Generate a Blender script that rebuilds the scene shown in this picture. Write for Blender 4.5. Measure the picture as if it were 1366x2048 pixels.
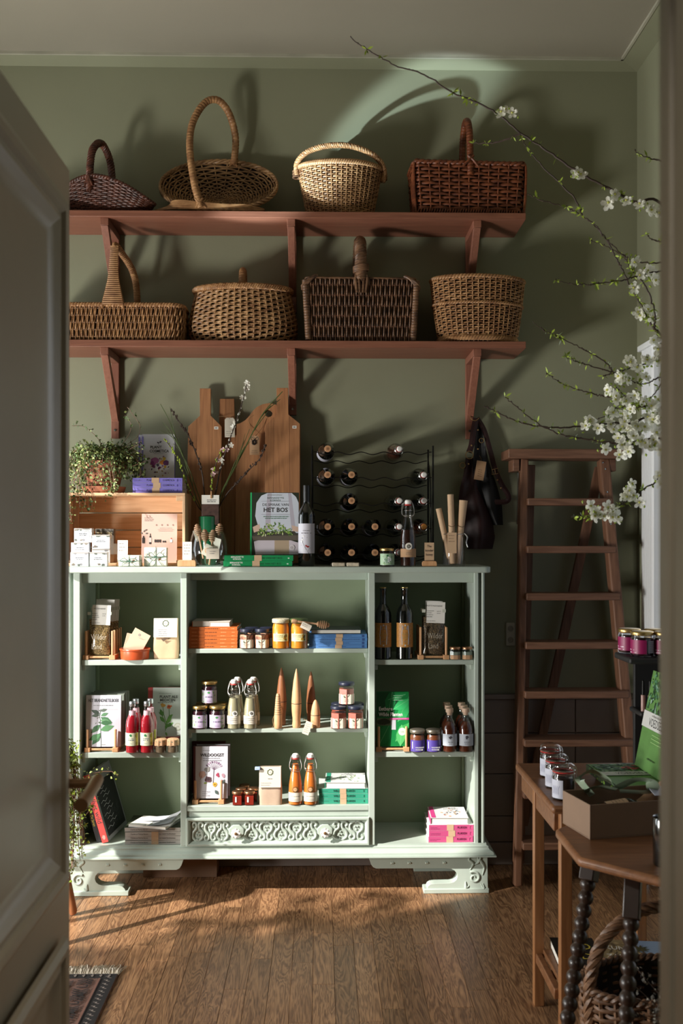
import bpy, math, random
import numpy as np
from mathutils import Vector, Matrix
PI = math.pi
random.seed(7); RNG = np.random.default_rng(7)
sc = bpy.context.scene
for _o in list(bpy.data.objects): bpy.data.objects.remove(_o)
# ------------------------------------------------------------------ camera
FPX, HOR, CX, EYE, YAW = 1991.0, 1073.0, 683.0, 1.46, math.radians(1.2)
cam = bpy.data.cameras.new('camera'); camo = bpy.data.objects.new('camera', cam)
sc.collection.objects.link(camo); sc.camera = camo
camo.location = (0, 0, EYE); camo.rotation_euler = (PI/2, 0, -YAW)
cam.sensor_width = 36; cam.lens = 35; cam.shift_y = (HOR-1024)/2048; cam.clip_start = .05
cam.dof.use_dof = True; cam.dof.focus_distance = 4.05; cam.dof.aperture_fstop = 4.5
# ------------------------------------------------------------------ light
sc.view_settings.view_transform = 'Standard'; sc.view_settings.look = 'None'
sc.view_settings.gamma = 1; sc.view_settings.exposure = 0.0
try: sc.view_settings.use_curve_mapping = False
except Exception: pass
sc.cycles.use_denoising = True; sc.cycles.max_bounces = 8; sc.cycles.transparent_max_bounces = 24
sc.cycles.sample_clamp_indirect = 4.0; sc.cycles.caustics_reflective = False; sc.cycles.caustics_refractive = False
WX0, WX1, YW, YF0, CEIL = -2.6, 1.42, 4.44, 1.0, 3.60     # room: left wall, right wall, back wall, doorway wall, ceiling
world = bpy.data.worlds.new('sky'); sc.world = world; world.use_nodes = True
wb = world.node_tree.nodes['Background']; wb.inputs[0].default_value = (.72, .83, 1, 1); wb.inputs[1].default_value = .35
def lamp(name, typ, loc, direction, energy, col, **kw):
    l = bpy.data.lights.new(name, typ); l.energy = energy; l.color = col
    for k, v in kw.items(): setattr(l, k, v)
    o = bpy.data.objects.new(name, l); sc.collection.objects.link(o); o.location = loc
    o.rotation_euler = Vector(direction).to_track_quat('-Z', 'Y').to_euler(); return o
SUN_DIR = (1, .60, -.82)
lamp('sun', 'SUN', (-6, 0, 6), SUN_DIR, 9.5, (1, .95, .88), angle=math.radians(.9))
WIN_L = (2.0, 3.35, .45, 3.30)            # left window opening: y0, y1, z0, z1
WIN_B = (3.47, 4.25, .45, 2.40)            # second left window, next to the back wall
WIN_R = (2.15, 4.13, .55, 2.20)            # right window opening
# daylight through the two windows (sky and the sunny street), and an unseen hallway lamp added as fill for jamb and door
lamp('window_daylight_left', 'AREA', (WX0-.12, 2.67, 1.75), (1, .05, .15), 8, (.88, .96, 1), shape='RECTANGLE', size=1.3, size_y=2.7)
lamp('window_daylight_corner', 'AREA', (WX0-.12, 3.86, 1.42), (1, -.05, .15), 42, (.90, .97, 1), shape='RECTANGLE', size=.78, size_y=1.9)
lamp('sunny_street_bounce', 'AREA', (WX0-.10, 2.28, .78), (1, .16, .36), 105, (1, .98, .92), shape='RECTANGLE', size=.5, size_y=.55)
lamp('window_daylight_right', 'AREA', (WX1+.16, 3.1, 1.4), (-1, -.75, 0), 4, (.88, .94, 1), shape='RECTANGLE', size=1.7, size_y=1.5, spread=math.radians(85))
lamp('hallway_fill', 'AREA', (-.1, .25, 2.5), (.12, .1, -1), 7, (1, .9, .78), size=.4, spread=math.radians(110))
# spot added inside the left window, standing in for a sun glint from the street
lamp('street_glint_stand_in', 'SPOT', (-2.52, 3.02, 1.25), (2.915, 1.42, 2.10), 1500, (.74, .92, 1), spot_size=math.radians(6.4), spot_blend=.6, shadow_soft_size=.03)
# ------------------------------------------------------------------ helpers
def P(px, py, Y):
    """pixel of the photograph -> the point of the plane y = Y behind it"""
    u, v = (px-CX)/FPX, (HOR-py)/FPX
    t = Y/(math.cos(YAW)-u*math.sin(YAW))
    return ((math.sin(YAW)+u*math.cos(YAW))*t, Y, EYE+v*t)
def X(px, Y): return P(px, HOR, Y)[0]
def Z(py, Y, px=641): return P(px, py, Y)[2]
def S(Y): return Y/FPX
def lin(h):
    if isinstance(h, str):
        h = h.lstrip('#'); h = [int(h[i:i+2], 16) for i in (0, 2, 4)]
    r = []
    for c in h:
        c /= 255; r.append(c/12.92 if c <= .04045 else ((c+.055)/1.055)**2.4)
    return (*r, 1)
COL = sc.collection; KIDS = {}
def link(o, parent=None):
    COL.objects.link(o)
    if parent is not None:
        o.parent = parent; KIDS.setdefault(parent.name, []).append(o)
    return o
def thing(name, label, cat, loc=(0, 0, 0), rot=0, group=None):
    o = bpy.data.objects.new(name, None); o.empty_display_size = .05; link(o)
    o.location = loc; o.rotation_euler = rot if isinstance(rot, (tuple, list)) else (0, 0, rot)
    o['label'] = label; o['category'] = cat
    if group: o['group'] = group
    return o
def tag(o, label, cat, group=None):
    o['label'] = label; o['category'] = cat
    if group: o['group'] = group
    return o
def struct(o): o['kind'] = 'structure'; return o
def dup(root, loc, rot=None, label=None, group=None, scale=None):
    def cp(o, par):
        c = o.copy(); COL.objects.link(c)
        if par is not None: c.parent = par; KIDS.setdefault(par.name, []).append(c)
        for ch in list(KIDS.get(o.name, [])): cp(ch, c)
        return c
    r = cp(root, None); r.location = loc
    if rot is not None: r.rotation_euler = rot if isinstance(rot, (tuple, list)) else (0, 0, rot)
    if label: r['label'] = label
    if group: r['group'] = group
    if scale: r.scale = (scale,)*3 if not isinstance(scale, tuple) else scale
    return r
def cr(pts, n=12, closed=False):
    """Catmull-Rom curve through pts"""
    p = [np.array(q, float) for q in pts]; out = []
    m = len(p); segs = m if closed else m-1
    g = (lambda i: p[i % m]) if closed else (lambda i: p[0]*2-p[1] if i < 0 else (p[-1]*2-p[-2] if i >= m else p[i]))
    for i in range(segs):
        a, b, c, d = g(i-1), g(i), g(i+1), g(i+2)
        for k in range(n):
            t = k/n
            out.append(.5*(2*b+(c-a)*t+(2*a-5*b+4*c-d)*t*t+(3*b-a-3*c+d)*t**3))
    if not closed: out.append(p[-1])
    return np.array(out)
def tube_vf(c, r, k=6, closed=False, ref=None, rb=None, cap=True):
    c = np.asarray(c, float); N = len(c)
    r = np.full(N, r, float) if np.isscalar(r) else np.asarray(r, float)
    rb = r if rb is None else (np.full(N, rb, float) if np.isscalar(rb) else np.asarray(rb, float))
    t = (np.roll(c, -1, 0)-np.roll(c, 1, 0)) if closed else np.gradient(c, axis=0)
    t = t/np.maximum(np.linalg.norm(t, axis=1, keepdims=True), 1e-9)
    if ref is None:
        n = np.zeros_like(c); a = np.array([0, 0, 1.]) if abs(t[0][2]) < .9 else np.array([1., 0, 0])
        v = a-t[0]*np.dot(a, t[0]); v /= np.linalg.norm(v); n[0] = v
        for i in range(1, N):
            v = n[i-1]-t[i]*np.dot(n[i-1], t[i]); l = np.linalg.norm(v); n[i] = v/l if l > 1e-6 else n[i-1]
    else:
        ref = np.asarray(ref, float)
        if ref.ndim == 1: ref = np.tile(ref, (N, 1))
        n = ref-t*np.sum(ref*t, 1, keepdims=True); n /= np.maximum(np.linalg.norm(n, axis=1, keepdims=True), 1e-9)
    b = np.cross(t, n)
    an = np.arange(k)*2*PI/k
    V = c[:, None, :]+r[:, None, None]*np.cos(an)[None, :, None]*n[:, None, :]+rb[:, None, None]*np.sin(an)[None, :, None]*b[:, None, :]
    V = V.reshape(-1, 3)
    M = N if closed else N-1
    i = np.arange(M)[:, None]; j = np.arange(k)[None, :]; i2 = (i+1) % N; j2 = (j+1) % k
    F = np.stack([i*k+j+0*j2, i*k+j2, i2*k+j2, i2*k+j], -1).reshape(-1, 4).tolist()
    if not closed and cap: F += [list(range(k))[::-1], [(N-1)*k+q for q in range(k)]]
    return V, F
class MB:
    def __init__(s): s.v = []; s.f = []; s.m = []; s.n = 0
    def add(s, V, F, mi=0):
        V = np.asarray(V, float).reshape(-1, 3)
        s.v.append(V); o = s.n; s.n += len(V)
        s.f += [[q+o for q in f] for f in F]; s.m += [mi]*len(F); return s
    def xf(s, M, start=0):
        """apply a 4x4 matrix to all vertices so far"""
        A = np.array(M)
        s.v = [v @ A[:3, :3].T+A[:3, 3] if i >= start else v for i, v in enumerate(s.v)]; return s
    def box(s, x0, x1, y0, y1, z0, z1, mi=0):
        V = [(x, y, z) for z in (z0, z1) for y in (y0, y1) for x in (x0, x1)]
        return s.add(V, [(0, 2, 3, 1), (4, 5, 7, 6), (0, 1, 5, 4), (2, 6, 7, 3), (0, 4, 6, 2), (1, 3, 7, 5)], mi)
    def bar(s, a, b, w, d, up=(0, 0, 1), mi=0, w2=None, d2=None):
        a, b = Vector(a), Vector(b); t = (b-a).normalized(); u = Vector(up); sd = t.cross(u).normalized(); u = sd.cross(t)
        V = []
        for p, ww, dd in ((a, w, d), (b, w2 or w, d2 or d)):
            for q, r in ((-1, -1), (1, -1), (1, 1), (-1, 1)): V.append(p+sd*q*ww/2+u*r*dd/2)
        return s.add([tuple(v) for v in V], [(3, 2, 1, 0), (4, 5, 6, 7), (0, 1, 5, 4), (1, 2, 6, 5), (2, 3, 7, 6), (3, 0, 4, 7)], mi)
    def lathe(s, prof, c=(0, 0, 0), n=24, mi=0, sx=1, sy=1, ph=0):
        V = []; F = []; m = len(prof)
        for i in range(n):
            a = 2*PI*i/n+ph
            for r, z in prof: V.append((c[0]+sx*r*math.cos(a), c[1]+sy*r*math.sin(a), c[2]+z))
        for i in range(n):
            j = (i+1) % n
            for k in range(m-1):
                r0, r1 = prof[k][0], prof[k+1][0]
                if r0 < 1e-7 and r1 < 1e-7: continue
                if r0 < 1e-7: F.append((i*m+k, j*m+k+1, i*m+k+1))
                elif r1 < 1e-7: F.append((i*m+k, j*m+k, i*m+k+1))
                else: F.append((i*m+k, j*m+k, j*m+k+1, i*m+k+1))
        return s.add(V, F, mi)
    def tube(s, c, r, k=6, closed=False, ref=None, rb=None, mi=0, cap=True):
        V, F = tube_vf(c, r, k, closed, ref, rb, cap); return s.add(V, F, mi)
    def prism(s, poly, a0, a1, plane='xz', mi=0):
        n = len(poly); f = {'xz': lambda p, a: (p[0], a, p[1]), 'xy': lambda p, a: (p[0], p[1], a), 'yz': lambda p, a: (a, p[0], p[1])}[plane]
        ar = sum(poly[i][0]*poly[(i+1) % n][1]-poly[(i+1) % n][0]*poly[i][1] for i in range(n))
        V = [f(p, a0) for p in poly]+[f(p, a1) for p in poly]
        F = [list(range(n)), list(range(2*n-1, n-1, -1))]+[((i+1) % n, i, n+i, n+(i+1) % n) for i in range(n)]
        if (ar > 0) == (plane != 'xz'): F = [list(x)[::-1] for x in F]
        return s.add(V, F, mi)
    def quad(s, a, b, c, d, mi=0): return s.add([a, b, c, d], [(0, 1, 2, 3)], mi)
    def grid(s, fn, nu, nv, mi=0, closed=False):
        V = [fn(i/(nu-1) if not closed else i/nu, j/(nv-1)) for i in range(nu) for j in range(nv)]
        F = []
        for i in range(nu if closed else nu-1):
            i2 = (i+1) % nu
            for j in range(nv-1): F.append((i*nv+j, i2*nv+j, i2*nv+j+1, i*nv+j+1))
        return s.add(V, F, mi)
    def sweep(s, x0, x1, z0, z1, prof, y=0, mi=0):
        """mitred frame round a rectangle in the xz plane; prof = [(inset, rise towards -y)]"""
        V = []; m = len(prof)
        for sx, sz in ((0, 0), (1, 0), (1, 1), (0, 1)):
            for ins, h in prof:
                V.append(((x0+ins) if not sx else (x1-ins), y-h, (z0+ins) if not sz else (z1-ins)))
        F = []
        for i in range(4):
            j = (i+1) % 4
            for k in range(m-1): F.append((i*m+k, j*m+k, j*m+k+1, i*m+k+1))
        return s.add(V, F, mi)
    def build(s, name, mats, parent=None, loc=(0, 0, 0), rot=(0, 0, 0), smooth=True, bevel=0, kind=None, label=None, angle=38):
        me = bpy.data.meshes.new(name)
        V = np.concatenate(s.v) if s.v else np.zeros((0, 3))
        me.from_pydata(V.tolist(), [], s.f)
        for m in (mats if isinstance(mats, (list, tuple)) else [mats]): me.materials.append(m)
        me.polygons.foreach_set('material_index', s.m)
        if smooth:
            me.polygons.foreach_set('use_smooth', [True]*len(s.f)); me.set_sharp_from_angle(angle=math.radians(angle))
        me.update()
        o = bpy.data.objects.new(name, me); o.location = loc; o.rotation_euler = rot; link(o, parent)
        if bevel:
            b = o.modifiers.new('edge', 'BEVEL'); b.width = bevel; b.segments = 2; b.limit_method = 'ANGLE'; b.angle_limit = .6
        if kind: o['kind'] = kind
        if label: o['label'] = label
        return o
def B(*a): return MB().box(*a)
# ------------------------------------------------------------------ materials
def nt(name):
    m = bpy.data.materials.new(name); m.use_nodes = True; t = m.node_tree; b = t.nodes['Principled BSDF']
    return m, t, b
def N(t, typ, **kw):
    n = t.nodes.new(typ)
    for k, v in kw.items():
        if k.startswith('_'): setattr(n, k[1:], v)
        else: n.inputs[k.replace('__', ' ')].default_value = v
    return n
def mat(name, col, rough=.6, metal=0, var=0, vscale=12, bump=0, bscale=90, coat=0, spec=.5, sub=0, rnd=0, trans=0):
    m, t, b = nt(name); c = lin(col)
    b.inputs['Base Color'].default_value = c; b.inputs['Roughness'].default_value = rough; b.inputs['Metallic'].default_value = metal
    b.inputs['Specular IOR Level'].default_value = spec; b.inputs['Coat Weight'].default_value = coat; b.inputs['Coat Roughness'].default_value = .08
    if sub: b.inputs['Subsurface Weight'].default_value = sub; b.inputs['Subsurface Radius'].default_value = (.01, .006, .004)
    L = t.links; tc = N(t, 'ShaderNodeTexCoord')
    src = None
    if var:
        no = N(t, 'ShaderNodeTexNoise', Scale=vscale, Detail=5); L.new(tc.outputs['Object'], no.inputs['Vector'])
        rp = N(t, 'ShaderNodeMapRange'); rp.inputs[3].default_value = 1-var; rp.inputs[4].default_value = 1+var
        rp.inputs[1].default_value = .25; rp.inputs[2].default_value = .75
        L.new(no.outputs['Fac'], rp.inputs[0])
        hs = N(t, 'ShaderNodeHueSaturation', Color=c); L.new(rp.outputs[0], hs.inputs['Value']); src = hs
        L.new(hs.outputs[0], b.inputs['Base Color'])
    if bump:
        n2 = N(t, 'ShaderNodeTexNoise', Scale=bscale, Detail=4); L.new(tc.outputs['Object'], n2.inputs['Vector'])
        bp = N(t, 'ShaderNodeBump', Strength=bump, Distance=.004); L.new(n2.outputs['Fac'], bp.inputs['Height']); L.new(bp.outputs[0], b.inputs['Normal'])
    return m
def wood(name, c1, c2, axis=0, scale=14, stretch=12, rough=.5, rnd=.25, rings=.35, bump=.15, coat=0, spec=.4, freq=42):
    m, t, b = nt(name); L = t.links
    tc = N(t, 'ShaderNodeTexCoord'); oi = N(t, 'ShaderNodeObjectInfo')
    ad = N(t, 'ShaderNodeVectorMath', _operation='SCALE'); ad.inputs[0].default_value = (7.3, 5.1, 3.7); L.new(oi.outputs['Random'], ad.inputs['Scale'])
    a2 = N(t, 'ShaderNodeVectorMath', _operation='ADD'); L.new(tc.outputs['Object'], a2.inputs[0]); L.new(ad.outputs[0], a2.inputs[1])
    mp = N(t, 'ShaderNodeMapping'); sv = [scale]*3; sv[axis] = scale/stretch; mp.inputs['Scale'].default_value = sv
    L.new(a2.outputs[0], mp.inputs['Vector'])
    n1 = N(t, 'ShaderNodeTexNoise', Scale=1.0, Detail=4, Distortion=.6); L.new(mp.outputs[0], n1.inputs['Vector'])
    n2 = N(t, 'ShaderNodeTexNoise', Scale=7.0, Detail=3); L.new(mp.outputs[0], n2.inputs['Vector'])
    mu = N(t, 'ShaderNodeMath', _operation='MULTIPLY'); mu.inputs[1].default_value = freq; L.new(n1.outputs['Fac'], mu.inputs[0])
    sn = N(t, 'ShaderNodeMath', _operation='SINE'); L.new(mu.outputs[0], sn.inputs[0])
    r1 = N(t, 'ShaderNodeMath', _operation='MULTIPLY_ADD'); r1.inputs[1].default_value = rings*.5; r1.inputs[2].default_value = .5; L.new(sn.outputs[0], r1.inputs[0])
    mx = N(t, 'ShaderNodeMath', _operation='MULTIPLY_ADD'); mx.inputs[1].default_value = .9; L.new(n2.outputs['Fac'], mx.inputs[0])
    sb = N(t, 'ShaderNodeMath', _operation='SUBTRACT'); sb.inputs[1].default_value = .45; L.new(r1.outputs[0], sb.inputs[0]); L.new(sb.outputs[0], mx.inputs[2])
    cr_ = N(t, 'ShaderNodeMix', _data_type='RGBA'); cr_.inputs[6].default_value = lin(c1); cr_.inputs[7].default_value = lin(c2); L.new(mx.outputs[0], cr_.inputs[0])
    hs = N(t, 'ShaderNodeHueSaturation'); L.new(cr_.outputs[2], hs.inputs['Color'])
    mr = N(t, 'ShaderNodeMapRange'); mr.inputs[3].default_value = 1-rnd; mr.inputs[4].default_value = 1+rnd; L.new(oi.outputs['Random'], mr.inputs[0]); L.new(mr.outputs[0], hs.inputs['Value'])
    L.new(hs.outputs[0], b.inputs['Base Color']); b.inputs['Roughness'].default_value = rough; b.inputs['Coat Weight'].default_value = coat
    b.inputs['Specular IOR Level'].default_value = spec
    if bump:
        bp = N(t, 'ShaderNodeBump', Strength=bump, Distance=.002); L.new(mx.outputs[0], bp.inputs['Height']); L.new(bp.outputs[0], b.inputs['Normal'])
    return m
def wicker(name, c1, c2, scale=28, rough=.5):
    m, t, b = nt(name); L = t.links; tc = N(t, 'ShaderNodeTexCoord')
    n1 = N(t, 'ShaderNodeTexNoise', Scale=scale, Detail=3); L.new(tc.outputs['Object'], n1.inputs['Vector'])
    mp = N(t, 'ShaderNodeMapping'); mp.inputs['Scale'].default_value = (20, 20, 260); L.new(tc.outputs['Object'], mp.inputs['Vector'])
    n2 = N(t, 'ShaderNodeTexNoise', Scale=1.0, Detail=2); L.new(mp.outputs[0], n2.inputs['Vector'])
    ad = N(t, 'ShaderNodeMath', _operation='ADD'); L.new(n1.outputs['Fac'], ad.inputs[0]); L.new(n2.outputs['Fac'], ad.inputs[1])
    mr = N(t, 'ShaderNodeMapRange'); mr.inputs[1].default_value = .7; mr.inputs[2].default_value = 1.3; L.new(ad.outputs[0], mr.inputs[0])
    mx = N(t, 'ShaderNodeMix', _data_type='RGBA'); mx.inputs[6].default_value = lin(c1); mx.inputs[7].default_value = lin(c2); L.new(mr.outputs[0], mx.inputs[0])
    L.new(mx.outputs[2], b.inputs['Base Color']); b.inputs['Roughness'].default_value = rough; b.inputs['Specular IOR Level'].default_value = .45
    return m
def glassm(name, tint='ffffff', refl=.75, rough=.03):
    m = bpy.data.materials.new(name); m.use_nodes = True; t = m.node_tree; t.nodes.clear(); L = t.links
    out = N(t, 'ShaderNodeOutputMaterial'); tr = N(t, 'ShaderNodeBsdfTransparent'); gl = N(t, 'ShaderNodeBsdfGlossy'); gl.inputs['Roughness'].default_value = rough
    tr.inputs[0].default_value = lin(tint); lw = N(t, 'ShaderNodeLayerWeight'); lw.inputs[0].default_value = .5
    pw = N(t, 'ShaderNodeMath', _operation='POWER'); pw.inputs[1].default_value = 3.2; L.new(lw.outputs['Facing'], pw.inputs[0])
    ma = N(t, 'ShaderNodeMath', _operation='MULTIPLY_ADD'); ma.inputs[1].default_value = refl; ma.inputs[2].default_value = .045; L.new(pw.outputs[0], ma.inputs[0])
    mx = N(t, 'ShaderNodeMixShader'); L.new(ma.outputs[0], mx.inputs[0]); L.new(tr.outputs[0], mx.inputs[1]); L.new(gl.outputs[0], mx.inputs[2]); L.new(mx.outputs[0], out.inputs[0])
    return m
_pm = {}
def pm(col, rough=.55):
    if (col, rough) not in _pm: _pm[(col, rough)] = mat('print_'+col.lstrip('#'), col, rough)
    return _pm[(col, rough)]
GREEN_WALL = mat('sage_wall_paint', '8a8b72', .55, var=.05, vscale=2.5, bump=.04, bscale=60)
CEIL_M = mat('ceiling_paint', '969080', .6, var=.04, vscale=2)
WAINS = mat('wainscot_paint', '8d7f78', .5, var=.04)
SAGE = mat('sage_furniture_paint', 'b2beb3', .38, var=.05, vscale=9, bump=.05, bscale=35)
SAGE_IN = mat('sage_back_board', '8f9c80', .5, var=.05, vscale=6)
DOOR_M = mat('grey_green_door_paint', '8f826c', .35, var=.03, bump=.04, bscale=25)
WHITE_P = mat('white_window_paint', 'eceef0', .4, var=.02)
FLOOR_M = wood('oak_floorboards', '5c3d2a', 'b08660', 1, 22, 10, .34, .26, .55, .10, freq=85)
SHELF_W = wood('red_brown_shelf_wood', '6f4434', '94604a', 0, 16, 18, .5, .06, .22)
SHELF_V = wood('red_brown_bracket_wood', '744737', '996550', 2, 16, 14, .5, .12, .22)
PINE = wood('crate_pine', 'cf9f74', 'f4cda4', 0, 15, 14, .55, .12, .35)
PINE_V = wood('crate_pine_upright', 'd6aa80', 'f4d2ac', 2, 15, 14, .55, .1, .3)
OAK_V = wood('oak_board_wood', '8a5c3e', 'ba855a', 2, 18, 14, .5, .16, .25)
LADDER_W = wood('old_ladder_wood', '573a2a', '86604a', 0, 14, 12, .55, .1, .3)
LADDER_V = wood('old_ladder_stile_wood', '573a2a', '8a624a', 2, 14, 12, .55, .1, .3)
TABLE_W = wood('honey_table_wood', '5e3b24', '8a5e3e', 0, 12, 10, .42, .06, .3)
TABLE_V = wood('honey_table_leg_wood', '7a4f30', 'a27148', 2, 12, 12, .45, .08, .3)
DARKOAK = mat('dark_bobbin_wood', '2b1c14', .35, var=.2, vscale=30)
BEECH = wood('beech_rack_wood', 'b98558', 'd9ab80', 2, 20, 10, .5, .06, .2)
BEECH_L = mat('turned_beech', 'd0a074', .5, var=.1, vscale=40)
WALNUT = mat('turned_walnut', '8e5a38', .5, var=.14, vscale=40)
DIPW = mat('honey_dipper_wood', 'b58e6c', .55, var=.1, vscale=40)
BLACKM = mat('black_wire', '141311', .45, .5)
BLACKW = mat('black_shelf_paint', '1b1918', .6)
STEEL = mat('shiny_steel', 'c8c8c4', .25, 1)
BRASS = mat('aged_brass', 'a8875a', .35, .75)
BRONZE = mat('bronze_lever', '8a6846', .35, .55)
GOLD = mat('gold_lid', 'c9aa6c', .3, .9)
COPPER = mat('copper_lid', 'b98764', .3, .9)
BLKLID = mat('dark_blue_lid', '24283a', .35)
WIRE = mat('bail_wire', 'b9b9b6', .3, 1)
GLASS = glassm('clear_glass'); GLASSB = glassm('blueish_bottle_glass', 'f2f8f8', .45)
DKGLASS = mat('dark_bottle_glass', '0b0d0a', .06, coat=1, spec=.7)
BRGLASS = mat('brown_bottle_glass', '2a120a', .07, coat=1, spec=.6)
CORK = mat('cork', 'b98a63', .8, var=.15, vscale=120)
RED = mat('red_rubber_seal', 'c03a34', .5); CERAM = mat('white_ceramic', 'e4e2de', .25)
PAPER = mat('white_paper', 'e6e3dc', .65); CREAM = mat('cream_label_paper', 'dcd3c2', .7); KRAFT = mat('kraft_paper', 'b58f6c', .75, var=.06, vscale=30, bump=.12, bscale=40)
KRAFTL = mat('light_kraft_paper', 'c6a685', .75, var=.05, vscale=30, bump=.12, bscale=40)
PAGES = mat('book_pages', 'e2ded4', .8)
INK = mat('dark_print', '2e2c2c', .6); GREYINK = mat('grey_print', '8c8884', .6); WHITEINK = mat('white_print', 'f0efe9', .6)
TERRA = mat('terracotta', 'a8674a', .75, var=.1, vscale=18, bump=.1)
TERRAG = mat('glazed_terracotta', 'c4552f', .3, var=.08)
LEAF = mat('leaf_green', '5d7440', .5, rnd=.2, var=.3, vscale=9); LEAFY = mat('young_leaf', '93a83a', .5, var=.2, vscale=30)
BARK = mat('dark_twig_bark', '3a2a20', .7, var=.2, vscale=60); GREENTW = mat('green_broom_twig', '4c5a2c', .6)
PETAL = mat('white_petal', 'fbfaf0', .5)
_t = PETAL.node_tree; _tl = _t.nodes.new('ShaderNodeBsdfTranslucent'); _tl.inputs[0].default_value = lin('fbfaf0'); _mx = _t.nodes.new('ShaderNodeMixShader'); _mx.inputs[0].default_value = .4
_t.links.new(_t.nodes['Principled BSDF'].outputs[0], _mx.inputs[1]); _t.links.new(_tl.outputs[0], _mx.inputs[2]); _t.links.new(_mx.outputs[0], _t.nodes['Material Output'].inputs[0]); PINKP = mat('pink_petal', 'e2c3c4', .5); STAMEN = mat('yellow_green_stamen', 'c2c25a', .6)
LEATHER = mat('dark_wine_leather', '2c1414', .5, var=.15, vscale=15, bump=.12, bscale=60, spec=.35); LEATHB = mat('black_leather', '0e0c0c', .5, spec=.3)
# ------------------------------------------------------------------ the room
CEIL = 3.572
fl = struct(MB().box(WX0-.1, WX1+.1, -1.9, YW+.1, -.06, -.006).build('floor', mat('floor_gap_dark', '20150e', .8), smooth=False))
def plank_mesh(L):
    w, c = .03545, .0007
    m = MB(); V = []
    for z, i in ((-.006, 0), (-.0012, 0), (0, c)):
        V += [(-w+i, i, z), (w-i, i, z), (w-i, L-i, z), (-w+i, L-i, z)]
    F = [(8, 9, 10, 11)]
    for k in (0, 4): F += [(k+j, k+(j+1) % 4, k+4+(j+1) % 4, k+4+j) for j in range(4)]
    return m.add(V, F).build('plank', FLOOR_M, fl, smooth=False)
_pl = {L: plank_mesh(L-.0012) for L in (.42, .58, .76, .94)}
_used = set(); x = WX0+.036; ci = 0
while x < WX1-.0:
    y = 1.0-random.random()*.5
    while y < YW:
        L = random.choice((.42, .58, .76, .76, .94, .94))
        yy = y
        if y+L > .9:
            if L in _used: o = _pl[L].copy(); link(o, fl)
            else: o = _pl[L]; _used.add(L)
            o.location = (x, yy, random.uniform(-.0004, .0004)); o.rotation_euler = (0, random.uniform(-.004, .004), 0)
        y += L
    x += .0715
struct(MB().box(-1.3, 1.3, -1.9, .98, -.006, -.001).build('trim_5', TABLE_W, smooth=False))
struct(MB().box(WX0-.12, WX1+.16, YW, YW+.12, -.06, 3.75).build('wall_back', GREEN_WALL, smooth=False))
struct(MB().box(WX0-.12, WX1+.16, .88, YW+.12, CEIL, CEIL+.12).build('ceiling', CEIL_M, smooth=False))
def wall_hole(x0, x1, y0, y1, hz, w, name, m):
    a, b, c, d = w
    mb = MB().box(x0, x1, y0, a, -.06, hz).box(x0, x1, b, y1, -.06, hz).box(x0, x1, a, b, -.06, c).box(x0, x1, a, b, d, hz)
    return struct(mb.build(name, m, smooth=False))
mb = MB()
for y0, y1, z0, z1 in ((.88, WIN_L[0], -.06, CEIL), (WIN_L[0], WIN_L[1], -.06, WIN_L[2]), (WIN_L[0], WIN_L[1], WIN_L[3], CEIL), (WIN_L[1], WIN_B[0], -.06, CEIL), (WIN_B[0], WIN_B[1], -.06, WIN_B[2]), (WIN_B[0], WIN_B[1], WIN_B[3], CEIL), (WIN_B[1], YW, -.06, CEIL)):
    mb.box(WX0-.12, WX0, y0, y1, z0, z1)
struct(mb.build('wall_left', GREEN_WALL, smooth=False))
wall_hole(WX1, WX1+.16, .88, YW, CEIL, WIN_R, 'wall_right', GREEN_WALL)
struct(MB().box(WX0, -.535, .88, 1.0, -.06, CEIL).box(.43, WX1, .88, 1.0, -.06, CEIL).box(-.535, .43, .88, 1.0, 2.2, CEIL).build('wall_front', mat('bounce_cut_dark', '33322b', .6), smooth=False))  # unseen wall, coloured dark to cut the light it bounces into the room
HALL = mat('hallway_paint', '8d8674', .7)
struct(MB().box(-1.32, -1.2, -1.9, .88, -.06, 2.7).build('wall_hallway_left', HALL, smooth=False))
struct(MB().box(1.2, 1.32, -1.9, .88, -.06, 2.7).build('wall_hallway_right', HALL, smooth=False))
struct(MB().box(-1.32, 1.32, -2.0, -1.9, -.06, 2.7).build('wall_hallway_back', HALL, smooth=False))
struct(MB().box(-1.32, 1.32, -2.0, .88, 2.6, 2.7).build('ceiling_hallway', HALL, smooth=False))
struct(MB().box(-16, WX0-.14, -10, 16, -.7, -.5).build('ground', mat('street_paving', 'b9b2a6', .8), smooth=False))
# cornice: shallow cove with a bead along its inner edge
co = MB()
co.prism([(YW, 3.545), (YW, CEIL), (4.365, CEIL), (4.372, 3.563)], WX0, WX1, 'yz')
co.prism([(WX1, 3.545), (1.336, 3.563), (1.329, CEIL), (WX1, CEIL)], 1.0, YW, 'xz')
tr1 = struct(co.build('trim_1', GREEN_WALL, smooth=False))
MB().box(WX0, 1.334, 4.358, 4.368, 3.560, CEIL).box(1.324, 1.334, 1.0, 4.368, 3.560, CEIL).build('bead', mat('worn_bead_paint', 'aaa795', .6, var=.2, vscale=6), tr1, smooth=False)
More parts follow.
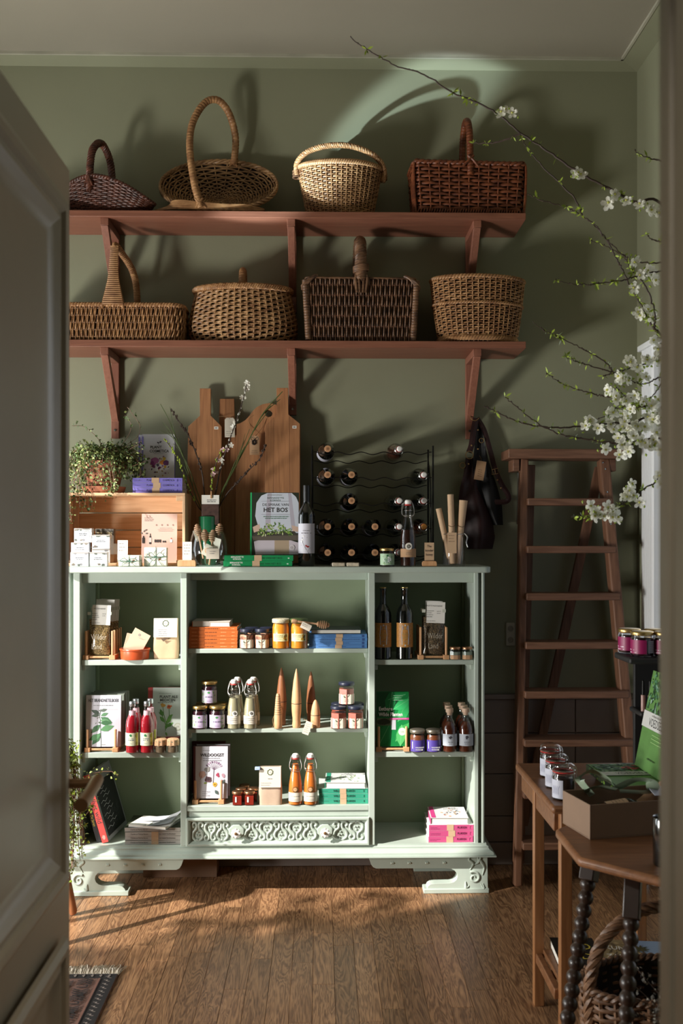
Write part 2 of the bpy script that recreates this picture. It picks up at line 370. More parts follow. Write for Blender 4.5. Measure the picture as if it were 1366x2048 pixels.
# wainscot of horizontal boards under a rail, with baseboard
w2 = struct(MB().box(WX0, WX1, YW-.008, YW, .0, .735).build('trim_2', WAINS, smooth=False))
B(WX0, WX1, YW-.032, YW, .735, .757).build('rail', WAINS, w2, bevel=.004)
for i, (z0, z1) in enumerate(((.1, .212), (.216, .400), (.404, .582), (.586, .733))):
    for (x0, x1) in ((WX0, -1.25), (-1.247, .0), (.003, 1.135), (1.139, WX1)):
        B(x0, x1, YW-.018, YW-.006, z0, z1).build('panel', WAINS, w2, bevel=.002)
struct(B(WX0, WX1, YW-.030, YW, 0, .098).build('baseboard_back', WAINS, bevel=.004))
struct(B(WX0, WX0+.02, 1.0, YW-.03, 0, .12).build('baseboard_left', WAINS, bevel=.004))
struct(B(WX1-.02, WX1, 1.0, YW-.35, 0, .12).build('baseboard_right', WAINS, bevel=.004))
# windows
def window(name, x, s, w, nv, hz):
    y0, y1, z0, z1 = w
    r = struct(MB().box(x-.04, x+.04, y0, y0+.05, z0, z1).box(x-.04, x+.04, y1-.05, y1, z0, z1).box(x-.04, x+.04, y0+.05, y1-.05, z0, z0+.06).box(x-.04, x+.04, y0+.05, y1-.05, z1-.05, z1).build(name, WHITE_P, smooth=False))
    ys = [y0+.05+(y1-y0-.1)*i/nv for i in range(nv+1)]
    for q in ys[1:-1]: B(x-.02, x+.02, q-.018, q+.018, z0+.06, z1-.05).build('muntin', WHITE_P, r, smooth=False)
    for q in hz: B(x-.021, x+.021, y0+.05, y1-.05, q-.018, q+.018).build('transom', WHITE_P, r, smooth=False)
    zs = [z0+.06]+list(hz)+[z1-.05]
    for i in range(nv):
        for j in range(len(zs)-1): B(x-.003, x+.003, ys[i], ys[i+1], zs[j], zs[j+1]).build('pane', GLASS, r, smooth=False)
    return r
window('window_1', WX0-.06, 1, WIN_L, 1, ())
window('window_3', WX0-.06, 1, WIN_B, 1, ())
w2_ = window('window_2', WX1+.08, -1, WIN_R, 2, (1.75,))
# fluted white casing of the right window
cs = MB(); y0, y1 = 4.13, 4.285
prof = [(0, .0), (0, .028), (.012, .034), (.026, .034)]
for k in range(4): q = .03+k*.026; prof += [(q, .034), (q+.004, .022), (q+.018, .022), (q+.022, .034)]
prof += [(.143, .034), (.155, .026), (.155, 0)]
cs.prism([(y0+a, WX1-h) for a, h in prof], .0, 2.26, 'xy')
cs.v = [np.stack([v[:, 1], v[:, 0], v[:, 2]], 1) for v in cs.v]; cs.f = [f[::-1] for f in cs.f]
cs.build('casing', WHITE_P, w2_, smooth=False)
MB().box(WX1-.045, WX1, y0-.02, y1+.015, 2.26, 2.285).box(WX1-.034, WX1, 2.1, 4.13, 2.20, 2.26).build('casing_head', WHITE_P, w2_, bevel=.004)
B(WX1-.10, WX1+.04, 2.10, 4.13, .52, .55).build('window_sill', WHITE_P, w2_, bevel=.005)
# doorway frame on the right, near the lens
jm = MB().box(.352, .46, .997, 1.03, 0, 2.2).box(.360, .46, .985, .997, 0, 2.2).box(.352, .46, .80, .985, 0, 2.2)
struct(jm.build('trim_3', mat('door_jamb_paint', '8f8878', .45, var=.05), bevel=.003))
struct(MB().box(-.56, -.525, .80, 1.03, 0, 2.2).box(-.525, .352, .80, 1.03, 2.165, 2.2).build('trim_4', DOOR_M, bevel=.003))
# the open door
DX, DZ1 = -.47, 2.146
door = struct(MB().box(DX-.042, DX, 1.035, 1.875, .012, DZ1).build('door_1', DOOR_M, bevel=.002))
def dpanel(z0, z1):
    pr = [(-.012, 0), (-.008, .007), (.004, .012), (.016, .010), (.022, .003), (.034, .005), (.046, -.002), (.062, -.009), (.075, -.0095)]
    y0, y1 = 1.14, 1.786
    m = MB().sweep(y0, y1, z0, z1, [(a, h+.010) for a, h in pr])
    V = [(y0+.075, -.0006, z0+.075), (y1-.075, -.0006, z0+.075), (y1-.075, -.0006, z1-.075), (y0+.075, -.0006, z1-.075)]
    m.add(V, [(0, 1, 2, 3)])
    m.xf(Matrix(((0, -1, 0, DX-.0001), (1, 0, 0, 0), (0, 0, 1, 0), (0, 0, 0, 1))))
    m.build('panel_moulding', DOOR_M, door, angle=25)
dpanel(.848, 2.052); dpanel(.12, .733)
hz = 1.008
h = MB().lathe([(0, 0), (.024, 0), (.024, .006), (.019, .010), (0, .010)], n=24).xf(Matrix.Translation((DX, 1.83, hz)) @ Matrix.Rotation(PI/2, 4, 'Y')).build('rosette', BRASS, door)
hd = MB().tube([(DX+.004, 1.83, hz), (DX+.03, 1.83, hz), (DX+.056, 1.83, hz+.002)], [.0095, .0085, .009], 12)
hd.tube([(DX+.060, 1.842, hz+.006), (DX+.060, 1.82, hz+.002), (DX+.060, 1.77, hz-.004), (DX+.060, 1.712, hz-.008)], [.0105, .0115, .0115, .0125], 14)
hd.build('handle', BRONZE, door)
# light switch plate behind the ladder
sw = thing('socket_plate', 'cream double socket plate on the dark wall left of the ladder', 'socket', P(1020, 1268, YW))
B(-.020, .020, -.012, 0, -.052, .052).build('plate', mat('cream_plastic', 'b5b0a0', .4), sw, bevel=.004)
for z in (-.025, .025): MB().lathe([(0, 0), (.013, 0), (.013, .002), (.011, .002), (.010, -.004), (0, -.004)], n=16).xf(Matrix.Translation((0, -.0125, z)) @ Matrix.Rotation(PI/2, 4, 'X')).build('socket', mat('cream_plastic_socket', '8f8a7c', .4), sw)
# ------------------------------------------------------------------ wall shelves with brackets
YS = 4.18
def shelf_unit(label, pyt, pyb):
    zt, zb = Z(pyt, YS), Z(pyb, YS); zm = (zt+zb)/2
    r = thing('plank_shelf', label, 'shelf', (0, 0, zt))
    x0, x1 = -1.30, X(1052, YS)
    B(x0, x1, YS, YW-.002, zb-zt, 0).build('board', SHELF_W, r, bevel=.002)
    return r, zb-zt, zt
def bracket(r, xc, zb, hgt, w=.034):
    """xc: centre; arm under the board, upright on the wall, slanted brace"""
    b = B(xc-w/2, xc+w/2, YW-.026, YW-.002, zb-hgt, zb).build('upright', SHELF_V, r, bevel=.0015)
    B(xc-w/2, xc+w/2, YS+.015, YW-.026, zb-.030, zb).build('arm', SHELF_V, r, bevel=.0015)
    y0 = YS+.017; h0 = hgt*.67
    MB().prism([(y0, zb-.031), (y0+.034, zb-.031), (YW-.0265, zb-h0+.02), (YW-.0265, zb-h0-.045)], xc-w/2+.002, xc+w/2-.002, 'yz').build('brace', SHELF_V, r, bevel=.0015)
    MB().lathe([(0, 0), (.006, 0), (.005, .003), (0, .0035)], n=12).xf(Matrix.Translation((xc, YW-.0262, zb-hgt*.9)) @ Matrix.Rotation(PI/2, 4, 'X')).build('screw', STEEL, r)
sh1, d1, ZS1 = shelf_unit('upper red-brown wall shelf carrying four wicker baskets', 423, 436)
sh2, d2, ZS2 = shelf_unit('lower red-brown wall shelf just above the cutting boards', 681, 695)
for px in (207, 582, 956):
    xc = X(px, YS)
    bracket(sh1, xc, d1, .345 if px > 300 else .36); bracket(sh2, xc, d2, .36 if abs(px-582) > 9 else .255)
# ------------------------------------------------------------------ the sage cabinet
YC, YB = 4.06, 4.37
def cx(px): return X(px, YC)
def czz(py): return Z(py, YC)
ZTOP = Z(1133.5, 4.03); ZFL = czz(1689)
cab = thing('display_cabinet', 'sage green painted open cabinet with carved drawer and scroll feet', 'cabinet', (cx(552), 4.2, 0))
OX = -cx(552); OY = -4.2
def cb(x0, x1, y0, y1, z0, z1, name, m=SAGE, bevel=.002, parent=cab):
    if x0 > x1: x0, x1 = x1, x0
    return MB().box(x0+OX, x1+OX, y0+OY, y1+OY, z0, z1).build(name, m, parent, bevel=bevel)
xl, xr = cx(135), cx(970)
zt0 = Z(1146, 4.03)
# top with rounded ends
tp = []; r_ = .03; xa, xb = X(122, 4.03), X(983, 4.03)
for k in range(7): a = PI+k*PI/12; tp.append((xa+r_+r_*math.cos(a), 4.03+r_+r_*math.sin(a)))
for k in range(7): a = 1.5*PI+k*PI/12; tp.append((xb-r_+r_*math.cos(a), 4.03+r_+r_*math.sin(a)))
tp += [(xb, YW-.035), (xa, YW-.035)]
MB().prism([(a+OX, b+OY) for a, b in tp], zt0, ZTOP, 'xy').build('top_board', SAGE, cab, bevel=.004)
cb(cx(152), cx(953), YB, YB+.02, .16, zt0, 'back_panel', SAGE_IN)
for (a, b) in ((147, 160), (949, 957)): cb(cx(a), cx(b), YC, YB, ZFL, zt0, 'side_panel')
# outer quarter columns with a groove
for (a, b, c, d) in ((135, 141, 141, 148), (963, 970, 956, 963)):
    cc = MB(); xm = (cx(a)+cx(b))/2+OX; rr = (cx(b)-cx(a))/2
    cc.lathe([(0, 0), (rr, 0), (rr, zt0-ZFL-.002), (0, zt0-ZFL-.002)], (xm, YC+.012+OY, ZFL+.001), n=14)
    cc.build('corner_column', SAGE, cab)
    cb(cx(a), cx(d) if a < 500 else cx(b), YC+.018, YB, ZFL, zt0, 'corner_panel') if a > 500 else cb(cx(a), cx(d), YC+.018, YB, ZFL, zt0, 'corner_panel')
cb(cx(956.5), cx(963), YC+.02, YB, ZFL, zt0, 'corner_panel')
for (a, b) in ((362, 374.5), (737, 749.5)): cb(cx(a), cx(b), YC-.012, YB, ZFL, zt0, 'divider')
# interior battens along the back corners
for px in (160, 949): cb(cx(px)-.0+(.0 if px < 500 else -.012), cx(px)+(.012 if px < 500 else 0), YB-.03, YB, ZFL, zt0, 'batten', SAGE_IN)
for (a, b, c) in ((160, 362, 1166), (749.5, 949, 1166)): cb(cx(a), cx(b), YC+.03, YC+.05, czz(c), zt0, 'frieze')
cb(cx(374.5), cx(737), YC+.10, YC+.12, Z(1160, YC+.1), zt0, 'frieze')
SHZ = {}
for key, a, b, c, d in (('L1', 160, 362, 1319, 1329.5), ('L2', 160, 362, 1503, 1514), ('C1', 374.5, 737, 1297, 1306), ('C2', 374.5, 737, 1457, 1465),
                        ('R1', 749.5, 949, 1320, 1330), ('R2', 749.5, 949, 1504, 1515)):
    yf = YC+.018; SHZ[key] = Z(c, yf)
    cb(cx(a)+.001, cx(b)-.001, yf, YB-.001, Z(d, yf), Z(c, yf), 'shelf')
    for q, s in ((a, 1), (b, -1)): cb(cx(q), cx(q)+s*.014, yf+.012, YB-.03, Z(d, yf)-.022, Z(d, yf)-.0005, 'shelf_rest')
# drawer compartment
ZC3 = Z(1610, YC-.005); SHZ['C3'] = ZC3
cb(cx(374.5), cx(737), YC-.010, YB-.001, ZC3-.022, ZC3, 'drawer_rail')
cb(cx(374.5), cx(737), YC-.004, YC+.02, czz(1632), ZC3-.022, 'drawer_rail')
SHZ['L3'] = SHZ['R3'] = ZFL
# base moulding (stepped profile swept along the front and round the right end)
cb(xl+.002, xr-.002, YC+.002, YB+.02, .152, ZFL, 'bottom_board')
bz0, bz1 = Z(1717, 4.02), Z(1690, 4.045); H = bz1-bz0
pr = [(0, bz1), (-.004, bz1), (-.005, bz1-.16*H), (-.012, bz1-.22*H), (-.012, bz1-.36*H), (-.016, bz1-.48*H), (-.026, bz1-.58*H), (-.030, bz1-.66*H), (-.031, bz1-.84*H), (-.040, bz1-.90*H), (-.040, bz0), (0, bz0)]
bm = MB(); V = []; n_ = len(pr)
for (x_, sx, yy, sy) in ((xl, 1, YB, 0), (xl, 1, YC, 1), (xr, -1, YC, 1), (xr, -1, YB, 0)):
    for a, z in pr: V.append((x_+sx*a+OX, yy+sy*a+OY, z))
F = []
for i in range(3):
    for k in range(n_-1): F.append((i*n_+k, (i+1)*n_+k, (i+1)*n_+k+1, i*n_+k+1))
bm.add(V, F); bm.build('base_moulding', SAGE, cab, angle=25)
# feet
fo = [(738, 1717), (742, 1729), (746, 1735), (752, 1738), (890, 1738), (902, 1739.5), (909, 1743), (914, 1749), (915, 1755), (913, 1761), (908, 1765.5), (900, 1768), (870, 1768.5), (861, 1770), (856, 1774), (853.5, 1781), (852.5, 1785), (976, 1785), (975, 1717)]
def scroll(s0, s1, n=30, turns=1.6):
    return [(math.cos(a)*r, math.sin(a)*r) for a, r in ((2*PI*turns*i/n, s0+(s1-s0)*i/n) for i in range(n+1))]
for sgn in (1, -1):
    pts = [(px if sgn > 0 else 1105-px, py) for px, py in fo]
    if sgn < 0: pts = pts[::-1]
    yf = YC+.004
    pl = [(X(a, yf)+OX, max(Z(b, yf), .018)) for a, b in pts]
    ft = MB().prism(pl[::-1] if sgn > 0 else pl[::-1], yf+OY, yf+.05+OY, 'xz').build('foot', SAGE, cab, bevel=.003)
    bx = sorted((X(847 if sgn > 0 else 1105-847, yf), X(978 if sgn > 0 else 1105-978, yf)))
    MB().box(bx[0]+OX, bx[1]+OX, yf-.006+OY, yf+.056+OY, 0, .02).build('foot_plinth', SAGE, ft, bevel=.003)
    # carved scroll, leaf and bead
    cv = MB(); xo = X(948 if sgn > 0 else 1105-948, yf)+OX; zo = Z(1757, yf); u = S(yf)
    sp = [(sgn*(p[0]), p[1]) for p in scroll(.003, .026, 36, 1.35)]
    cv.tube([(xo+a, yf-.001+OY, zo+b) for a, b in sp], np.linspace(.003, .0055, len(sp)), 8)
    for path in ([(17, -5), (20, -20), (14, -32), (8, -38), (10, -46)], [(-8, -16), (-2, -28), (-10, -36), (-6, -46)], [(0, -26), (8, -30), (13, -40), (17, -48)], [(-17, 8), (-16, 20), (-10, 16)], [(14, 14), (20, 22), (18, 12)]):
        c = cr([(xo+sgn*a*u, yf-.001+OY, zo-b*u) for a, b in path], 6)
        cv.tube(c, np.concatenate([np.linspace(.002, .006, len(c)//2), np.linspace(.006, .0015, len(c)-len(c)//2)]), 7)
    cv.build('carving', SAGE, ft)
    for q in (785, 819, 854, 889):
        nt_ = MB()
        a = X(q if sgn > 0 else 1105-q, yf)+OX; b = Z(1727, yf)
        nt_.add([(a-.008, yf-.0006+OY, b+.006), (a+.003, yf-.0006+OY, b+.006), (a+.006, yf-.004+OY, b), (a+.003, yf-.0006+OY, b-.006), (a-.008, yf-.0006+OY, b-.006), (a-.003, yf-.005+OY, b)], [(0, 5, 2, 1), (5, 4, 3, 2), (0, 4, 5)])
        nt_.build('notch', SAGE, ft, smooth=False)
# hidden rear feet
for sgn in (0, 1):
    cb(cx(840)+.0 if sgn else cx(145), cx(960) if sgn else cx(265), YB-.04, YB, 0, .153, 'rear_foot')
# drawer with carved front
dw = thing('drawer', '', '', (0, 0, 0)); del dw['label']; del dw['category']; dw.parent = cab; KIDS.setdefault(cab.name, []).append(dw)
yd = YC-.004
xd0, xd1, zd0, zd1 = X(373, yd)+OX, X(738.5, yd)+OX, Z(1689, yd), Z(1633, yd)
MB().sweep(xd0, xd1, zd0, zd1, [(0, -.01), (0, .014), (.003, .018), (.009, .018), (.011, .013), (.017, .006), (.019, .000), (.019, -.006)], y=yd+OY).build('drawer_frame', SAGE, dw, angle=25)
MB().box(xd0+.004, xd1-.004, yd+.0005+OY, yd+.25+OY, zd0+.004, zd1-.004).build('drawer_front', SAGE, dw)
zc = (zd0+zd1)/2; hh = (zd1-zd0)/2-.0195; x0c, x1c = xd0+.021, xd1-.021
xs = X(473, yd)+OX, X(650, yd)+OX
def motif(xm, pitch, up):
    """heart scroll: two mirrored S curves with a small leaf between"""
    s = 1 if up else -1; cv = MB()
    for m in (-1, 1):
        path = [(0, -.9), (.14, -.97), (.40, -.62), (.36, -.10), (.12, .30), (.10, .80), (.30, .95), (.44, .68), (.32, .45)]
        cv.tube(cr([(xm+m*a*pitch, yd-.001+OY, zc+s*b*hh) for a, b in path], 6), .0054, 8)
    for a, b in ((0, -.1), (-.08, -.42), (.08, -.42)):
        cv.lathe([(0, -.004), (.0045, -.001), (.0045, .002), (0, .004)], (xm+a*pitch, yd-.001+OY, zc+s*b*hh), 8)
    cv.build('carving', SAGE, dw, kind='stuff')
for a, b in ((x0c, xs[0]-.031), (xs[0]+.031, xs[1]-.031), (xs[1]+.031, x1c)):
    n = round((b-a)/.056)
    for k in range(n): motif(a+(b-a)*(k+.5)/n, (b-a)/n, k % 2 == 0)
for q in xs:
    MB().prism([(q+.034*math.cos(PI/8+i*PI/4)*1, zc+.029*math.sin(PI/8+i*PI/4)) for i in range(8)], yd-.007+OY, yd+.001+OY, 'xz').build('knob_plate', SAGE, dw, bevel=.003)
    kb = MB()
    kb.lathe([(.006, .0), (.005, .014), (.010, .017), (.017, .022), (.018, .026), (.014, .030), (0, .031)], n=24)
    for i in range(8):
        a = i*PI/4; kb.lathe([(0, -.004), (.005, -.002), (.005, .003), (0, .005)], (.0155*math.cos(a), .0155*math.sin(a), .026), 10)
    M = Matrix.Translation((q, yd-.007+OY, zc)) @ Matrix.Rotation(PI/2, 4, 'X')
    kn = kb.xf(M).build('knob', CERAM, dw)
    MB().lathe([(0, 0), (.006, 0), (.005, .006), (0, .0075)], n=14).xf(M @ Matrix.Translation((0, 0, .030))).build('knob_screw', BRONZE, dw)
# ------------------------------------------------------------------ wicker baskets
W_DARK = wicker('dark_brown_willow', '2e160e', '6b3b28'); W_TAN = wicker('tan_willow', '7d5536', 'c39a6c'); W_RED = wicker('red_brown_willow', '4e2413', '8f4f2d')
W_MID = wicker('golden_willow', '7a5030', 'bd9062'); W_BRN = wicker('brown_willow', '3e281b', '8a664a'); W_FAN = wicker('olive_brown_willow', '6b4a2f', 'b08a5e')
W_IN = mat('basket_shadow_lining', '1f130c', .9)  # near-black inner shell: shade behind and between the strands put into its colour
def ell(a, b, n=200):
    t = np.linspace(0, 2*PI, n, endpoint=False)-PI/2; return np.stack([a*np.cos(t), b*np.sin(t)], 1)
def rrect(w, d, r, n=12):
    pts = []
    for cx_, cy_, a0 in ((w/2-r, -d/2+r, -PI/2), (w/2-r, d/2-r, 0), (-w/2+r, d/2-r, PI/2), (-w/2+r, -d/2+r, PI)):
        for k in range(n+1): a = a0+k*PI/2/n; pts.append((cx_+r*math.cos(a), cy_+r*math.sin(a)))
    return np.array(pts)
class Shape:
    def __init__(s, outl, H, prof, rim=None):
        p = np.vstack([outl, outl[:1]]); d = np.r_[0, np.cumsum(np.linalg.norm(np.diff(p, axis=0), axis=1))]; s.per = d[-1]
        s.u = d/d[-1]; s.p = p; s.H = H; s.ph = [a for a, _ in prof]; s.ps = [b for _, b in prof]; s.rim = rim
    def out(s, t): t = np.mod(t, 1); return np.stack([np.interp(t, s.u, s.p[:, 0]), np.interp(t, s.u, s.p[:, 1])], -1)
    def __call__(s, t, h):
        t, h = np.broadcast_arrays(np.asarray(t, float), np.asarray(h, float))
        xy = s.out(t)*np.interp(h, s.ph, s.ps)[..., None]
        z = s.H*h*(s.rim(s.out(t)) if s.rim else 1)
        return np.concatenate([xy, np.broadcast_to(z, t.shape)[..., None]], -1)
    def nrm(s, t):
        e = 1e-3; d = s.out(t+e)-s.out(t-e); n = np.stack([d[..., 1], -d[..., 0], np.zeros(d.shape[:-1])], -1)
        return n/np.linalg.norm(n, axis=-1, keepdims=True)
def weave(sh, rows, stakes, rs, rb, amp, rst, seg=3, k=5, jit=.12, slope=0, h0=.02, h1=.97):
    mb = MB(); st = MB(); n = stakes*seg
    t = np.linspace(0, 1, n, endpoint=False); nm = sh.nrm(t)
    for i in range(rows):
        h = h0+(h1-h0)*(i+.5)/rows+RNG.normal(0, jit/rows/2, n//seg).repeat(seg)*.5
        h = h+slope*np.sin(PI*stakes*t+PI*i)/rows
        off = amp*np.cos(PI*stakes*t+PI*i)
        c = sh(t, h)+nm*off[:, None]
        mb.tube(c, rs*RNG.uniform(.85, 1.12), k, True, nm, rb*RNG.uniform(.85, 1.1))
    hs = np.linspace(0, 1, 7)
    for j in range(stakes):
        tj = np.full(7, j/stakes); st.tube(sh(tj, hs)+sh.nrm(tj)*(amp*.5), rst, 5, ref=sh.nrm(tj[:1])[0], cap=False)
    return mb, st
def weave_v(sh, cols, rods, rs, rb, amp, lean=0, k=5, seg=4, jit=.1):
    """strands running up, over and under horizontal rods"""
    mb = MB(); n = rods*seg+1; h = np.linspace(.0, 1, n)
    for j in range(cols):
        t = (j+RNG.normal(0, jit))/cols+lean*(h-.5)*((-1)**0)/cols
        nm = sh.nrm(t); off = amp*np.cos(PI*rods*h+PI*j)
        mb.tube(sh(t, h)+nm*off[:, None], rs*RNG.uniform(.85, 1.15), k, False, nm, rb, cap=False)
    rd = MB(); tt = np.linspace(0, 1, 90, endpoint=False)
    for i in range(rods): rd.tube(sh(tt, np.full(90, (i+.5)/rods)), rs*.8, 5, True, sh.nrm(tt))
    return mb, rd
def rim_rope(sh, h, r, turns, n=2, off=0, m=None):
    mb = MB(); N_ = max(240, turns*7); t = np.linspace(0, 1, N_, endpoint=False); nm = sh.nrm(t); c = sh(t, np.full(N_, h))
    for k in range(n):
        f = 2*PI*turns*t+2*PI*k/n
        mb.tube(c+nm*(off+r*.75*np.cos(f))[:, None]+np.array([0, 0, 1])*(r*.75*np.sin(f))[:, None], r, 6, True, nm)
    return mb
def shade_shell(sh, ins=.009):
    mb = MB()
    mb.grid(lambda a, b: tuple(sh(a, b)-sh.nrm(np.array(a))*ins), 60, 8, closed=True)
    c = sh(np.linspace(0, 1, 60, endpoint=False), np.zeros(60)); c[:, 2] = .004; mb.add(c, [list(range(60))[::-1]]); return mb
def wrapped(path, r, wraps, k=10, rb=None, dep=.10):
    n = wraps*4; p = np.asarray(path, float); d = np.r_[0, np.cumsum(np.linalg.norm(np.diff(p, axis=0), axis=1))]
    s = np.linspace(0, d[-1], n); c = np.stack([np.interp(s, d, p[:, i]) for i in range(3)], 1)
    mod = 1-dep*(np.arange(n) % 4 == 0)
    return MB().tube(c, r*mod, k, rb=None if rb is None else rb*mod)
def twisted(path, r, turns, n=3, taper=0):
    p = np.asarray(path, float); d = np.r_[0, np.cumsum(np.linalg.norm(np.diff(p, axis=0), axis=1))]; N_ = turns*12
    s = np.linspace(0, d[-1], N_); c = np.stack([np.interp(s, d, p[:, i]) for i in range(3)], 1)
    t = np.gradient(c, axis=0); t /= np.linalg.norm(t, axis=1, keepdims=True); nn = np.zeros_like(c)
    v = np.cross(t[0], [.3, .9, .1]); v /= np.linalg.norm(v); nn[0] = v
    for i in range(1, N_): v = nn[i-1]-t[i]*np.dot(nn[i-1], t[i]); nn[i] = v/np.linalg.norm(v)
    b = np.cross(t, nn); mb = MB(); u = np.linspace(0, 1, N_)
    for k in range(n):
        f = 2*PI*turns*u+2*PI*k/n; rr = r*(1-taper*np.abs(2*u-1))
        mb.tube(c+nn*(rr*.62*np.cos(f))[:, None]+b*(rr*.62*np.sin(f))[:, None], rr*.62, 6)
    return mb
def basket_root(label, px, Y, zs, rot=0, name='wicker_basket'):
    return thing(name, label, 'basket', (X(px, Y), Y, zs+.002), rot, 'wicker baskets on the wall shelves')
# 1 dark boat-shaped trug
r = basket_root('small dark brown boat-shaped basket with a thin arched handle, far left of the upper shelf', 203, 4.30, ZS1, -.30)
a_, H_ = .245, .150
sh = Shape(ell(a_, .10), H_, [(0, .74), (.5, .93), (1, 1.0)], lambda p: 1-.72*np.abs(p[..., 0]/a_)**1.8)
w, s = weave(sh, 17, 44, .0042, .0046, .0035, .0028)
w.build('weave', W_DARK, r, kind='stuff'); s.build('stakes', W_DARK, r, kind='stuff'); shade_shell(sh).build('shade_shell', W_IN, r)
rim_rope(sh, 1.0, .0055, 44).build('rim', W_DARK, r)
pth = cr([(0, -.098, .09), (0, -.098, .15), (0, -.075, .265), (0, 0, .322), (0, .075, .27), (0, .098, .15), (0, .098, .09)], 12)
twisted(pth, .0135, 16).build('handle', W_DARK, r)
for y in (-.104, .104):
    c = MB()
    for q in (-1, 1): c.tube([(q*.018, y*1.04, .105), (0, y*1.06, .150), (0, y*1.0, .175)], .005, 6)
    c.build('binding', W_DARK, r)
# 2 fan-shaped flower trug with a tall hoop handle: a shallow dish tipped towards the room
r = basket_root('shallow fan-shaped flower basket with a tall pale wrapped hoop handle, on the upper shelf', 437, 4.30, ZS1, 0)
def dish(u, q):
    """u angle 0..1, q radius 0..1: rim plane tilted back"""
    an = 2*PI*u; x = .252*q*np.cos(an); v = q*np.sin(an)
    y = .100*v+.005; z = .148+.142*v
    dz = -.10*(1-q**2)
    return np.stack([x, y+(1-q**2)*.06, np.maximum(z+dz*.6, .012)], -1)
mb = MB(); ribs = 26
for i in range(19):
    q = .12+.86*(i+.5)/19; n = ribs*3; u = np.linspace(0, 1, n, endpoint=False)
    c = dish(u, np.full(n, q)); off = .004*np.cos(PI*ribs*u+PI*i)
    nrm = np.tile(np.array([0, -.75, .65]), (n, 1))
    mb.tube(c+nrm*off[:, None]+np.array([0, 0, 1])*RNG.normal(0, .0008, n)[:, None], .0042*RNG.uniform(.8, 1.15), 5, True, nrm, .0042)
mb.build('weave', W_FAN, r, kind='stuff')
st = MB()
for j in range(ribs): st.tube(dish(np.full(8, j/ribs), np.linspace(.04, 1.0, 8)), .0035, 5)
st.build('stakes', W_FAN, r, kind='stuff')
bk = MB(); bk.grid(lambda a, b: tuple(dish(np.array(a), np.array(.02+.97*b))+np.array([0, .006, -.004])), 48, 8, closed=True); bk.build('shade_shell', W_IN, r)
rm = MB(); u = np.linspace(0, 1, 200, endpoint=False)
for k in range(3):
    f = 2*PI*18*u+2*PI*k/3; rm.tube(dish(u, np.ones(200))+np.stack([0*u, .006*np.cos(f), .006*np.sin(f)], 1), .0055, 6, True)
rm.build('rim', W_FAN, r)
lip = MB()
for k in range(6):
    z = .012+.006*k; lip.tube(cr([(-.262+.012*k, -.05, .020+.003*k), (-.17, -.094, .014+.006*k+random.uniform(-.003, .003)), (-.06, -.100, .012+.005*k), (.04, -.098, .010+.004*k), (.13, -.086, .012+.004*k), (.2, -.062, .022)], 8), .0055, 6)
lip.build('braided_lip', W_MID, r)
pth = cr([(-.062, -.102, .015), (-.092, -.09, .12), (-.116, -.055, .28), (-.108, -.03, .40), (-.06, .0, .500), (-.005, .02, .522), (.04, .05, .480), (.066, .075, .39), (.062, .092, .31), (.055, .095, .270)], 14)
wrapped(pth, .0155, 62, 12).build('handle', W_MID, r)
c = MB()
for q in (-1, 1): c.tube([(.055-q*.02, .085, .258), (.06, .088, .280), (.06+q*.016, .098, .292)], .0042, 6); c.tube([(-.062-q*.022, -.104, .016), (-.07, -.112, .034), (-.072+q*.016, -.106, .055)], .0042, 6)
c.build('binding', W_MID, r)
# 3 tapered tan bucket with drop handle
r = basket_root('tan tapered bucket basket with a twisted drop handle, third on the upper shelf', 680, 4.31, ZS1, .05)
sh = Shape(ell(.176, .105), .222, [(0, .78), (.6, .93), (1, 1.02)])
w, s = weave(sh, 24, 40, .0034, .0037, .0034, .0031)
w.build('weave', W_TAN, r, kind='stuff'); s.build('stakes', W_TAN, r, kind='stuff'); shade_shell(sh).build('shade_shell', W_IN, r)
rim_rope(sh, .985, .0075, 30, 3).build('rim', W_TAN, r)
pth = cr([(-.185, -.01, .190), (-.186, -.03, .235), (-.14, -.075, .268), (-.05, -.105, .284), (.05, -.105, .282), (.14, -.075, .258), (.186, -.03, .222), (.186, -.01, .17)], 10)
twisted(pth, .0105, 22).build('handle', W_TAN, r)
c = MB()
for q in (-1, 1):
    for dz in (0, .012, .024): c.tube([(q*.186+.016*math.cos(x_), .002+.018*math.sin(x_), .185+dz) for x_ in np.linspace(0, 2*PI, 13)[:-1]], .0048, 6, True)
c.build('binding', W_BRN, r)
# 4 red-brown hamper with lid and loop handle
r = basket_root('red-brown rectangular lidded hamper with a loop handle, rightmost on the upper shelf', 932, 4.315, ZS1, .05)
sh = Shape(rrect(.47, .19, .03), .222, [(0, .955), (1, 1.02)])
w, s = weave(sh, 13, 30, .0036, .0064, .0052, .0034, slope=.02, h0=.10, h1=.96)
w.build('weave', W_RED, r, kind='stuff'); s.build('stakes', W_RED, r, kind='stuff'); shade_shell(sh, .007).build('shade_shell', W_IN, r)
bs = MB(); tt = np.linspace(0, 1, 110, endpoint=False)
for t_ in tt:
    p = sh(np.array(t_), np.array(.0)); n_ = sh.nrm(np.array(t_)); q = sh(np.array(t_+.006), np.array(.11)); bs.tube([p+n_*.002+[0, 0, .004], (p+q)/2+n_*.008, q+n_*.003], .0036, 5)
bs.build('foot_border', W_RED, r, kind='stuff')
rim_rope(sh, 1.0, .0065, 26, 2).build('rim', W_RED, r)
MB().prism([tuple(q) for q in rrect(.476, .196, .03)], .222, .232, 'xy').build('lid', W_RED, r, bevel=.004)
c = MB()
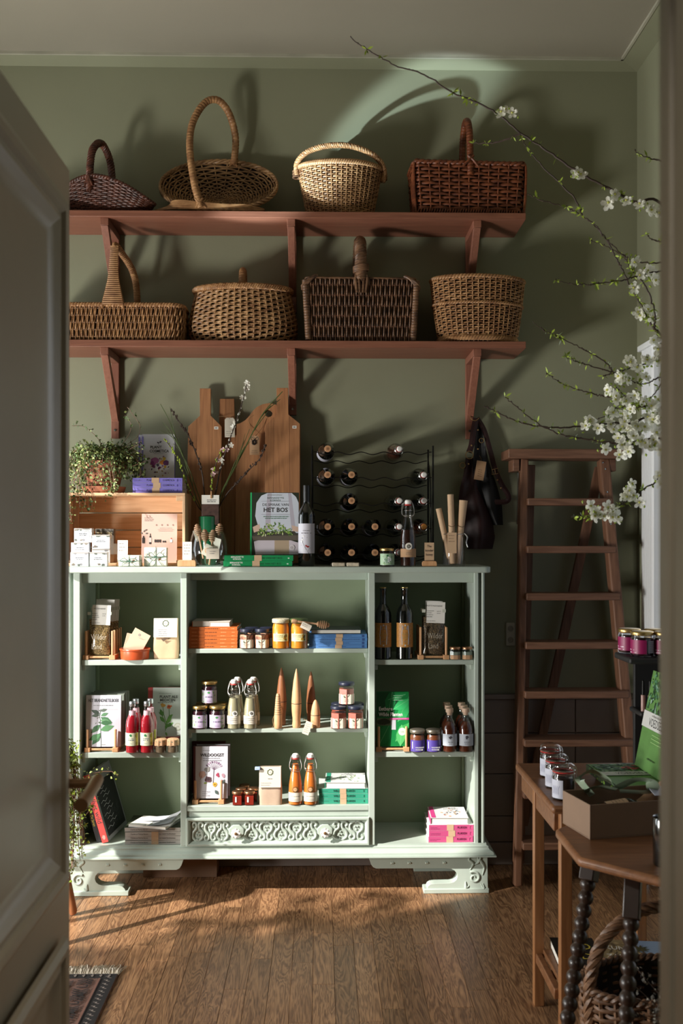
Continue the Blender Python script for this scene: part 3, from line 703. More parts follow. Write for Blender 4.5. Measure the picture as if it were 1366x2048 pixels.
for sx in (-1, 1):
    for k in range(3): c.tube(cr([(sx*(.232+.003*k), -.088+.01*k, .01), (sx*(.240+.003*k), -.090+.01*k, .12), (sx*(.238-.002*k), -.088+.01*k, .225), (sx*.20, -.07, .236)], 6), .0050, 6)
c.build('corner_post', W_RED, r)
pth = cr([(.0, -.096, .17), (.0, -.092, .235), (0, -.075, .36), (0, -.03, .425), (0, .03, .43), (0, .075, .36), (0, .09, .235)], 12)
wrapped(pth, .0150, 40, 10).build('handle', W_RED, r)
c = MB()
for q in (-1, 1): c.tube([(q*.034, -.100, .205), (q*.01, -.112, .228), (-q*.012, -.104, .250)], .0055, 6)
c.build('binding', W_RED, r)
# 5 long tray basket with split flat handle
r = basket_root('long low tray basket with a flat split handle, far left of the lower shelf', 236, 4.295, ZS2, 0)
sh = Shape(rrect(.58, .20, .055), .148, [(0, .95), (.3, .985), (1, 1.0)])
w, s = weave_v(sh, 150, 5, .0042, .0038, .0042, lean=2.2)
w.build('weave', W_MID, r, kind='stuff'); s.build('rods', W_BRN, r, kind='stuff'); shade_shell(sh, .004).build('shade_shell', W_IN, r)
rim_rope(sh, 1.0, .0062, 60, 2).build('rim', W_MID, r)
zt = .40
hl = MB()
for q in (-1, 1):
    hl.tube(cr([(q*.044, -.106, .13), (q*.040, -.103, .16), (q*.020, -.095, .25), (q*.012, -.085, .33), (q*.011, -.07, zt)], 8), .0058, 7)
hl.build('handle_side', W_MID, r)
fr = MB()
for i in range(30):
    f = i/29; z = .150+f*(zt-.150); wd = np.interp(z, [.14, .16, .25, .33, .41], [.040, .036, .018, .012, .011])+.005; y = np.interp(z, [.13, .16, .25, .33, zt], [-.106, -.103, -.095, -.085, -.07])
    fr.tube([(-wd, y-.004, z), (0, y-.0085, z+.0), (wd, y-.004, z)], .0040, 5); fr.tube([(-wd, y+.006, z), (wd, y+.006, z)], .0034, 5)
fr.build('handle_wrapping', W_MID, r, kind='stuff')
wrapped(cr([(0, -.072, zt-.01), (0, -.055, zt+.008), (.012, -.03, zt-.004), (.052, .03, .335), (.066, .07, .26), (.066, .098, .15), (.066, .099, .10)], 12), .0165, 52, 10, rb=.013).build('handle', W_MID, r)
# 6 round lidded basket
r = basket_root('round bulging golden basket with a lid and short knob handle, on the lower shelf', 486, 4.31, ZS2, 0)
sh = Shape(ell(.228, .118), .226, [(0, .90), (.18, 1.0), (.35, 1.015), (.7, .95), (1, .875)])
w, s = weave(sh, 21, 40, .0042, .0050, .0042, .0038, slope=.28)
w.build('weave', W_TAN, r, kind='stuff'); s.build('stakes', W_TAN, r, kind='stuff'); shade_shell(sh).build('shade_shell', W_IN, r)
sl = Shape(ell(.206, .108), .024, [(0, 1), (1, 1)])
ld = rim_rope(sl, .5, .0085, 34, 3); ld.v = [v+[0, 0, .220] for v in ld.v]; ld.build('lid_rim', W_MID, r)
MB().lathe([(0, .256), (.4, .252), (.8, .242), (1.0, .230), (1.0, .222), (0, .222)], n=48, sx=.205, sy=.107).build('lid', W_MID, r)
pth = cr([(0, -.045, .24), (0, -.040, .292), (0, -.012, .320), (0, .02, .320), (0, .045, .292), (0, .05, .24)], 10)
wrapped(pth, .0155, 22, 10).build('handle', W_MID, r)
# 7 dark rectangular hamper of upright strands
r = basket_root('dark brown square-cornered hamper woven in upright rows with a knotted loop handle', 719, 4.31, ZS2, .02)
sh = Shape(rrect(.47, .20, .02), .262, [(0, .955), (1, 1.0)])
w, s = weave_v(sh, 128, 6, .0044, .0036, .0044, lean=.3)
w.build('weave', W_BRN, r, kind='stuff'); s.build('rods', W_DARK, r, kind='stuff'); shade_shell(sh, .004).build('shade_shell', W_IN, r)
MB().prism([tuple(q) for q in rrect(.476, .206, .02)], .264, .274, 'xy').build('lid', W_BRN, r, bevel=.004)
for sx in (-1, 1):
    wrapped([(sx*.222, -.098, .004), (sx*.236, -.100, .258)], .0135, 22, 10).build('corner_post', W_BRN, r)
    c = MB()
    for k in range(5): c.tube(cr([(sx*(.250), -.098, .232-.004*k), (sx*(.232-.006*k), -.112, .250+.003*k), (sx*(.196-.003*k), -.102, .278)], 5), .0055, 6)
    c.build('corner_wrap', W_BRN, r)
pth = cr([(0, -.10, .262), (0, -.098, .31), (0, -.078, .41), (0, -.03, .442), (0, .02, .442), (0, .075, .41), (0, .098, .27)], 12)
twisted(pth, .0215, 10, 4).build('handle', W_BRN, r)
c = MB()
for k in range(4): c.tube([(.030*math.cos(x_), -.10+.024*math.sin(x_), .298+.007*k+.006*math.cos(x_)) for x_ in np.linspace(0, 2*PI, 15)[:-1]], .0052, 6, True)
for q in (-.022, -.008, .010, .024): c.tube([(q*.8, -.104, .296), (q*1.1, -.114, .262), (q*.8, -.112, .205)], .0055, 6)
c.build('binding', W_BRN, r)
# 8 round open basket
r = basket_root('large round open basket with a banded middle, at the right end of the lower shelf', 955, 4.283, ZS2, .1)
sh = Shape(ell(.203, .113), .272, [(0, .78), (.12, .85), (.5, .93), (1, 1.0)])
w, s = weave(sh, 26, 40, .0034, .0037, .0040, .0032, slope=.12)
w.build('weave', W_MID, r, kind='stuff'); s.build('stakes', W_MID, r, kind='stuff'); shade_shell(sh).build('shade_shell', W_IN, r)
rim_rope(sh, 1.0, .006, 36, 2).build('rim', W_MID, r); rim_rope(sh, .60, .0046, 40, 2, .004).build('band', W_MID, r); rim_rope(sh, .06, .0078, 22, 3, .002).build('foot_border', W_MID, r)
# ------------------------------------------------------------------ builders for the goods
def txt(parent, s, loc, size, m=INK, rot=(PI/2, 0, 0), al='CENTER', sx=1.0, name='lettering', ls=1.0, bold=0):
    c = bpy.data.curves.new(name, 'FONT'); c.body = s; c.size = size; c.align_x = al; c.align_y = 'CENTER'; c.space_character = ls; c.resolution_u = 2
    c.offset = bold; c.fill_mode = 'FRONT'
    c.materials.append(m); f = bpy.data.objects.new('tmp', c); me = bpy.data.meshes.new_from_object(f); bpy.data.objects.remove(f); bpy.data.curves.remove(c); me.name = name
    o = bpy.data.objects.new(name, me); o.location = loc; o.rotation_euler = rot; o.scale = (sx, 1, 1); return link(o, parent)
class Art:
    """flat print on a vertical cover facing -y; every shape is a thin flat patch"""
    def __init__(s, y=-.0006): s.mb = MB(); s.mats = []; s.y = y; s.k = 0
    def mi(s, col):
        m = pm(col) if isinstance(col, str) else col
        if m not in s.mats: s.mats.append(m)
        return s.mats.index(m)
    def poly(s, pts, col):
        y = s.y-s.k*.000012; s.k += 1
        s.mb.add([(a, y, b) for a, b in pts], [list(range(len(pts)))], s.mi(col)); return s
    def rect(s, x0, x1, z0, z1, col): return s.poly([(x0, z0), (x1, z0), (x1, z1), (x0, z1)], col)
    def blob(s, x, z, rx, rz, col, rot=0, n=14, wob=0):
        p = []
        for i in range(n):
            a = 2*PI*i/n; q = 1+random.uniform(-wob, wob); u, v = rx*q*math.cos(a), rz*q*math.sin(a)
            p.append((x+u*math.cos(rot)-v*math.sin(rot), z+u*math.sin(rot)+v*math.cos(rot)))
        return s.poly(p, col)
    def leaf(s, x, z, L, w, rot, col):
        p = [(0, 0), (.25*L, .7*w), (.5*L, w), (.8*L, .5*w), (L, 0), (.8*L, -.5*w), (.5*L, -w), (.25*L, -.7*w)]
        return s.poly([(x+a*math.cos(rot)-b*math.sin(rot), z+a*math.sin(rot)+b*math.cos(rot)) for a, b in p], col)
    def line(s, pts, w, col):
        for (a, b), (c, d) in zip(pts, pts[1:]):
            l = math.hypot(c-a, d-b) or 1; nx, nz = -(d-b)/l*w/2, (c-a)/l*w/2
            s.poly([(a+nx, b+nz), (a-nx, b-nz), (c-nx, d-nz), (c+nx, d+nz)], col)
        return s
    def greek(s, x0, x1, z, n, dz, h, col, al='L'):
        """rows of text too small to read"""
        h *= .62
        for i in range(n):
            x = x0; e = x0+(x1-x0)*random.uniform(.6, 1)
            if al == 'C': x = x0+(x1-e)/2; e = x1-(x1-e)/2
            while x < e:
                w = random.uniform(1.5, 6)*h; s.rect(x, min(x+w, e), z-i*dz-h/2, z-i*dz+h/2, col); x += w+.8*h
        return s
    def build(s, parent, name='cover_print', M=None):
        if M is not None: s.mb.xf(M)
        return s.mb.build(name, s.mats, parent, smooth=False)
FLAT = Matrix(((1, 0, 0, 0), (0, 0, 1, 0), (0, -1, 0, 0), (0, 0, 0, 1)))     # xz print at -y  ->  xy print at +z
_bk = {}
def book_stand(label, px, Y, z, W, H, T, cover, spine=None, lean=.12, rotz=0, group=None, cat='book', name='book', pages=PAGES):
    """upright, front cover to the room, spine on the left; bottom front edge on the root"""
    r = thing(name, label, cat, (X(px, Y), Y, z), (-lean, 0, rotz), group)
    spine = spine or cover
    MB().box(-W/2, W/2, 0, .0022, 0, H).build('front_cover', cover, r, smooth=False)
    MB().box(-W/2, W/2, T-.0022, T, 0, H).build('back_cover', spine, r, smooth=False)
    MB().box(-W/2-.0006, -W/2+.002, .0, T, 0, H).build('spine', spine, r, smooth=False)
    MB().box(-W/2+.002, W/2-.003, .0023, T-.0023, .003, H-.003).build('pages', pages, r, smooth=False)
    return r
def book_flat(label, px, Y, z, L, W, T, cover, spine=None, rotz=0, group=None, band=None, hard=True, name='book'):
    """lying, spine towards the room (-y), cover up"""
    r = thing(name, label, 'book', (X(px, Y), Y, z), rotz, group); spine = spine or cover; e = .003 if hard else 0
    MB().box(-L/2, L/2, 0, W, T-.0022, T).build('front_cover', cover, r, smooth=False)
    MB().box(-L/2, L/2, 0, W, 0, .0022).build('back_cover', cover, r, smooth=False)
    MB().box(-L/2, L/2, -.0006, .002, 0.0003, T-.0003).build('spine', spine, r, smooth=False)
    MB().box(-L/2+e, L/2-e, .0021, W-e, .0023, T-.0023).build('pages', PAGES, r, smooth=False)
    if band:
        b0, b1 = band; M_ = KRAFTL
        MB().box(b0, b1, -.0016, -.0007, -.0002, T+.0004).box(b0, b1, -.0016, W+.001, T+.0001, T+.0006).build('paper_band', M_, r, smooth=False)
    return r
def jar(label, loc, R, H, cont, lid, lidh=.012, group=None, lab=None, n=24, neck=.88, fill=.9, name='jar', cat='jar', rot=0, glass=GLASS, sq=0, labh=(.18, .72), labw=1.7, lidr=None):
    r = thing(name, label, cat, loc, rot, group); zl = H-lidh
    ph = PI/n if sq else 0
    g = MB().lathe([(0, 0), (R*.92, 0), (R, .004), (R, zl*.84), (R*neck, zl*.95), (R*neck, zl)], n=n, ph=ph); g.build('glass', glass, r, smooth=not sq)
    MB().lathe([(0, .002), (R*.93, .003), (R*.955, .006), (R*.955, zl*min(fill, .83)), (R*.84, zl*fill), (0, zl*fill)], n=n, ph=ph).build('contents', cont, r, smooth=not sq)
    q = lidr or R*neck*1.07
    MB().lathe([(0, H), (q*.90, H), (q*.97, H-.0012), (q, H-.003), (q, zl+.001), (q*.98, zl), (0, zl)], n=28).build('lid', lid, r)
    if lab: label_wrap(r, R+.0006, zl*labh[0], zl*labh[1], labw, lab, n if sq else 0)
    return r
def label_wrap(r, R, z0, z1, w, spec, sq=0, a0=-PI/2, name='label'):
    """paper label round a jar or bottle: spec = (colour material, art(callback) or None)"""
    m, fn = spec[0], (spec[1] if len(spec) > 1 else None)
    L_ = MB(); k = 14
    if sq:
        Rr = R; ap = Rr*math.cos(PI/sq)
        aa = [a0-w/2+w*i/(k-1) for i in range(k)]
        def rad(a): q = (a-a0+PI/sq) % (2*PI/sq)-PI/sq; return ap/math.cos(q)+.0004
    else:
        aa = [a0-w/2+w*i/(k-1) for i in range(k)]; rad = lambda a: Rr_
        Rr_ = R
    V = []
    for a in aa: V += [(rad(a)*math.cos(a), rad(a)*math.sin(a), z0), (rad(a)*math.cos(a), rad(a)*math.sin(a), z1)]
    L_.add(V, [(2*i, 2*i+2, 2*i+3, 2*i+1) for i in range(k-1)])
    o = L_.build(name, m, r, smooth=not sq)
    if fn:
        A = Art(0); fn(A, z0, z1); V2 = []
        for v in A.mb.v:
            q = v.copy(); a = a0+v[:, 0]/R; rr = np.array([rad(b) for b in a])+.0004-v[:, 1]
            V2.append(np.stack([rr*np.cos(a), rr*np.sin(a), v[:, 2]], 1))
        A.mb.v = V2; A.mb.build('label_print', A.mats, r, smooth=False)
    return o
def swing_stopper(r, zt, Rn, cer=CERAM, s=1.0):
    """ceramic stopper, red seal and wire bail on a bottle neck"""
    MB().lathe([(0, zt+.020*s), (.008*s, zt+.0195*s), (.0115*s, zt+.016*s), (.0118*s, zt+.006*s), (.009*s, zt+.003*s), (0, zt+.003*s)], n=20).build('stopper', cer, r)
    MB().lathe([(Rn*.5, zt+.0035*s), (Rn*1.0, zt+.0035*s), (Rn*1.05, zt+.0005), (Rn*.9, zt-.001), (Rn*.5, zt-.001)], n=18).build('seal', RED, r)
    w = MB()
    for q in (-1, 1):
        w.tube(cr([(q*.0135*s, 0, zt+.013*s), (q*.016*s, -.002, zt), (q*.021*s, -.008, zt-.018*s), (q*.020*s, -.010, zt-.034*s), (q*.014*s, -.004, zt-.037*s)], 5), .0011*s, 5)
        w.tube(cr([(q*.0135*s, 0, zt+.013*s), (q*.021*s, .006, zt-.006*s), (q*.0215*s, .008, zt-.03*s), (q*.014*s, .003, zt-.037*s)], 5), .0011*s, 5)
    w.tube([(-.0135*s, 0, zt+.013*s), (.0135*s, 0, zt+.013*s)], .0011*s, 5)
    for z in (-.036, -.018): w.tube([(Rn*1.12*math.cos(a), Rn*1.12*math.sin(a), zt+z*s) for a in np.linspace(0, 2*PI, 15)[:-1]], .0012*s, 5, True)
    w.tube(cr([(-.020*s, -.010, zt-.034*s), (-.012*s, -.017*s, zt-.040*s), (.012*s, -.017*s, zt-.040*s), (.020*s, -.010, zt-.034*s)], 4), .0011*s, 5)
    w.build('wire_bail', WIRE, r)
def bottle(label, loc, prof, cont=None, fill=.7, glass=GLASS, group=None, name='bottle', rot=0, n=26, cat='bottle'):
    r = thing(name, label, cat, loc, rot, group)
    MB().lathe([(0, 0)]+prof, n=n).build('glass', glass, r)
    if cont is not None:
        H = prof[-1][1]*fill; ip = [(max(a-.0022, .001), b) for a, b in prof if b < H]
        ip = [(ip[0][0], .003)]+ip[1:]; last = np.interp(H, [b for _, b in prof], [a for a, _ in prof])-.0022
        MB().lathe([(0, .003)]+ip+[(last, H), (0, H)], n=n).build('contents', cont, r)
    return r
# ------------------------------------------------------------------ goods on top of the cabinet
ZT = ZTOP+.0005
# pine crate lying on its side
cxl, cxr, cy0, cy1, ch = X(118, 4.14), X(370.5, 4.14), 4.14, 4.36, .303
cr_ = thing('wooden_crate', 'pine crate lying on its side with an open front, under the potted creeper', 'crate', ((cxl+cxr)/2, 4.25, ZT))
hw = (cxr-cxl)/2; t = .012
def cpart(n, x0, x1, y0, y1, z0, z1, m=PINE): B(x0, x1, y0-4.25, y1-4.25, z0, z1).build(n, m, cr_, bevel=.0015)
for i in range(4): q = (ch-.004)/4; cpart('back_slat', -hw+.012, hw-.012, cy1-.010, cy1, .002+i*q, .002+(i+1)*q-.0035)
for i in range(2):
    q = (cy1-cy0)/2
    cpart('top_slat', -hw, hw, cy0+i*q, cy0+(i+1)*q-.005, ch-t, ch); cpart('bottom_slat', -hw, hw, cy0+i*q, cy0+(i+1)*q-.005, 0, t)
    for sx in (-1, 1): cpart('side_slat', *sorted((sx*hw, sx*(hw-t))), cy0+i*q, cy0+(i+1)*q-.005, t, ch-t, PINE_V)
for sx in (-1, 1):
    cpart('corner_post', *sorted((sx*(hw-t), sx*(hw-t-.022))), cy1-.034, cy1-.011, t, ch-t, PINE_V)
    cpart('corner_block', *sorted((sx*(hw-t), sx*(hw-t-.026))), cy0+.004, cy0+.05, ch-t-.022, ch-t); cpart('corner_block', *sorted((sx*(hw-t), sx*(hw-t-.026))), cy0+.004, cy0+.05, t, t+.012)
ZCR = ZT+ch+.0005
# creeper in a terracotta pot
pp = thing('potted_creeper', 'terracotta pot overflowing with a small-leaved trailing creeper on the pine crate', 'plant', (X(208, 4.24), 4.24, ZCR))
MB().lathe([(0, 0), (.082, 0), (.092, .028), (.088, .028), (.080, .006), (0, .006)], n=30).build('saucer', TERRA, pp)
MB().lathe([(0, .006), (.060, .006), (.082, .105), (.090, .108), (.092, .135), (.083, .135), (.078, .110), (0, .105)], n=30).build('pot', TERRA, pp)
MB().lathe([(0, .118), (.079, .116)], n=20).build('soil', mat('soil', '2b2018', .95), pp)
LEAFP = mat('creeper_leaf_pale', 'a3b06e', .45, var=.25, vscale=25); LEAFD = mat('creeper_leaf', '54683a', .5, var=.3, vscale=20); VINE = mat('creeper_stem', '7d5b49', .6, var=.2, vscale=30)
def foliage(vines, n_per, size, mats=(LEAFD, LEAFP), spread=.008, split=.35):
    V = [[], []]; F = [[], []]
    for c in vines:
        c = np.asarray(c); L = len(c)
        for k in range(n_per(L) if callable(n_per) else n_per):
            i = random.randrange(L); p = c[i]+RNG.normal(0, spread, 3); s = size*random.uniform(.6, 1.25)
            d = RNG.normal(0, 1, 3); d /= np.linalg.norm(d); e = np.cross(d, RNG.normal(0, 1, 3)); e /= np.linalg.norm(e); f = np.cross(d, e)
            q = 1 if random.random() < split else 0; b = len(V[q])
            V[q] += [p, p+d*s*.5+e*s*.42+f*s*.12, p+d*s, p+d*s*.5-e*s*.42+f*s*.12]; F[q] += [(b, b+1, b+2), (b, b+2, b+3)]
    mb = MB(); [mb.add(V[q], F[q], q) for q in (0, 1) if V[q]]
    return mb
vines = []
for i in range(120):
    a = random.uniform(0, 2*PI); r0 = random.uniform(.0, .07); R = random.uniform(.07, .15); up = random.uniform(.0, .05); dn = random.uniform(-.04, .20)*(1 if math.sin(a) < .35 else .25)
    ca, sa = math.cos(a), math.sin(a)*.72
    if ca > .5: dn = min(dn, .06)
    vines.append(cr([(r0*ca, r0*sa, .118), ((r0+R)*.55*ca, (r0+R)*.55*sa, .15+up), (R*ca, R*sa, .145+up*.6-.3*max(dn, 0)), (R*1.1*ca+random.uniform(-.02, .02), R*1.12*sa, .13-max(dn, 0))], 6))
for pts in ([(-.03, -.06, .13), (-.08, -.11, .10), (-.115, -.125, .02), (-.122, -.125, -.06), (-.118, -.122, -.13)], [(-.02, -.07, .13), (-.09, -.11, .06), (-.135, -.122, -.02), (-.132, -.122, -.10)], [(0, -.06, .13), (.04, -.115, .11), (.055, -.118, .03), (.05, -.112, .0)]):
    vines.append(cr(pts, 8)); vines.append(cr([(a+.012, b-.004, c+.01) for a, b, c in pts], 8))
long_ = [[(.03, 0, .13), (.09, -.01, .20), (.14, .0, .24), (.15, .01, .29), (.12, .02, .335), (.095, .02, .37)], [(.02, 0, .13), (.07, 0, .2), (.105, .01, .255), (.11, .015, .30), (.085, .02, .335)],
         [(.0, 0, .13), (-.01, -.01, .21), (-.05, -.01, .26), (-.09, .0, .285), (-.135, .0, .288)], [(.05, -.02, .13), (.12, -.05, .16), (.155, -.06, .13), (.165, -.07, .08), (.155, -.07, .04)], [(.05, -.02, .13), (.13, -.06, .19), (.175, -.08, .20), (.17, -.1, .165)],
         [(.06, -.02, .12), (.12, -.07, .11), (.16, -.085, .12), (.19, -.09, .13)], [(-.02, 0, .13), (-.06, 0, .19), (-.1, -.02, .215)], [(.01, 0, .13), (.04, 0, .19), (.09, .0, .2), (.165, -.03, .22)]]
lv = [cr(p, 8) for p in long_]
vm = MB()
for v in vines+lv: vm.tube(v, .0011, 4, cap=False)
vm.build('vine', VINE, pp, kind='stuff')
foliage(vines, 52, .0135, spread=.011).build('foliage', (LEAFD, LEAFP), pp, smooth=False, kind='stuff')
foliage(lv, 24, .012, spread=.005, split=.15).build('tendril_leaves', (LEAFD, LEAFP), pp, smooth=False, kind='stuff')
# purple books
PURP = mat('violet_cover', '7d74c6', .45); PLC = mat('white_cover_card', 'dcdbe0', .4)
def cosmetica(A, W, H):
    for i in range(46):
        x, z = random.gauss(0, .022), .115+random.gauss(0, .024)
        if abs(x) > W/2-.006: continue
        A.blob(x, z, random.uniform(.0015, .005), random.uniform(.001, .004), random.choice(('6d3f6e', '43324a', 'c79a3c', '8e5f87', '4d4a3c', '9a7a50')), random.uniform(0, 3), 7, .3)
    for x, z, a, b, c in ((-.018, .145, .016, .012, 'a8579e'), (-.010, .15, .012, .014, 'b76cab'), (-.026, .137, .010, .009, '8a3b7d'), (.018, .14, .010, .012, 'dd8a3a'), (.026, .155, .006, .008, 'd8b83e'), (.034, .137, .010, .012, '6a3a6c'), (.005, .115, .009, .005, '5b2347'), (-.02, .122, .006, .008, '70305a'), (.03, .12, .006, .006, 'd2a52f'), (-.002, .128, .006, .005, '4b4660')): A.blob(x, z, a, b, c, random.uniform(0, 3), 12, .22)
    A.line([(.01, .235), (.0, .222), (.004, .21)], .001, '3d3440'); A.leaf(.004, .224, .014, .003, .6, '3d3440'); A.leaf(.004, .222, .012, .003, 2.6, '3d3440')
    A.greek(-.02, .03, .205-.028, 1, .004, .002, '56525a')
    A.line([(-.04, .013), (.02, .013)], .0005, '8a8790'); A.blob(.047, .016, .004, .007, '2f2b33', .4)
for k, (px, Y, lab) in enumerate(((316, 4.320, 'white plant cosmetics book with flower cover, standing in front on the crate'), (309, 4.348, 'violet-edged plant cosmetics book standing behind its twin on the crate'))):
    b_ = book_stand(lab, px, Y, ZCR, .140, .262, .024, PLC, PURP, .04, 0, 'plant cosmetics books standing on the crate')
    A = Art(); cosmetica(A, .14, .252); A.rect(-.070, -.064, 0, .252, '857cc9')
    A.build(b_)
    txt(b_, 'PLANT', (-.010, -.0009, .205), .0165, INK, bold=.0003); txt(b_, 'COSMETICA', (.004, -.0009, .188), .0165, INK, bold=.0003, sx=.92)
zz = ZCR
for k, (dx, bw) in enumerate(((.0, .0), (-.003, .004), (.001, -.002))):
    b_ = book_flat('violet plant cosmetics book, %s of the three lying on the crate' % ('bottom', 'middle', 'top')[k], 315, 4.165, zz, .206, .15, .0205, PLC, PURP, random.uniform(-.02, .02), 'violet books lying on the crate', (.0+bw-.022, .009+bw))
    txt(b_, 'PLANT', (-.030, -.0013, .0105), .011, INK, sx=.9); txt(b_, 'COSMETICA', (.046, -.0013, .0105), .011, INK, sx=.8)
    A = Art(-.0012); A.greek(-.095, -.06, .0105, 1, .004, .003, '5f57a5'); A.blob(.083, .0105, .003, .005, '4a4388'); A.rect(.0935, .0943, .006, .015, '4a4388'); A.build(b_)
    zz += .0211
# little white soap boxes
SOAPW = mat('soap_carton', 'dfe1e4', .5); SOAPD = mat('soap_carton_photo', '6b655c', .5)
def soap(lab, px, Y, z, w=.074, h=.058, d=.034, dark=False):
    r = thing('soap_box', lab, 'box', (X(px, Y), Y, z), random.uniform(-.05, .05), 'white soap boxes in front of the crate')
    B(-w/2, w/2, 0, d, 0, h).build('carton', SOAPD if dark else SOAPW, r, bevel=.001)
    A = Art(); 
    if not dark:
        A.greek(-w*.28, w*.28, h*.62, 2, .007, .0035, '3d4047', 'C')
        for k in range(6): x = random.uniform(-w*.42, w*.42); A.blob(x, h*random.choice((.12, .16, .9)), .006, .004, random.choice(('5d655c', '7d7468', '8e8d92')), 0, 9, .4)
        A.rect(-w/2+.001, w/2-.001, h*.93, h-.001, 'a39b92')
    else: A.rect(-w*.4, w*.4, h*.6, h*.9, 'b8a684'); A.blob(0, h*.8, w*.2, h*.15, '574b3c', 0, 12, .3)
    A.build(r)
zi = ZT+.0125
soap('white soap box at the front left corner of the cabinet top', 159, 4.062, ZT); soap('white soap box in front of the crate, right one of the front pair', 196, 4.066, ZT)
soap('low white soap box lying under a stack inside the crate', 163, 4.150, zi, h=.026); soap('white soap box in the middle of the left stack inside the crate', 160, 4.152, zi+.0265); soap('white soap box topping the left stack inside the crate', 166, 4.153, zi+.085)
soap('white soap box at the bottom of the right stack inside the crate', 202, 4.150, zi); soap('white soap box topping the right stack inside the crate', 202, 4.152, zi+.0585)
soap('brown photo soap carton standing behind the white boxes in the crate', 209, 4.20, zi, .078, .142, .03, True)
for k, px in enumerate((222, 229)):
    s_ = thing('soap_box', ('tall slim soap carton beside the white soap stack', 'tall slim brown-sided soap carton right of the soap stack')[k], 'box', (X(px, 4.165+.03*k), 4.165+.03*k, zi), .3, 'slim soap cartons in the crate')
    B(-.011, .011, 0, .05, 0, .10-.02*k).build('carton', SOAPW, s_, bevel=.001); B(-.0115, .0115, -.001, .051, 0, .035).build('sleeve', KRAFT, s_)
# small card on wooden foot, cards, wrapped soaps
def card_stand(lab, px, Y, z, w, h, bw, bh, lines, col=PAPER, n=3, lean=.06, wtop=None):
    r = thing('price_card', lab, 'sign', (X(px, Y), Y, z), 0, None)
    MB().prism([(-bw/2, 0), (bw/2, 0), (bw/2, bh*.7), (bw/2-.004, bh), (-bw/2+.004, bh), (-bw/2, bh*.7)], -.012, .012, 'xz').build('wooden_foot', BEECH, r, bevel=.0015)
    c = MB().box(-w/2, w/2, -.0007, .0007, 0, h).build('card', col, r, (0, 0, bh*.55), (-lean, 0, 0))
    A = Art(-.0012)
    if lines is None: A.greek(-w*.38, w*.38, h*.85, n, h*.14, h*.05, '8d8780')
    A.build(r, M=Matrix.Translation((0, 0, bh*.55)) @ Matrix.Rotation(-lean, 4, 'X')) if lines is None else None
    if lines:
        for k, s in enumerate(lines): txt(r, s, (0, -.0016+.0*k, bh*.55+h*(.82-.2*k)), h*.17, INK, (PI/2-lean, 0, 0), sx=.8)
    return r
card_stand('white price card on a wooden foot among the soaps in front of the crate', 245, 4.105, ZT, .042, .098, .05, .016, None)
card_stand('white price card on a wooden foot left of the glass bowl of honey dippers', 374, 4.055, ZT, .037, .086, .074, .026, None, n=4)
pc = thing('poster_card', 'pinkish product poster card leaning inside the right end of the crate', 'card', (X(318, 4.17), 4.17, ZT+.0125), (-.07, 0, .0))
B(-.074, .074, 0, .003, 0, .205).build('card', mat('pinkish_card', 'c8a79a', .55), pc)
A = Art(); A.greek(-.062, -.01, .188, 3, .006, .003, '6d5a55')
for k in range(4): A.blob(-.012+.023*k, .158, .0035, .0035, '8a6f66')
A.greek(-.01, .064, .145, 3, .006, .0022, 'a38a80', 'C')
A.rect(-.071, -.060, .082, .105, '2c2422'); A.rect(-.068, -.063, .105, .112, '2c2422'); A.rect(-.043, -.032, .085, .105, 'b8a9a2'); A.rect(-.042, -.033, .078, .086, '2c2422'); A.rect(-.041, -.034, .105, .112, '2c2422'); A.rect(-.039, -.036, .112, .122, '2c2422')
for x in (-.020, -.010, .0): A.rect(x, x+.008, .085, .097, '2c2422')
for x in (.014, .022): A.rect(x, x+.0065, .085, .092, '2c2422')
A.rect(.045, .055, .085, .098, 'e2dcd6'); A.rect(.048, .052, .098, .104, 'b0554a')
for x, z, r_ in ((-.066, .128, .9), (-.06, .135, .4), (-.07, .12, 2.2), (-.058, .122, .2)): A.leaf(x, z, .012, .003, r_, '57504a')
A.build(pc)
TWINE = mat('green_twine', '3f6b57', .7); WRAPP = mat('pale_patterned_wrapping', 'e3dfd2', .6)
def wrapped_soap(lab, px, Y, z, w, h, d, rot, lean=0):
    r = thing('wrapped_soap', lab, 'soap', (X(px, Y), Y, z), (-lean, 0, rot))
    B(-w/2, w/2, 0, d, 0, h).build('wrapping', WRAPP, r, bevel=.004)
    A = Art(-.0004)
    for k in range(7): x, z_ = random.uniform(-w*.4, w*.4), random.uniform(h*.15, h*.8); A.line([(x, z_), (x+random.uniform(-.015, .015), z_+.010), (x+random.uniform(-.012, .02), z_+.016)], .0013, random.choice(('3d3f38', '6b4b33', '59745f')))
    A.leaf(w*.12, h*.3, .02, .005, .9, '7a4d33'); A.build(r)
    t_ = MB(); y = -.0022
    t_.tube([(0, y, 0), (0, y, h*.5), (.0, y, h+.0015), (0, d/2, h+.002), (0, d+.001, h*.8)], .0010, 5); t_.tube([(-w/2-.001, d*.5, h*.5), (-w/2, y, h*.5), (w/2, y, h*.5), (w/2+.001, d*.5, h*.5)], .0010, 5)
    t_.build('twine', TWINE, r)
    bow = MB()
    for q in (-1, 1):
        bow.tube(cr([(0, y-.002, h*.5), (q*.018, y-.009, h*.72), (q*.034, y-.006, h*.55), (q*.018, y-.005, h*.42), (0, y-.002, h*.5)], 6), .0011, 5); bow.tube(cr([(0, y-.002, h*.5), (q*.016, y-.006, h*.25), (q*.028, y-.003, h*.05)], 5), .0010, 5)
    bow.build('bow', TWINE, r); return r
wrapped_soap('flat wrapped soap tied with green twine, in front of the crate', 258, 4.052, ZT, .088, .046, .05, -.05)
wrapped_soap('upright patterned wrapped soap with a green twine bow, under the pink poster card', 311, 4.075, ZT, .094, .078, .03, .04, .05)
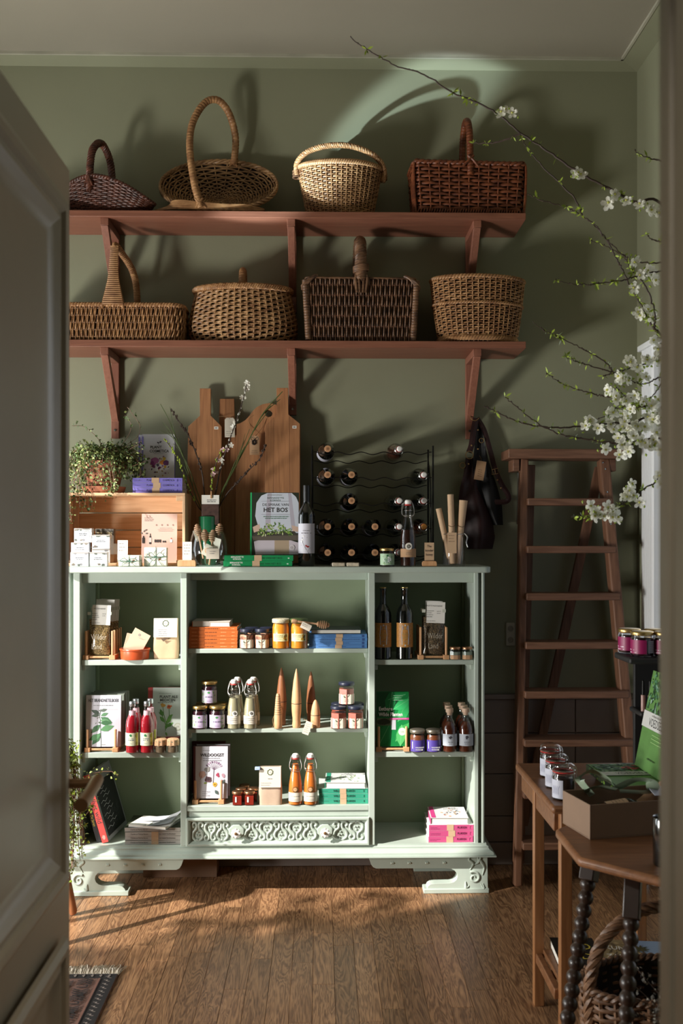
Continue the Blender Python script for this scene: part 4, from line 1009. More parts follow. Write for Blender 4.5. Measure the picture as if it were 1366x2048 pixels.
# ------------------------------------------------------------------ cutting boards leaning on the wall
def clipx(poly, xa, xb):
    def cut(p, x, keep):
        out = []
        for i in range(len(p)):
            a, b = p[i], p[(i+1) % len(p)]; ia, ib = keep(a[0], x), keep(b[0], x)
            if ia: out.append(a)
            if ia != ib: f = (x-a[0])/(b[0]-a[0]); out.append((x, a[1]+f*(b[1]-a[1])))
        return out
    p = cut(poly, xa, lambda v, x: v >= x-1e-9)
    return cut(p, xb, lambda v, x: v <= x+1e-9) if p else p
def board(lab, pxs, xc, cuts, yb, yt, th=.020, zb=ZT, mid=4.36):
    h = max((1130-b) for a, b in pxs)*S(mid); lean = math.asin((yt-yb)/h)
    r = thing('cutting_board', lab, 'cutting board', (X(xc, mid), yb, zb+.006), (-lean, 0, 0), 'oak cutting boards leaning on the wall')
    po = [((a-xc)*S(mid), (1130-b)*S(mid)) for a, b in pxs]
    cs_ = [-9]+[(c-xc)*S(mid) for c in cuts]+[9]
    for a, b in zip(cs_, cs_[1:]):
        q = clipx(po, a, b); g = []
        for p in q:
            if not g or math.hypot(p[0]-g[-1][0], p[1]-g[-1][1]) > 1e-5: g.append(p)
        if len(g) > 2: MB().prism(g[::-1] if sum(g[i][0]*g[(i+1) % len(g)][1]-g[(i+1) % len(g)][0]*g[i][1] for i in range(len(g))) < 0 else g, -th/2, th/2, 'xz').build('stave', OAK_V, r, bevel=.0012)
    return r
def sticker(r, x, z, m=PAPER):
    B(x-.009, x+.009, -.0108, -.0101, z-.006, z+.006).build('price_sticker', m, r); A = Art(-.0110); A.rect(x-.006, x+.005, z-.002, z+.002, '55534f'); A.build(r)
b2 = board('oak cutting board with a square handle, half hidden behind two others', [(418, 1130), (506, 1130), (506, 872), (490, 858), (468, 851), (466, 797), (437, 797), (436, 851), (418, 872)], 452, (448, 470), 4.345, 4.424, .016)
b1 = board('paddle-shaped oak cutting board with a long handle, leftmost against the wall', [(375, 1130), (443, 1130), (443, 856), (421, 834), (420, 778), (398, 778), (399, 834), (376, 856)], 409, (394, 424), 4.312, 4.398)
sticker(b1, (432-409)*S(4.36), (1130-859)*S(4.36))
ha = [(537+7.4*math.cos(a), 829-7.4*math.sin(a)) for a in np.linspace(PI/2, 3*PI/2, 11)]; hb = [(537-(x-537), y) for x, y in ha]
left = [(473, 1130), (537, 1130)]+[(537, 836.4)]+[(537+7.4*math.cos(a), 829-7.4*math.sin(a)) for a in np.linspace(1.5*PI, PI/2, 12)][1:]+[(537, 808), (525, 810), (513, 816), (505, 824), (499, 833), (490, 843), (480, 849), (473, 851)]
b3 = thing('cutting_board', 'round-shouldered oak cutting board with a thumb hole and a tag on string', 'cutting board', (X(537, 4.36), 4.320, ZT+.006), (-math.asin(.074/(322*S(4.36))), 0, 0), 'oak cutting boards leaning on the wall')
for sg in (-1, 1):
    pol = [(sg*(537-a)*-1*S(4.36)*1, (1130-b)*S(4.36)) for a, b in left] if sg > 0 else [((537-a)*S(4.36), (1130-b)*S(4.36)) for a, b in left]
    for xa, xb in ((-9, -.085), (-.085, 0)) if sg > 0 else ((0, .085), (.085, 9)):
        q = clipx(pol, xa, xb)
        if sum(q[i][0]*q[(i+1) % len(q)][1]-q[(i+1) % len(q)][0]*q[i][1] for i in range(len(q))) < 0: q = q[::-1]
        MB().prism(q, -.010, .010, 'xz').build('stave', OAK_V, b3)
b4 = board('paddle-shaped oak cutting board with a long handle beside the middle bracket', [(531, 1130), (600, 1130), (600, 851), (577, 832), (576, 778), (553, 778), (554, 832), (531, 855)], 565, (549, 580), 4.290, 4.376)
sticker(b4, (589-565)*S(4.36), (1130-858)*S(4.36))
def hang_tag(lab, px, py0, py1, w, Y, m, strings, art=None):
    z1, z0 = Z(py0, Y), Z(py1, Y)
    r = thing('hang_tag', lab, 'tag', (X(px, Y), Y, z0)); h = z1-z0
    MB().prism([(-w/2, 0), (w/2, 0), (w/2, h-.008), (w/2-.008, h), (-w/2+.008, h), (-w/2, h-.008)], -.0006, .0006, 'xz').build('tag', m, r, smooth=False)
    s_ = MB()
    for p in strings: s_.tube(cr([(X(a, c)-X(px, Y), c-Y, Z(b, c)-z0) for a, b, c in p], 6), .0010, 5)
    s_.build('string', mat('jute_string', '8a6d4a', .8), r)
    A = Art(-.0008); art(A, w, h) if art else A.greek(-w*.35, w*.35, h*.3, 3, .008, .003, '8d857a'); A.build(r); return r
yt2 = 4.400
hang_tag('pale price tag hanging on string from the square board handle', 459.5, 836, 875, .044, 4.377, CREAM, [[(459, 838, 4.376), (452, 833, 4.383), (437, 834, 4.392), (436, 834, 4.407)], [(459, 838, 4.376), (463, 834, 4.385), (467, 833, 4.392), (467.5, 833, 4.407)]])
def flower_tag(A, w, h): A.greek(-w*.35, w*.35, h*.22, 2, .008, .003, '7d6a58', 'C')
ft_ = hang_tag('kraft tag with a dark dried flower hanging from the thumb-hole board', 509, 872, 910, .042, 4.330, KRAFT, [[(508, 876, 4.341), (500, 850, 4.372), (498, 838, 4.376), (508, 830, 4.378)], [(508, 876, 4.341), (524, 856, 4.366), (533, 838, 4.376), (536, 832, 4.385)]], flower_tag)
fb = MB()
for k in range(9): a = k*.7; fb.lathe([(0, -.004), (.005, 0), (0, .004)], (-.002+.007*math.cos(a), -.004, .054+.009*math.sin(a)), 7)
for q in (-1, 1): fb.tube(cr([(0, -.003, .066), (q*.012, -.006, .078), (q*.016, -.003, .066), (0, -.003, .06)], 5), .001, 4)
fb.build('dried_flower', mat('dried_flower_dark', '2a241f', .8), ft_, kind='stuff')
# ------------------------------------------------------------------ green vase with twigs
VZ = (X(417, 4.222), 4.222, ZT)
vs = thing('green_vase', 'glossy dark green cylinder vase holding budding twigs', 'vase', VZ)
MB().lathe([(0, 0), (.030, 0), (.036, .01), (.0425, .11), (.043, .205), (.041, .207), (.040, .203), (.038, .10), (.03, .02), (0, .015)], n=32).build('vase_body', mat('dark_green_glaze', '1f6a45', .15, coat=.6, var=.1), vs)
def blossom(mb, p, s, n=5, mi=0, d=None, cup=.35):
    d = np.array(d if d is not None else RNG.normal(0, 1, 3), float); d /= np.linalg.norm(d); e = np.cross(d, [.3, .2, .9]); e /= np.linalg.norm(e); f = np.cross(d, e); p = np.asarray(p, float)
    for k in range(n):
        a = 2*PI*k/n+random.uniform(-.15, .15); u = e*math.cos(a)+f*math.sin(a); v = np.cross(d, u); t = s*random.uniform(.85, 1.1)
        V = [p, p+u*t*.45+v*t*.30+d*t*.12, p+u*t*.82+v*t*.30+d*t*cup*.9, p+u*t*1.02+d*t*cup, p+u*t*.82-v*t*.30+d*t*cup*.9, p+u*t*.45-v*t*.30+d*t*.12, p+u*t*.5+d*t*.02]
        mb.add(V, [(0, 1, 6), (1, 2, 6), (2, 3, 6), (3, 4, 6), (4, 5, 6), (5, 0, 6)], mi)
def stamens(mb, p, s, d, mi=0):
    mb.lathe([(0, -s*.1), (s*.2, s*.05), (s*.13, s*.22), (0, s*.26)], tuple(p), 6, mi)
twigs = [
 ('thin green broom twig reaching furthest left from the green vase', [(321, 808), (339, 842), (354, 882), (371, 926), (391, 992), (405, 1029)], 4.16, GREENTW, .0016, 0),
 ('second thin green broom twig leaning left in the green vase', [(325, 844), (347, 873), (360, 899), (382, 948), (408, 1029)], 4.19, GREENTW, .0014, 0),
 ('dark twig with brown buds leaning left in the green vase', [(342, 817), (357, 842), (374, 866), (389, 899), (402, 937), (407, 970), (411, 1029)], 4.22, BARK, .0022, 1),
 ('twig with pale green buds drooping left in the green vase', [(328, 877), (347, 902), (363, 934), (374, 970), (396, 1013), (406, 1029)], 4.14, BARK, .0017, 2),
 ('tallest twig with white blossoms in the green vase', [(494, 766), (488, 792), (477, 829), (466, 860), (451, 904), (440, 941), (435, 965), (424, 1029)], 4.20, BARK, .0022, 3),
 ('short twig with cream blossoms upright in the green vase', [(448, 899), (437, 912), (429, 937), (424, 948), (423, 970), (421, 1003), (419, 1031)], 4.16, BARK, .0018, 4),
 ('long green broom twig leaning right in the green vase', [(565, 783), (530, 822), (508, 860), (486, 904), (459, 954), (442, 989), (433, 1027)], 4.21, GREENTW, .0024, 0),
 ('dark budded twig leaning furthest right in the green vase', [(530, 891), (521, 915), (499, 939), (477, 963), (453, 989), (436, 1022)], 4.17, BARK, .0020, 1),
 ('fine green broom twig in the middle right of the green vase', [(499, 858), (486, 891), (464, 941), (444, 995), (431, 1029)], 4.24, GREENTW, .0013, 0)]
for lab, pts, Y, m, rr, kind in twigs:
    e = len(pts)-1; r = thing('twig', lab, 'twig', VZ, 0, 'twigs in the green vase')
    W3 = [np.array(P(a, b, Y+(4.222-Y)*i/e))-VZ for i, (a, b) in enumerate(pts)]; W3.append(W3[-1]*[.6, .6, 1]+[0, 0, -.12])
    c = cr(W3, 8); L = len(c); rr *= 1.7; tb = MB().tube(c, np.linspace(rr*.5, rr, L), 5)
    if kind == 0:
        for k in range(7):
            i = random.randrange(4, L-22); d = c[i]-c[i+6]; d /= np.linalg.norm(d); s_ = random.uniform(.05, .13); off = RNG.normal(0, .25, 3); tb.tube(cr([c[i+5], c[i+5]+(d+off*.6)*s_*.5, c[i+5]+(d+off*.7)*s_], 5), [rr*.4]*10+[rr*.2], 4)
    tb.build('stem', m, r)
    if kind:
        bd = MB(); fl_ = MB(); sm = MB()
        for k in range({1: 44, 2: 44, 3: 30, 4: 26}[kind]):
            i = random.randrange(0, int(L*.62)); p = c[i]+RNG.normal(0, .003, 3); s_ = random.uniform(.004, .0075)
            bd.lathe([(0, -s_), (s_*.62, -s_*.2), (s_*.45, s_*.5), (0, s_*1.2)], tuple(p), 6)
        bd.build('buds', {1: BARK, 2: LEAFY, 3: PETAL, 4: LEAFY}[kind], r, kind='stuff')
        if kind in (3, 4):
            for k in range(9 if kind == 3 else 8):
                i = random.randrange(0, int(L*.6)) if k > 2 else k; blossom(fl_, c[i]+RNG.normal(0, .006, 3), .013, d=RNG.normal(0, .6, 3)+[0, -1, .2]); 
            fl_.build('blossoms', PETAL if kind == 3 else PINKP, r, smooth=False, kind='stuff')
sp = thing('seed_packet', 'dried flower packet with a white card clipped on, standing in the green vase', 'packet', (X(421, 4.195), 4.195, ZT+.2))
B(-.038, .038, -.004, .008, -.03, .06).build('bag', mat('dark_dried_flowers', '4a332c', .5, var=.5, vscale=60), sp, bevel=.004)
B(-.0365, .0365, -.006, .009, .058, .096).build('card', PAPER, sp); B(.001, .006, -.012, .012, .082, .112).build('peg', BEECH, sp)
A = Art(-.0066); A.greek(-.02, .03, .075, 2, .007, .004, '4a4744', 'C'); A.build(sp)
# ------------------------------------------------------------------ bowl of honey dippers
BX, BY = X(417, 4.085), 4.085
bw = thing('glass_bowl', 'round clear glass bowl full of wooden honey dippers', 'bowl', (BX, BY, ZT))
MB().lathe([(0, 0), (.045, 0), (.060, .008), (.076, .045), (.079, .070), (.074, .105), (.066, .140), (.0645, .1415), (.0635, .140)], n=40).build('glass', GLASSB, bw)
def dipper_mesh():
    p = [(0, 0), (.004, .0), (.0042, .05), (.0035, .09), (.006, .096)]
    for k in range(6): w = (.011, .0145, .016, .016, .0145, .010)[k]; z = .098+k*.0075; p += [(w, z), (w, z+.0042), (.007, z+.0050), (.007, z+.0072)]
    p += [(.005, .144), (0, .146)]; return MB().lathe(p, n=14)
dm = None
for k, (dx, dy, dz, rx, ry, lab) in enumerate(((-.020, -.008, .032, -.10, -.20, 'honey dipper leaning left in the glass bowl'), (.006, -.022, .006, -.10, .10, 'honey dipper at the front of the glass bowl'), (.020, .008, .034, .10, .20, 'honey dipper leaning right in the glass bowl'),
        (-.008, .02, .010, .2, -.05, 'honey dipper at the back of the glass bowl'), (.0, .050, .012, 1.20, .0, 'honey dipper lying low in the glass bowl'))):
    r = thing('honey_dipper', lab, 'honey dipper', (BX+dx, BY+dy, ZT+dz+(.02 if k == 4 else 0)), (rx, ry, 0), 'honey dippers in the glass bowl'); r.scale = (.72,)*3 if k == 4 else (1,)*3
    if dm is None: dm = dipper_mesh().build('dipper', DIPW, r)
    else: c = dm.copy(); link(c, r)
for k, (dx, dy, dz, rx, ry, rz, lab) in enumerate(((-.034, .005, .105, .1, -.35, .2, 'small folded card sticking out left of the honey dipper bowl'), (.03, -.01, .07, .2, .3, -.3, 'small folded card among the honey dippers'), (-.015, -.02, .045, .1, .5, .1, 'pale card lying in the honey dipper bowl'))):
    r = thing('dipper_card', lab, 'card', (BX+dx, BY+dy, ZT+dz), (rx, ry, rz), 'cards in the glass bowl'); B(-.016, .016, -.0006, .0006, 0, .048).build('card', CREAM, r)
gc = thing('price_card', 'pale handwritten card hanging on the front of the glass bowl', 'sign', (BX+.026, BY-.0835, ZT+.032), (.05, 0, .22)); B(-.026, .026, -.0006, .0006, 0, .042).build('card', CREAM, gc)
A = Art(-.0008); A.greek(-.012, .02, .03, 2, .008, .004, '8c8682'); A.build(gc)
# ------------------------------------------------------------------ forest cook book and its stack
GRN = mat('bright_green_cover', '16894f', .4)
zz = ZT
for k in range(2):
    b_ = book_flat('bright green forest cookery book lying %s under the standing one' % ('lowest', 'second')[k], 516.5-(1 if k == 0 else -1), 4.045, zz, .279, .20, .0225, GRN, GRN, 0, 'green forest cookery books', (-.022+.004*k, .008+.004*k))
    txt(b_, 'BERNADETTE', (-.087, -.0013, .0155), .0085, WHITEINK, bold=.0002); txt(b_, 'KÖRNDL', (-.087, -.0013, .0068), .0085, WHITEINK, bold=.0002)
    txt(b_, 'DE SMAAK VAN HET BOS', (.036, -.0011, .011), .0122, mat('dark_green_print', '0c4a2c', .6) if k == 0 else bpy.data.materials['dark_green_print'], sx=.86)
    A = Art(-.0012); A.blob(.121, .011, .004, .0025, 'c8e0cf'); A.build(b_); zz += .0231
BK = mat('photo_cover_dark', '2c3327', .4)
b_ = book_stand('forest cookery book with a salad tray on the cover, standing on two green books', 549, 4.10, zz, .200, .258, .026, BK, GRN, .07)
A = Art(); W, H = .2, .258
A.rect(-.1, -.094, 0, H, '1fa85f')
A.poly([(-.062, .10), (-.080, .16), (-.075, .215), (-.055, .245), (-.03, .256), (.07, .256), (.088, .24), (.099, .215), (.099, .09), (-.06, .09)], 'c9cfdb')
A.poly([(-.078, .002), (-.085, .055), (-.05, .065), (.06, .062), (.099, .05), (.099, .002)], 'c9bfc8'); A.rect(.0, .06, .003, .06, 'b09a82')
A.poly([(-.03, .256), (-.012, .256), (-.018, .10), (-.04, .10)], 'b3aebb'); A.poly([(.055, .256), (.068, .256), (.085, .12), (.07, .10)], 'b3aebb')
A.poly([(-.09, .115), (-.062, .128), (-.058, .10), (-.085, .092)], 'd2b3a0'); A.poly([(.099, .115), (.07, .122), (.075, .098), (.099, .095)], 'd2b3a0')
A.poly([(-.088, .06), (.096, .06), (.099, .082), (-.093, .078)], '5d554a'); A.poly([(-.092, .077), (.098, .081), (.082, .098), (-.075, .096)], '3f3a33')
for k in range(150):
    x = random.uniform(-.072, .072); hm = .045*max(0, 1-(x/.075)**2); z = .084+random.random()*hm*1.15; A.leaf(x, z, random.uniform(.006, .014), random.uniform(.001, .003), random.uniform(0, 6.3), random.choice(('6f9a3a', '9fb55a', '50752c', 'd0d7a8', '3e5b26', '87a845')))
A.line([(-.055, .2215), (.062, .2215)], .0006, '6b6a78'); A.line([(-.055, .167), (.062, .167)], .0006, '6b6a78'); A.greek(-.05, .06, .158, 2, .0075, .004, '4f7a5e', 'C'); A.blob(.072, .03, .011, .011, 'd9d2d4'); A.blob(.072, .03, .008, .008, 'c2b8bd')
A.greek(-.03, .03, .247, 1, .006, .0025, '6b7a70', 'C'); A.build(b_)
GP = bpy.data.materials['dark_green_print']
txt(b_, 'BERNADETTE', (.004, -.012, .235), .0105, GP, ls=1.1); txt(b_, 'KÖRNDL', (.004, -.012, .2245), .0105, GP, ls=1.1)
txt(b_, 'DE SMAAK VAN', (.004, -.012, .207), .0155, INK); txt(b_, 'HET BOS', (.004, -.012, .185), .0255, INK, bold=.0006)
for o in KIDS[b_.name]:
    if o.name.startswith('lettering'): o.location.y = -.0010
txt(b_, 'C.B.', (.072, -.0036, .03), .007, GREYINK)
# ------------------------------------------------------------------ wine bottle with white label
WPROF = [(.034, 0), (.0372, .004), (.0375, .19), (.036, .205), (.028, .225), (.0175, .240), (.0145, .255), (.0140, .300), (.0152, .302), (.0152, .314), (.014, .317), (0, .317)]
wbt = bottle('dark wine bottle with a tall white label with a branch drawing, beside the forest book', (X(613, 4.10), 4.10, ZT), [(a*.93, b*1.045) for a, b in WPROF], glass=DKGLASS, name='wine_bottle')
MB().lathe([(0, .3325), (.0145, .332), (.0148, .296), (.0136, .262), (.0136, .26)], n=24).build('capsule', mat('black_capsule', '141414', .35), wbt)
def branch_label(A, z0, z1):
    A.greek(-.022, .022, z0+.093, 1, .006, .0035, '6d6a70', 'C'); A.greek(-.028, .028, z0+.083, 1, .006, .0045, '4a474e', 'C'); A.line([(-.026, .088+z0), (.026, .088+z0)], .0004, '8a8890')
    A.line([(.010, z0), (-.004, z0+.022), (-.016, z0+.045), (-.018, z0+.066)], .0013, '3d3a3e'); A.line([(-.004, z0+.022), (-.024, z0+.034)], .0009, '3d3a3e'); A.line([(-.016, z0+.045), (.004, z0+.066)], .0009, '3d3a3e'); A.line([(.004, z0+.01), (.018, z0+.024)], .0008, '3d3a3e')
    A.leaf(.000, z0+.026, .013, .004, .2, 'a02f30'); A.leaf(.002, z0+.028, .009, .004, 2.4, 'a02f30')
    for q in ((-.017, .056), (-.012, .07), (-.022, .048)): A.blob(q[0], z0+q[1], .003, .003, 'f6f2f0')
label_wrap(wbt, .0352, .053, .175, 2.5, (mat('lavender_white_label', 'cfcdd8', .5), branch_label))
# ------------------------------------------------------------------ wine rack and its bottles
RY0, RY1 = 4.175, 4.365; rx0, rx1 = X(624, RY0), X(866, RY0); rzc = [1.3925+.1072*i for i in range(5)][::-1]     # top row first
rk = thing('wine_rack', 'black wire wine rack with five wavy rows against the wall', 'wine rack', ((rx0+rx1)/2, 4.27, ZT)); rcx = (rx0+rx1)/2
slots = [X(p, 4.27) for p in (651, 697, 742, 789, 836)]; pitch = slots[1]-slots[0]
for i, zc_ in enumerate(rzc):
    for Y, dz in ((RY0, -.0155), (RY1, -.0385)):
        xs_ = np.linspace(rx0+.006, rx1-.006, 70); ph_ = (xs_-slots[0])/pitch*2*PI
        MB().tube(np.stack([xs_-rcx, np.full(70, Y-4.27), zc_-ZT+dz-.0022+.0055*(1-np.cos(ph_))], 1), .0021, 5).build('wavy_rod', BLACKM, rk)
for x in (rx0, rx1):
    for Y in (RY0, RY1): MB().tube([(x-rcx, Y-4.27, 0), (x-rcx, Y-4.27, rzc[0]-ZT+.02)], .0036, 6).build('post', BLACKM, rk)
    MB().tube([(x-rcx, RY0-4.27, .012), (x-rcx, RY1-4.27, .012)], .0028, 6).build('rail', BLACKM, rk)
    MB().tube(cr([(x-rcx, RY0-4.27, .02), (x-rcx, -.02, .12), (x-rcx, .0, .33), (x-rcx, RY1-4.27, .47)], 8), .0026, 6).build('brace', BLACKM, rk)
WL = mat('lying_label', 'c6c5d2', .5); BRSW = mat('reddish_bottle', '3a1c14', .08, coat=1, spec=.6)
def lying(lab, row, slot, kind):
    zc_ = rzc[row]; x = slots[slot]; ZA = 0
    r = thing('wine_bottle' if kind == 'w' else 'swing_top_bottle', lab, 'bottle', (x-.004, 4.395, zc_+.001), (PI/2, 0, .045), 'bottles lying in the wire wine rack')
    # local z runs from the base towards the room
    if kind == 'w':
        MB().lathe([(0, 0)]+[(a*.97, b*.90) for a, b in WPROF], n=26).build('glass', DKGLASS, r)
        MB().lathe([(0, .2872), (.0128, .2870), (.0140, .2855), (.0142, .284), (.0142, .270), (.0136, .266)], n=22).build('capsule_cork', CORK, r)
        MB().lathe([(0, .2876), (.006, .2874), (.0055, .2874), (0, .2877)], n=14).build('cork_mark', mat('cork_stamp', '8a6040', .8) if 'cork_stamp' not in bpy.data.materials else bpy.data.materials['cork_stamp'], r)
        label_wrap(r, .0368, .05, .165, 2.7, (WL,), a0=-PI/2+random.uniform(-.5, .2))
    else:
        MB().lathe([(0, 0), (.034, 0), (.0362, .005), (.0362, .15), (.030, .19), (.018, .225), (.0135, .24), (.0125, .262), (.0145, .264), (.0145, .274), (.011, .276), (0, .276)], n=26).build('glass', BRSW if kind == 'b' else BRGLASS if kind != 'd' else DKGLASS, r)
        swing_stopper(r, .274, .0125, mat('amber_stopper', 'c98a3c', .35) if kind == 'a' else CERAM, 1.0)
for row, slot, kind, lab in ((0, 0, 'w', 'corked wine bottle alone at the left of the top rack row'), (0, 3, 'b', 'reddish swing-top bottle in the top rack row'), (1, 0, 'w', 'corked wine bottle first in the second rack row'), (1, 1, 'w', 'corked wine bottle second in the second rack row'),
        (1, 4, 'd', 'dark swing-top bottle at the right end of the second rack row'), (2, 1, 'w', 'corked wine bottle alone in the left half of the middle rack row'), (2, 3, 'd', 'white-stoppered bottle in the middle rack row, left of its twin'), (2, 4, 'd', 'white-stoppered bottle at the right end of the middle rack row'),
        (3, 0, 'w', 'corked wine bottle first in the fourth rack row'), (3, 1, 'w', 'corked wine bottle second in the fourth rack row'), (3, 2, 'w', 'corked wine bottle third in the fourth rack row'), (3, 3, 'd', 'white-stoppered bottle in the fourth rack row'), (3, 4, 'a', 'amber-stoppered bottle at the right end of the fourth rack row'),
        (4, 0, 'w', 'corked wine bottle first in the lowest rack row'), (4, 1, 'w', 'corked wine bottle second in the lowest rack row'), (4, 2, 'w', 'corked wine bottle third in the lowest rack row'), (4, 3, 'd', 'white-stoppered bottle in the lowest rack row behind the green-labelled jar')):
    lying(lab, row, slot, kind)
# ------------------------------------------------------------------ right end of the cabinet top
def leafy_label(A, z0, z1):
    for k in range(16): A.blob(random.uniform(-.024, .024), random.uniform(z0+.002, z1-.002), .003, .002, random.choice(('7fa06a', '8fb58a', '5d8a58')), random.uniform(0, 3), 7, .3)
    A.blob(0, (z0+z1)/2-.002, .016, .013, 'dfe5e2'); A.blob(0, z1-.008, .004, .004, '2f6a4a'); A.greek(-.011, .011, (z0+z1)/2, 3, .006, .003, '4a6a74', 'C')
jar('small dark jar with a leafy pale green label on the cabinet top', (X(774, 4.055), 4.055, ZT), .0315, .075, mat('dark_jam', '1c1210', .2), GOLD, .011, lab=(mat('pale_green_label', '9fbd9c', .5), leafy_label), labh=(.1, .82), labw=2.2)
def emblem(A, z0, z1, x=0):
    A.greek(-.016, .016, z0+.018, 2, .006, .003, '6b6058', 'C')
sb = bottle('tall clear swing-top bottle with a kraft label, in front of the wine rack', (X(816, 4.06), 4.06, ZT), [(.031, 0), (.0335, .004), (.0335, .085), (.032, .12), (.027, .155), (.0175, .195), (.0145, .215), (.0140, .236), (.0155, .238), (.0155, .246), (.0125, .248)], mat('brown_liqueur', '2a1712', .15), .60, name='swing_top_bottle')
swing_stopper(sb, .249, .0135, CERAM, 1.15)
label_wrap(sb, .0340, .038, .072, 2.4, (KRAFT, emblem))
def roundel(A, z0, z1): A.blob(0, .082, .0145, .0145, 'e6e1d6', n=22); A.blob(0, .082, .0075, .0075, '2b2a28', n=16); A.blob(0, .082, .005, .005, '8e8a80', n=10)
label_wrap(sb, .0345, .0680, .0682, .1, (KRAFT, roundel), name='emblem')
card_stand('kraft price card on a wooden foot right of the tall swing-top bottle', 858.5, 4.055, ZT, .039, .085, .060, .022, ['The', 'konder', 'honey'], KRAFTL, lean=.0)
kj = jar('clip-top glass jar holding rolled kraft papers at the right end of the cabinet top', (X(908, 4.085), 4.085, ZT), .047, .135, None, GLASS, .006, name='clip_top_jar') if False else thing('clip_top_jar', 'clip-top glass jar holding rolled kraft papers at the right end of the cabinet top', 'jar', (X(908, 4.085), 4.085, ZT))
MB().lathe([(0, 0), (.042, 0), (.046, .006), (.046, .112), (.040, .125), (.043, .130), (.043, .138), (.040, .138), (.037, .125), (.043, .110), (.043, .007), (0, .004)], n=30).build('glass', GLASS, kj)
cw = MB(); cw.tube([(.0445*math.cos(a), .0445*math.sin(a), .131) for a in np.linspace(0, 2*PI, 25)[:-1]], .0014, 5, True)
for q in (-1, 1): cw.tube(cr([(.038, -.022+q*.010, .135), (.05, -.028+q*.012, .12), (.046, -.034+q*.008, .098), (.052, -.036+q*.004, .078)], 5), .0014, 5)
cw.build('wire_clip', WIRE, kj)
for k, (dx, dy, dz, rx, ry, L, R_, lab) in enumerate(((-.012, .002, .008, 0, -.22, .235, .0125, 'rolled kraft paper leaning left in the clip-top jar'), (-.006, -.008, .01, -.03, -.03, .285, .0135, 'tallest rolled kraft paper in the clip-top jar'), (.014, .006, .01, 0, .10, .262, .015, 'wide-mouthed rolled kraft paper at the right in the clip-top jar'), (.004, .018, .01, .05, -.08, .22, .012, 'rolled kraft paper at the back of the clip-top jar'))):
    r = thing('paper_roll', lab, 'paper roll', (X(908, 4.085)+dx, 4.085+dy, ZT+dz), (rx, ry, 0), 'rolled kraft papers in the clip-top jar')
    s_ = MB(); a = np.linspace(0, 3.4*PI, 34)
    V = []
    for i, q in enumerate(a):
        f = R_*(1-.05*q/PI)
        for z in (0, L*.6, L): V.append((f*math.cos(q)*(1+.25*(z == L)*(k == 2)), f*math.sin(q), z))
    s_.add(V, [(3*i+j, 3*i+3+j, 3*i+4+j, 3*i+1+j) for i in range(len(a)-1) for j in range(2)]); s_.build('sheet', KRAFTL, r)
    if k in (1, 2): MB().tube([(R_*1.05*math.cos(x), R_*1.05*math.sin(x), .155+.004*math.cos(2*x)) for x in np.linspace(0, 2*PI, 15)[:-1]], .0009, 4, True).build('twine', mat('jute_twine', '6b4f34', .8) if k == 1 else bpy.data.materials['jute_twine'], r)
kt = thing('hang_tag', 'kraft price tag hanging on the front of the clip-top jar', 'tag', (X(904, 4.036), 4.036, ZT+.054)); B(-.0185, .0185, -.0006, .0006, 0, .084).build('tag', KRAFTL, kt)
A = Art(-.0008); A.greek(-.014, .016, .072, 3, .012, .003, '6b5240'); A.build(kt)
MB().tube(cr([(0, 0, .08), (.0, .0035, .086), (.004, .006, .09)], 4), .0008, 4).build('string', bpy.data.materials['jute_twine'], kt)
for k, px in enumerate((677, 706)):
    r = thing('nougat_bar', ('wrapped nougat bar lying on the front edge of the cabinet top, left of the pair', 'wrapped nougat bar lying on the front edge of the cabinet top, right of the pair')[k], 'sweet', (X(px, 4.05), 4.05, ZT), .05-.12*k, 'nougat bars on the cabinet top')
    B(-.026, .026, -.012, .012, 0, .016).build('bar', mat('nougat', 'b9ad98', .4, var=.4, vscale=90) if k == 0 else bpy.data.materials['nougat'], r, bevel=.003)
    MB().lathe([(0, -.034), (.0115, -.031), (.0045, -.026), (.011, -.024), (.011, .024), (.0045, .026), (.0115, .031), (0, .034)], n=12).xf(Matrix.Translation((0, 0, .0095)) @ Matrix.Rotation(PI/2, 4, 'Y') @ Matrix.Scale(.85, 4, (1, 0, 0))).build('wrapper', GLASS, r)
# ------------------------------------------------------------------ leather aprons hanging under the right bracket
HZ = 4.385
ap = thing('leather_apron', 'dark wine-red leather apron with brass rings and straps hanging under the right bracket', 'apron', P(950, 838, HZ))
O = np.array(P(950, 838, HZ))
def lp(px, py, Y=HZ): return tuple(np.array(P(px, py, Y))-O)
def ribbon(pts, w, m, name, par, n=10, th=.0022):
    c = cr(pts, n); return MB().tube(c, th, 4, ref=(0, 1, 0), rb=w/2*1.0).build(name, m, par, smooth=False)
hk = MB().tube(cr([lp(946, 818, 4.412), lp(942, 826, 4.40), lp(941, 834, 4.39), lp(945, 840, 4.383), lp(952, 841, 4.383), lp(958, 836, 4.385)], 6), .0020, 6); hk.build('hook', BRASS, ap)
ribbon([lp(952, 836), lp(947, 862), lp(943, 890), lp(938, 905)], .026, LEATHER, 'strap', ap)
ribbon([lp(954, 836, 4.40), lp(968, 860, 4.395), lp(980, 900, 4.388), lp(990, 938, 4.38), lp(1003, 968, 4.375), lp(1017, 992, 4.372), lp(1012, 1003, 4.376), lp(985, 1004, 4.384)], .022, LEATHER, 'strap', ap)
def ringo(px, py, R, Y, n='ring'): c = lp(px, py, Y); MB().tube([(c[0]+R*math.cos(a), c[1], c[2]+R*math.sin(a)) for a in np.linspace(0, 2*PI, 19)[:-1]], .0018, 6, True).build(n, BRASS, ap)
ringo(939, 910, .017, 4.378); ringo(925, 931, .012, 4.380); ringo(963, 881, .010, 4.384)
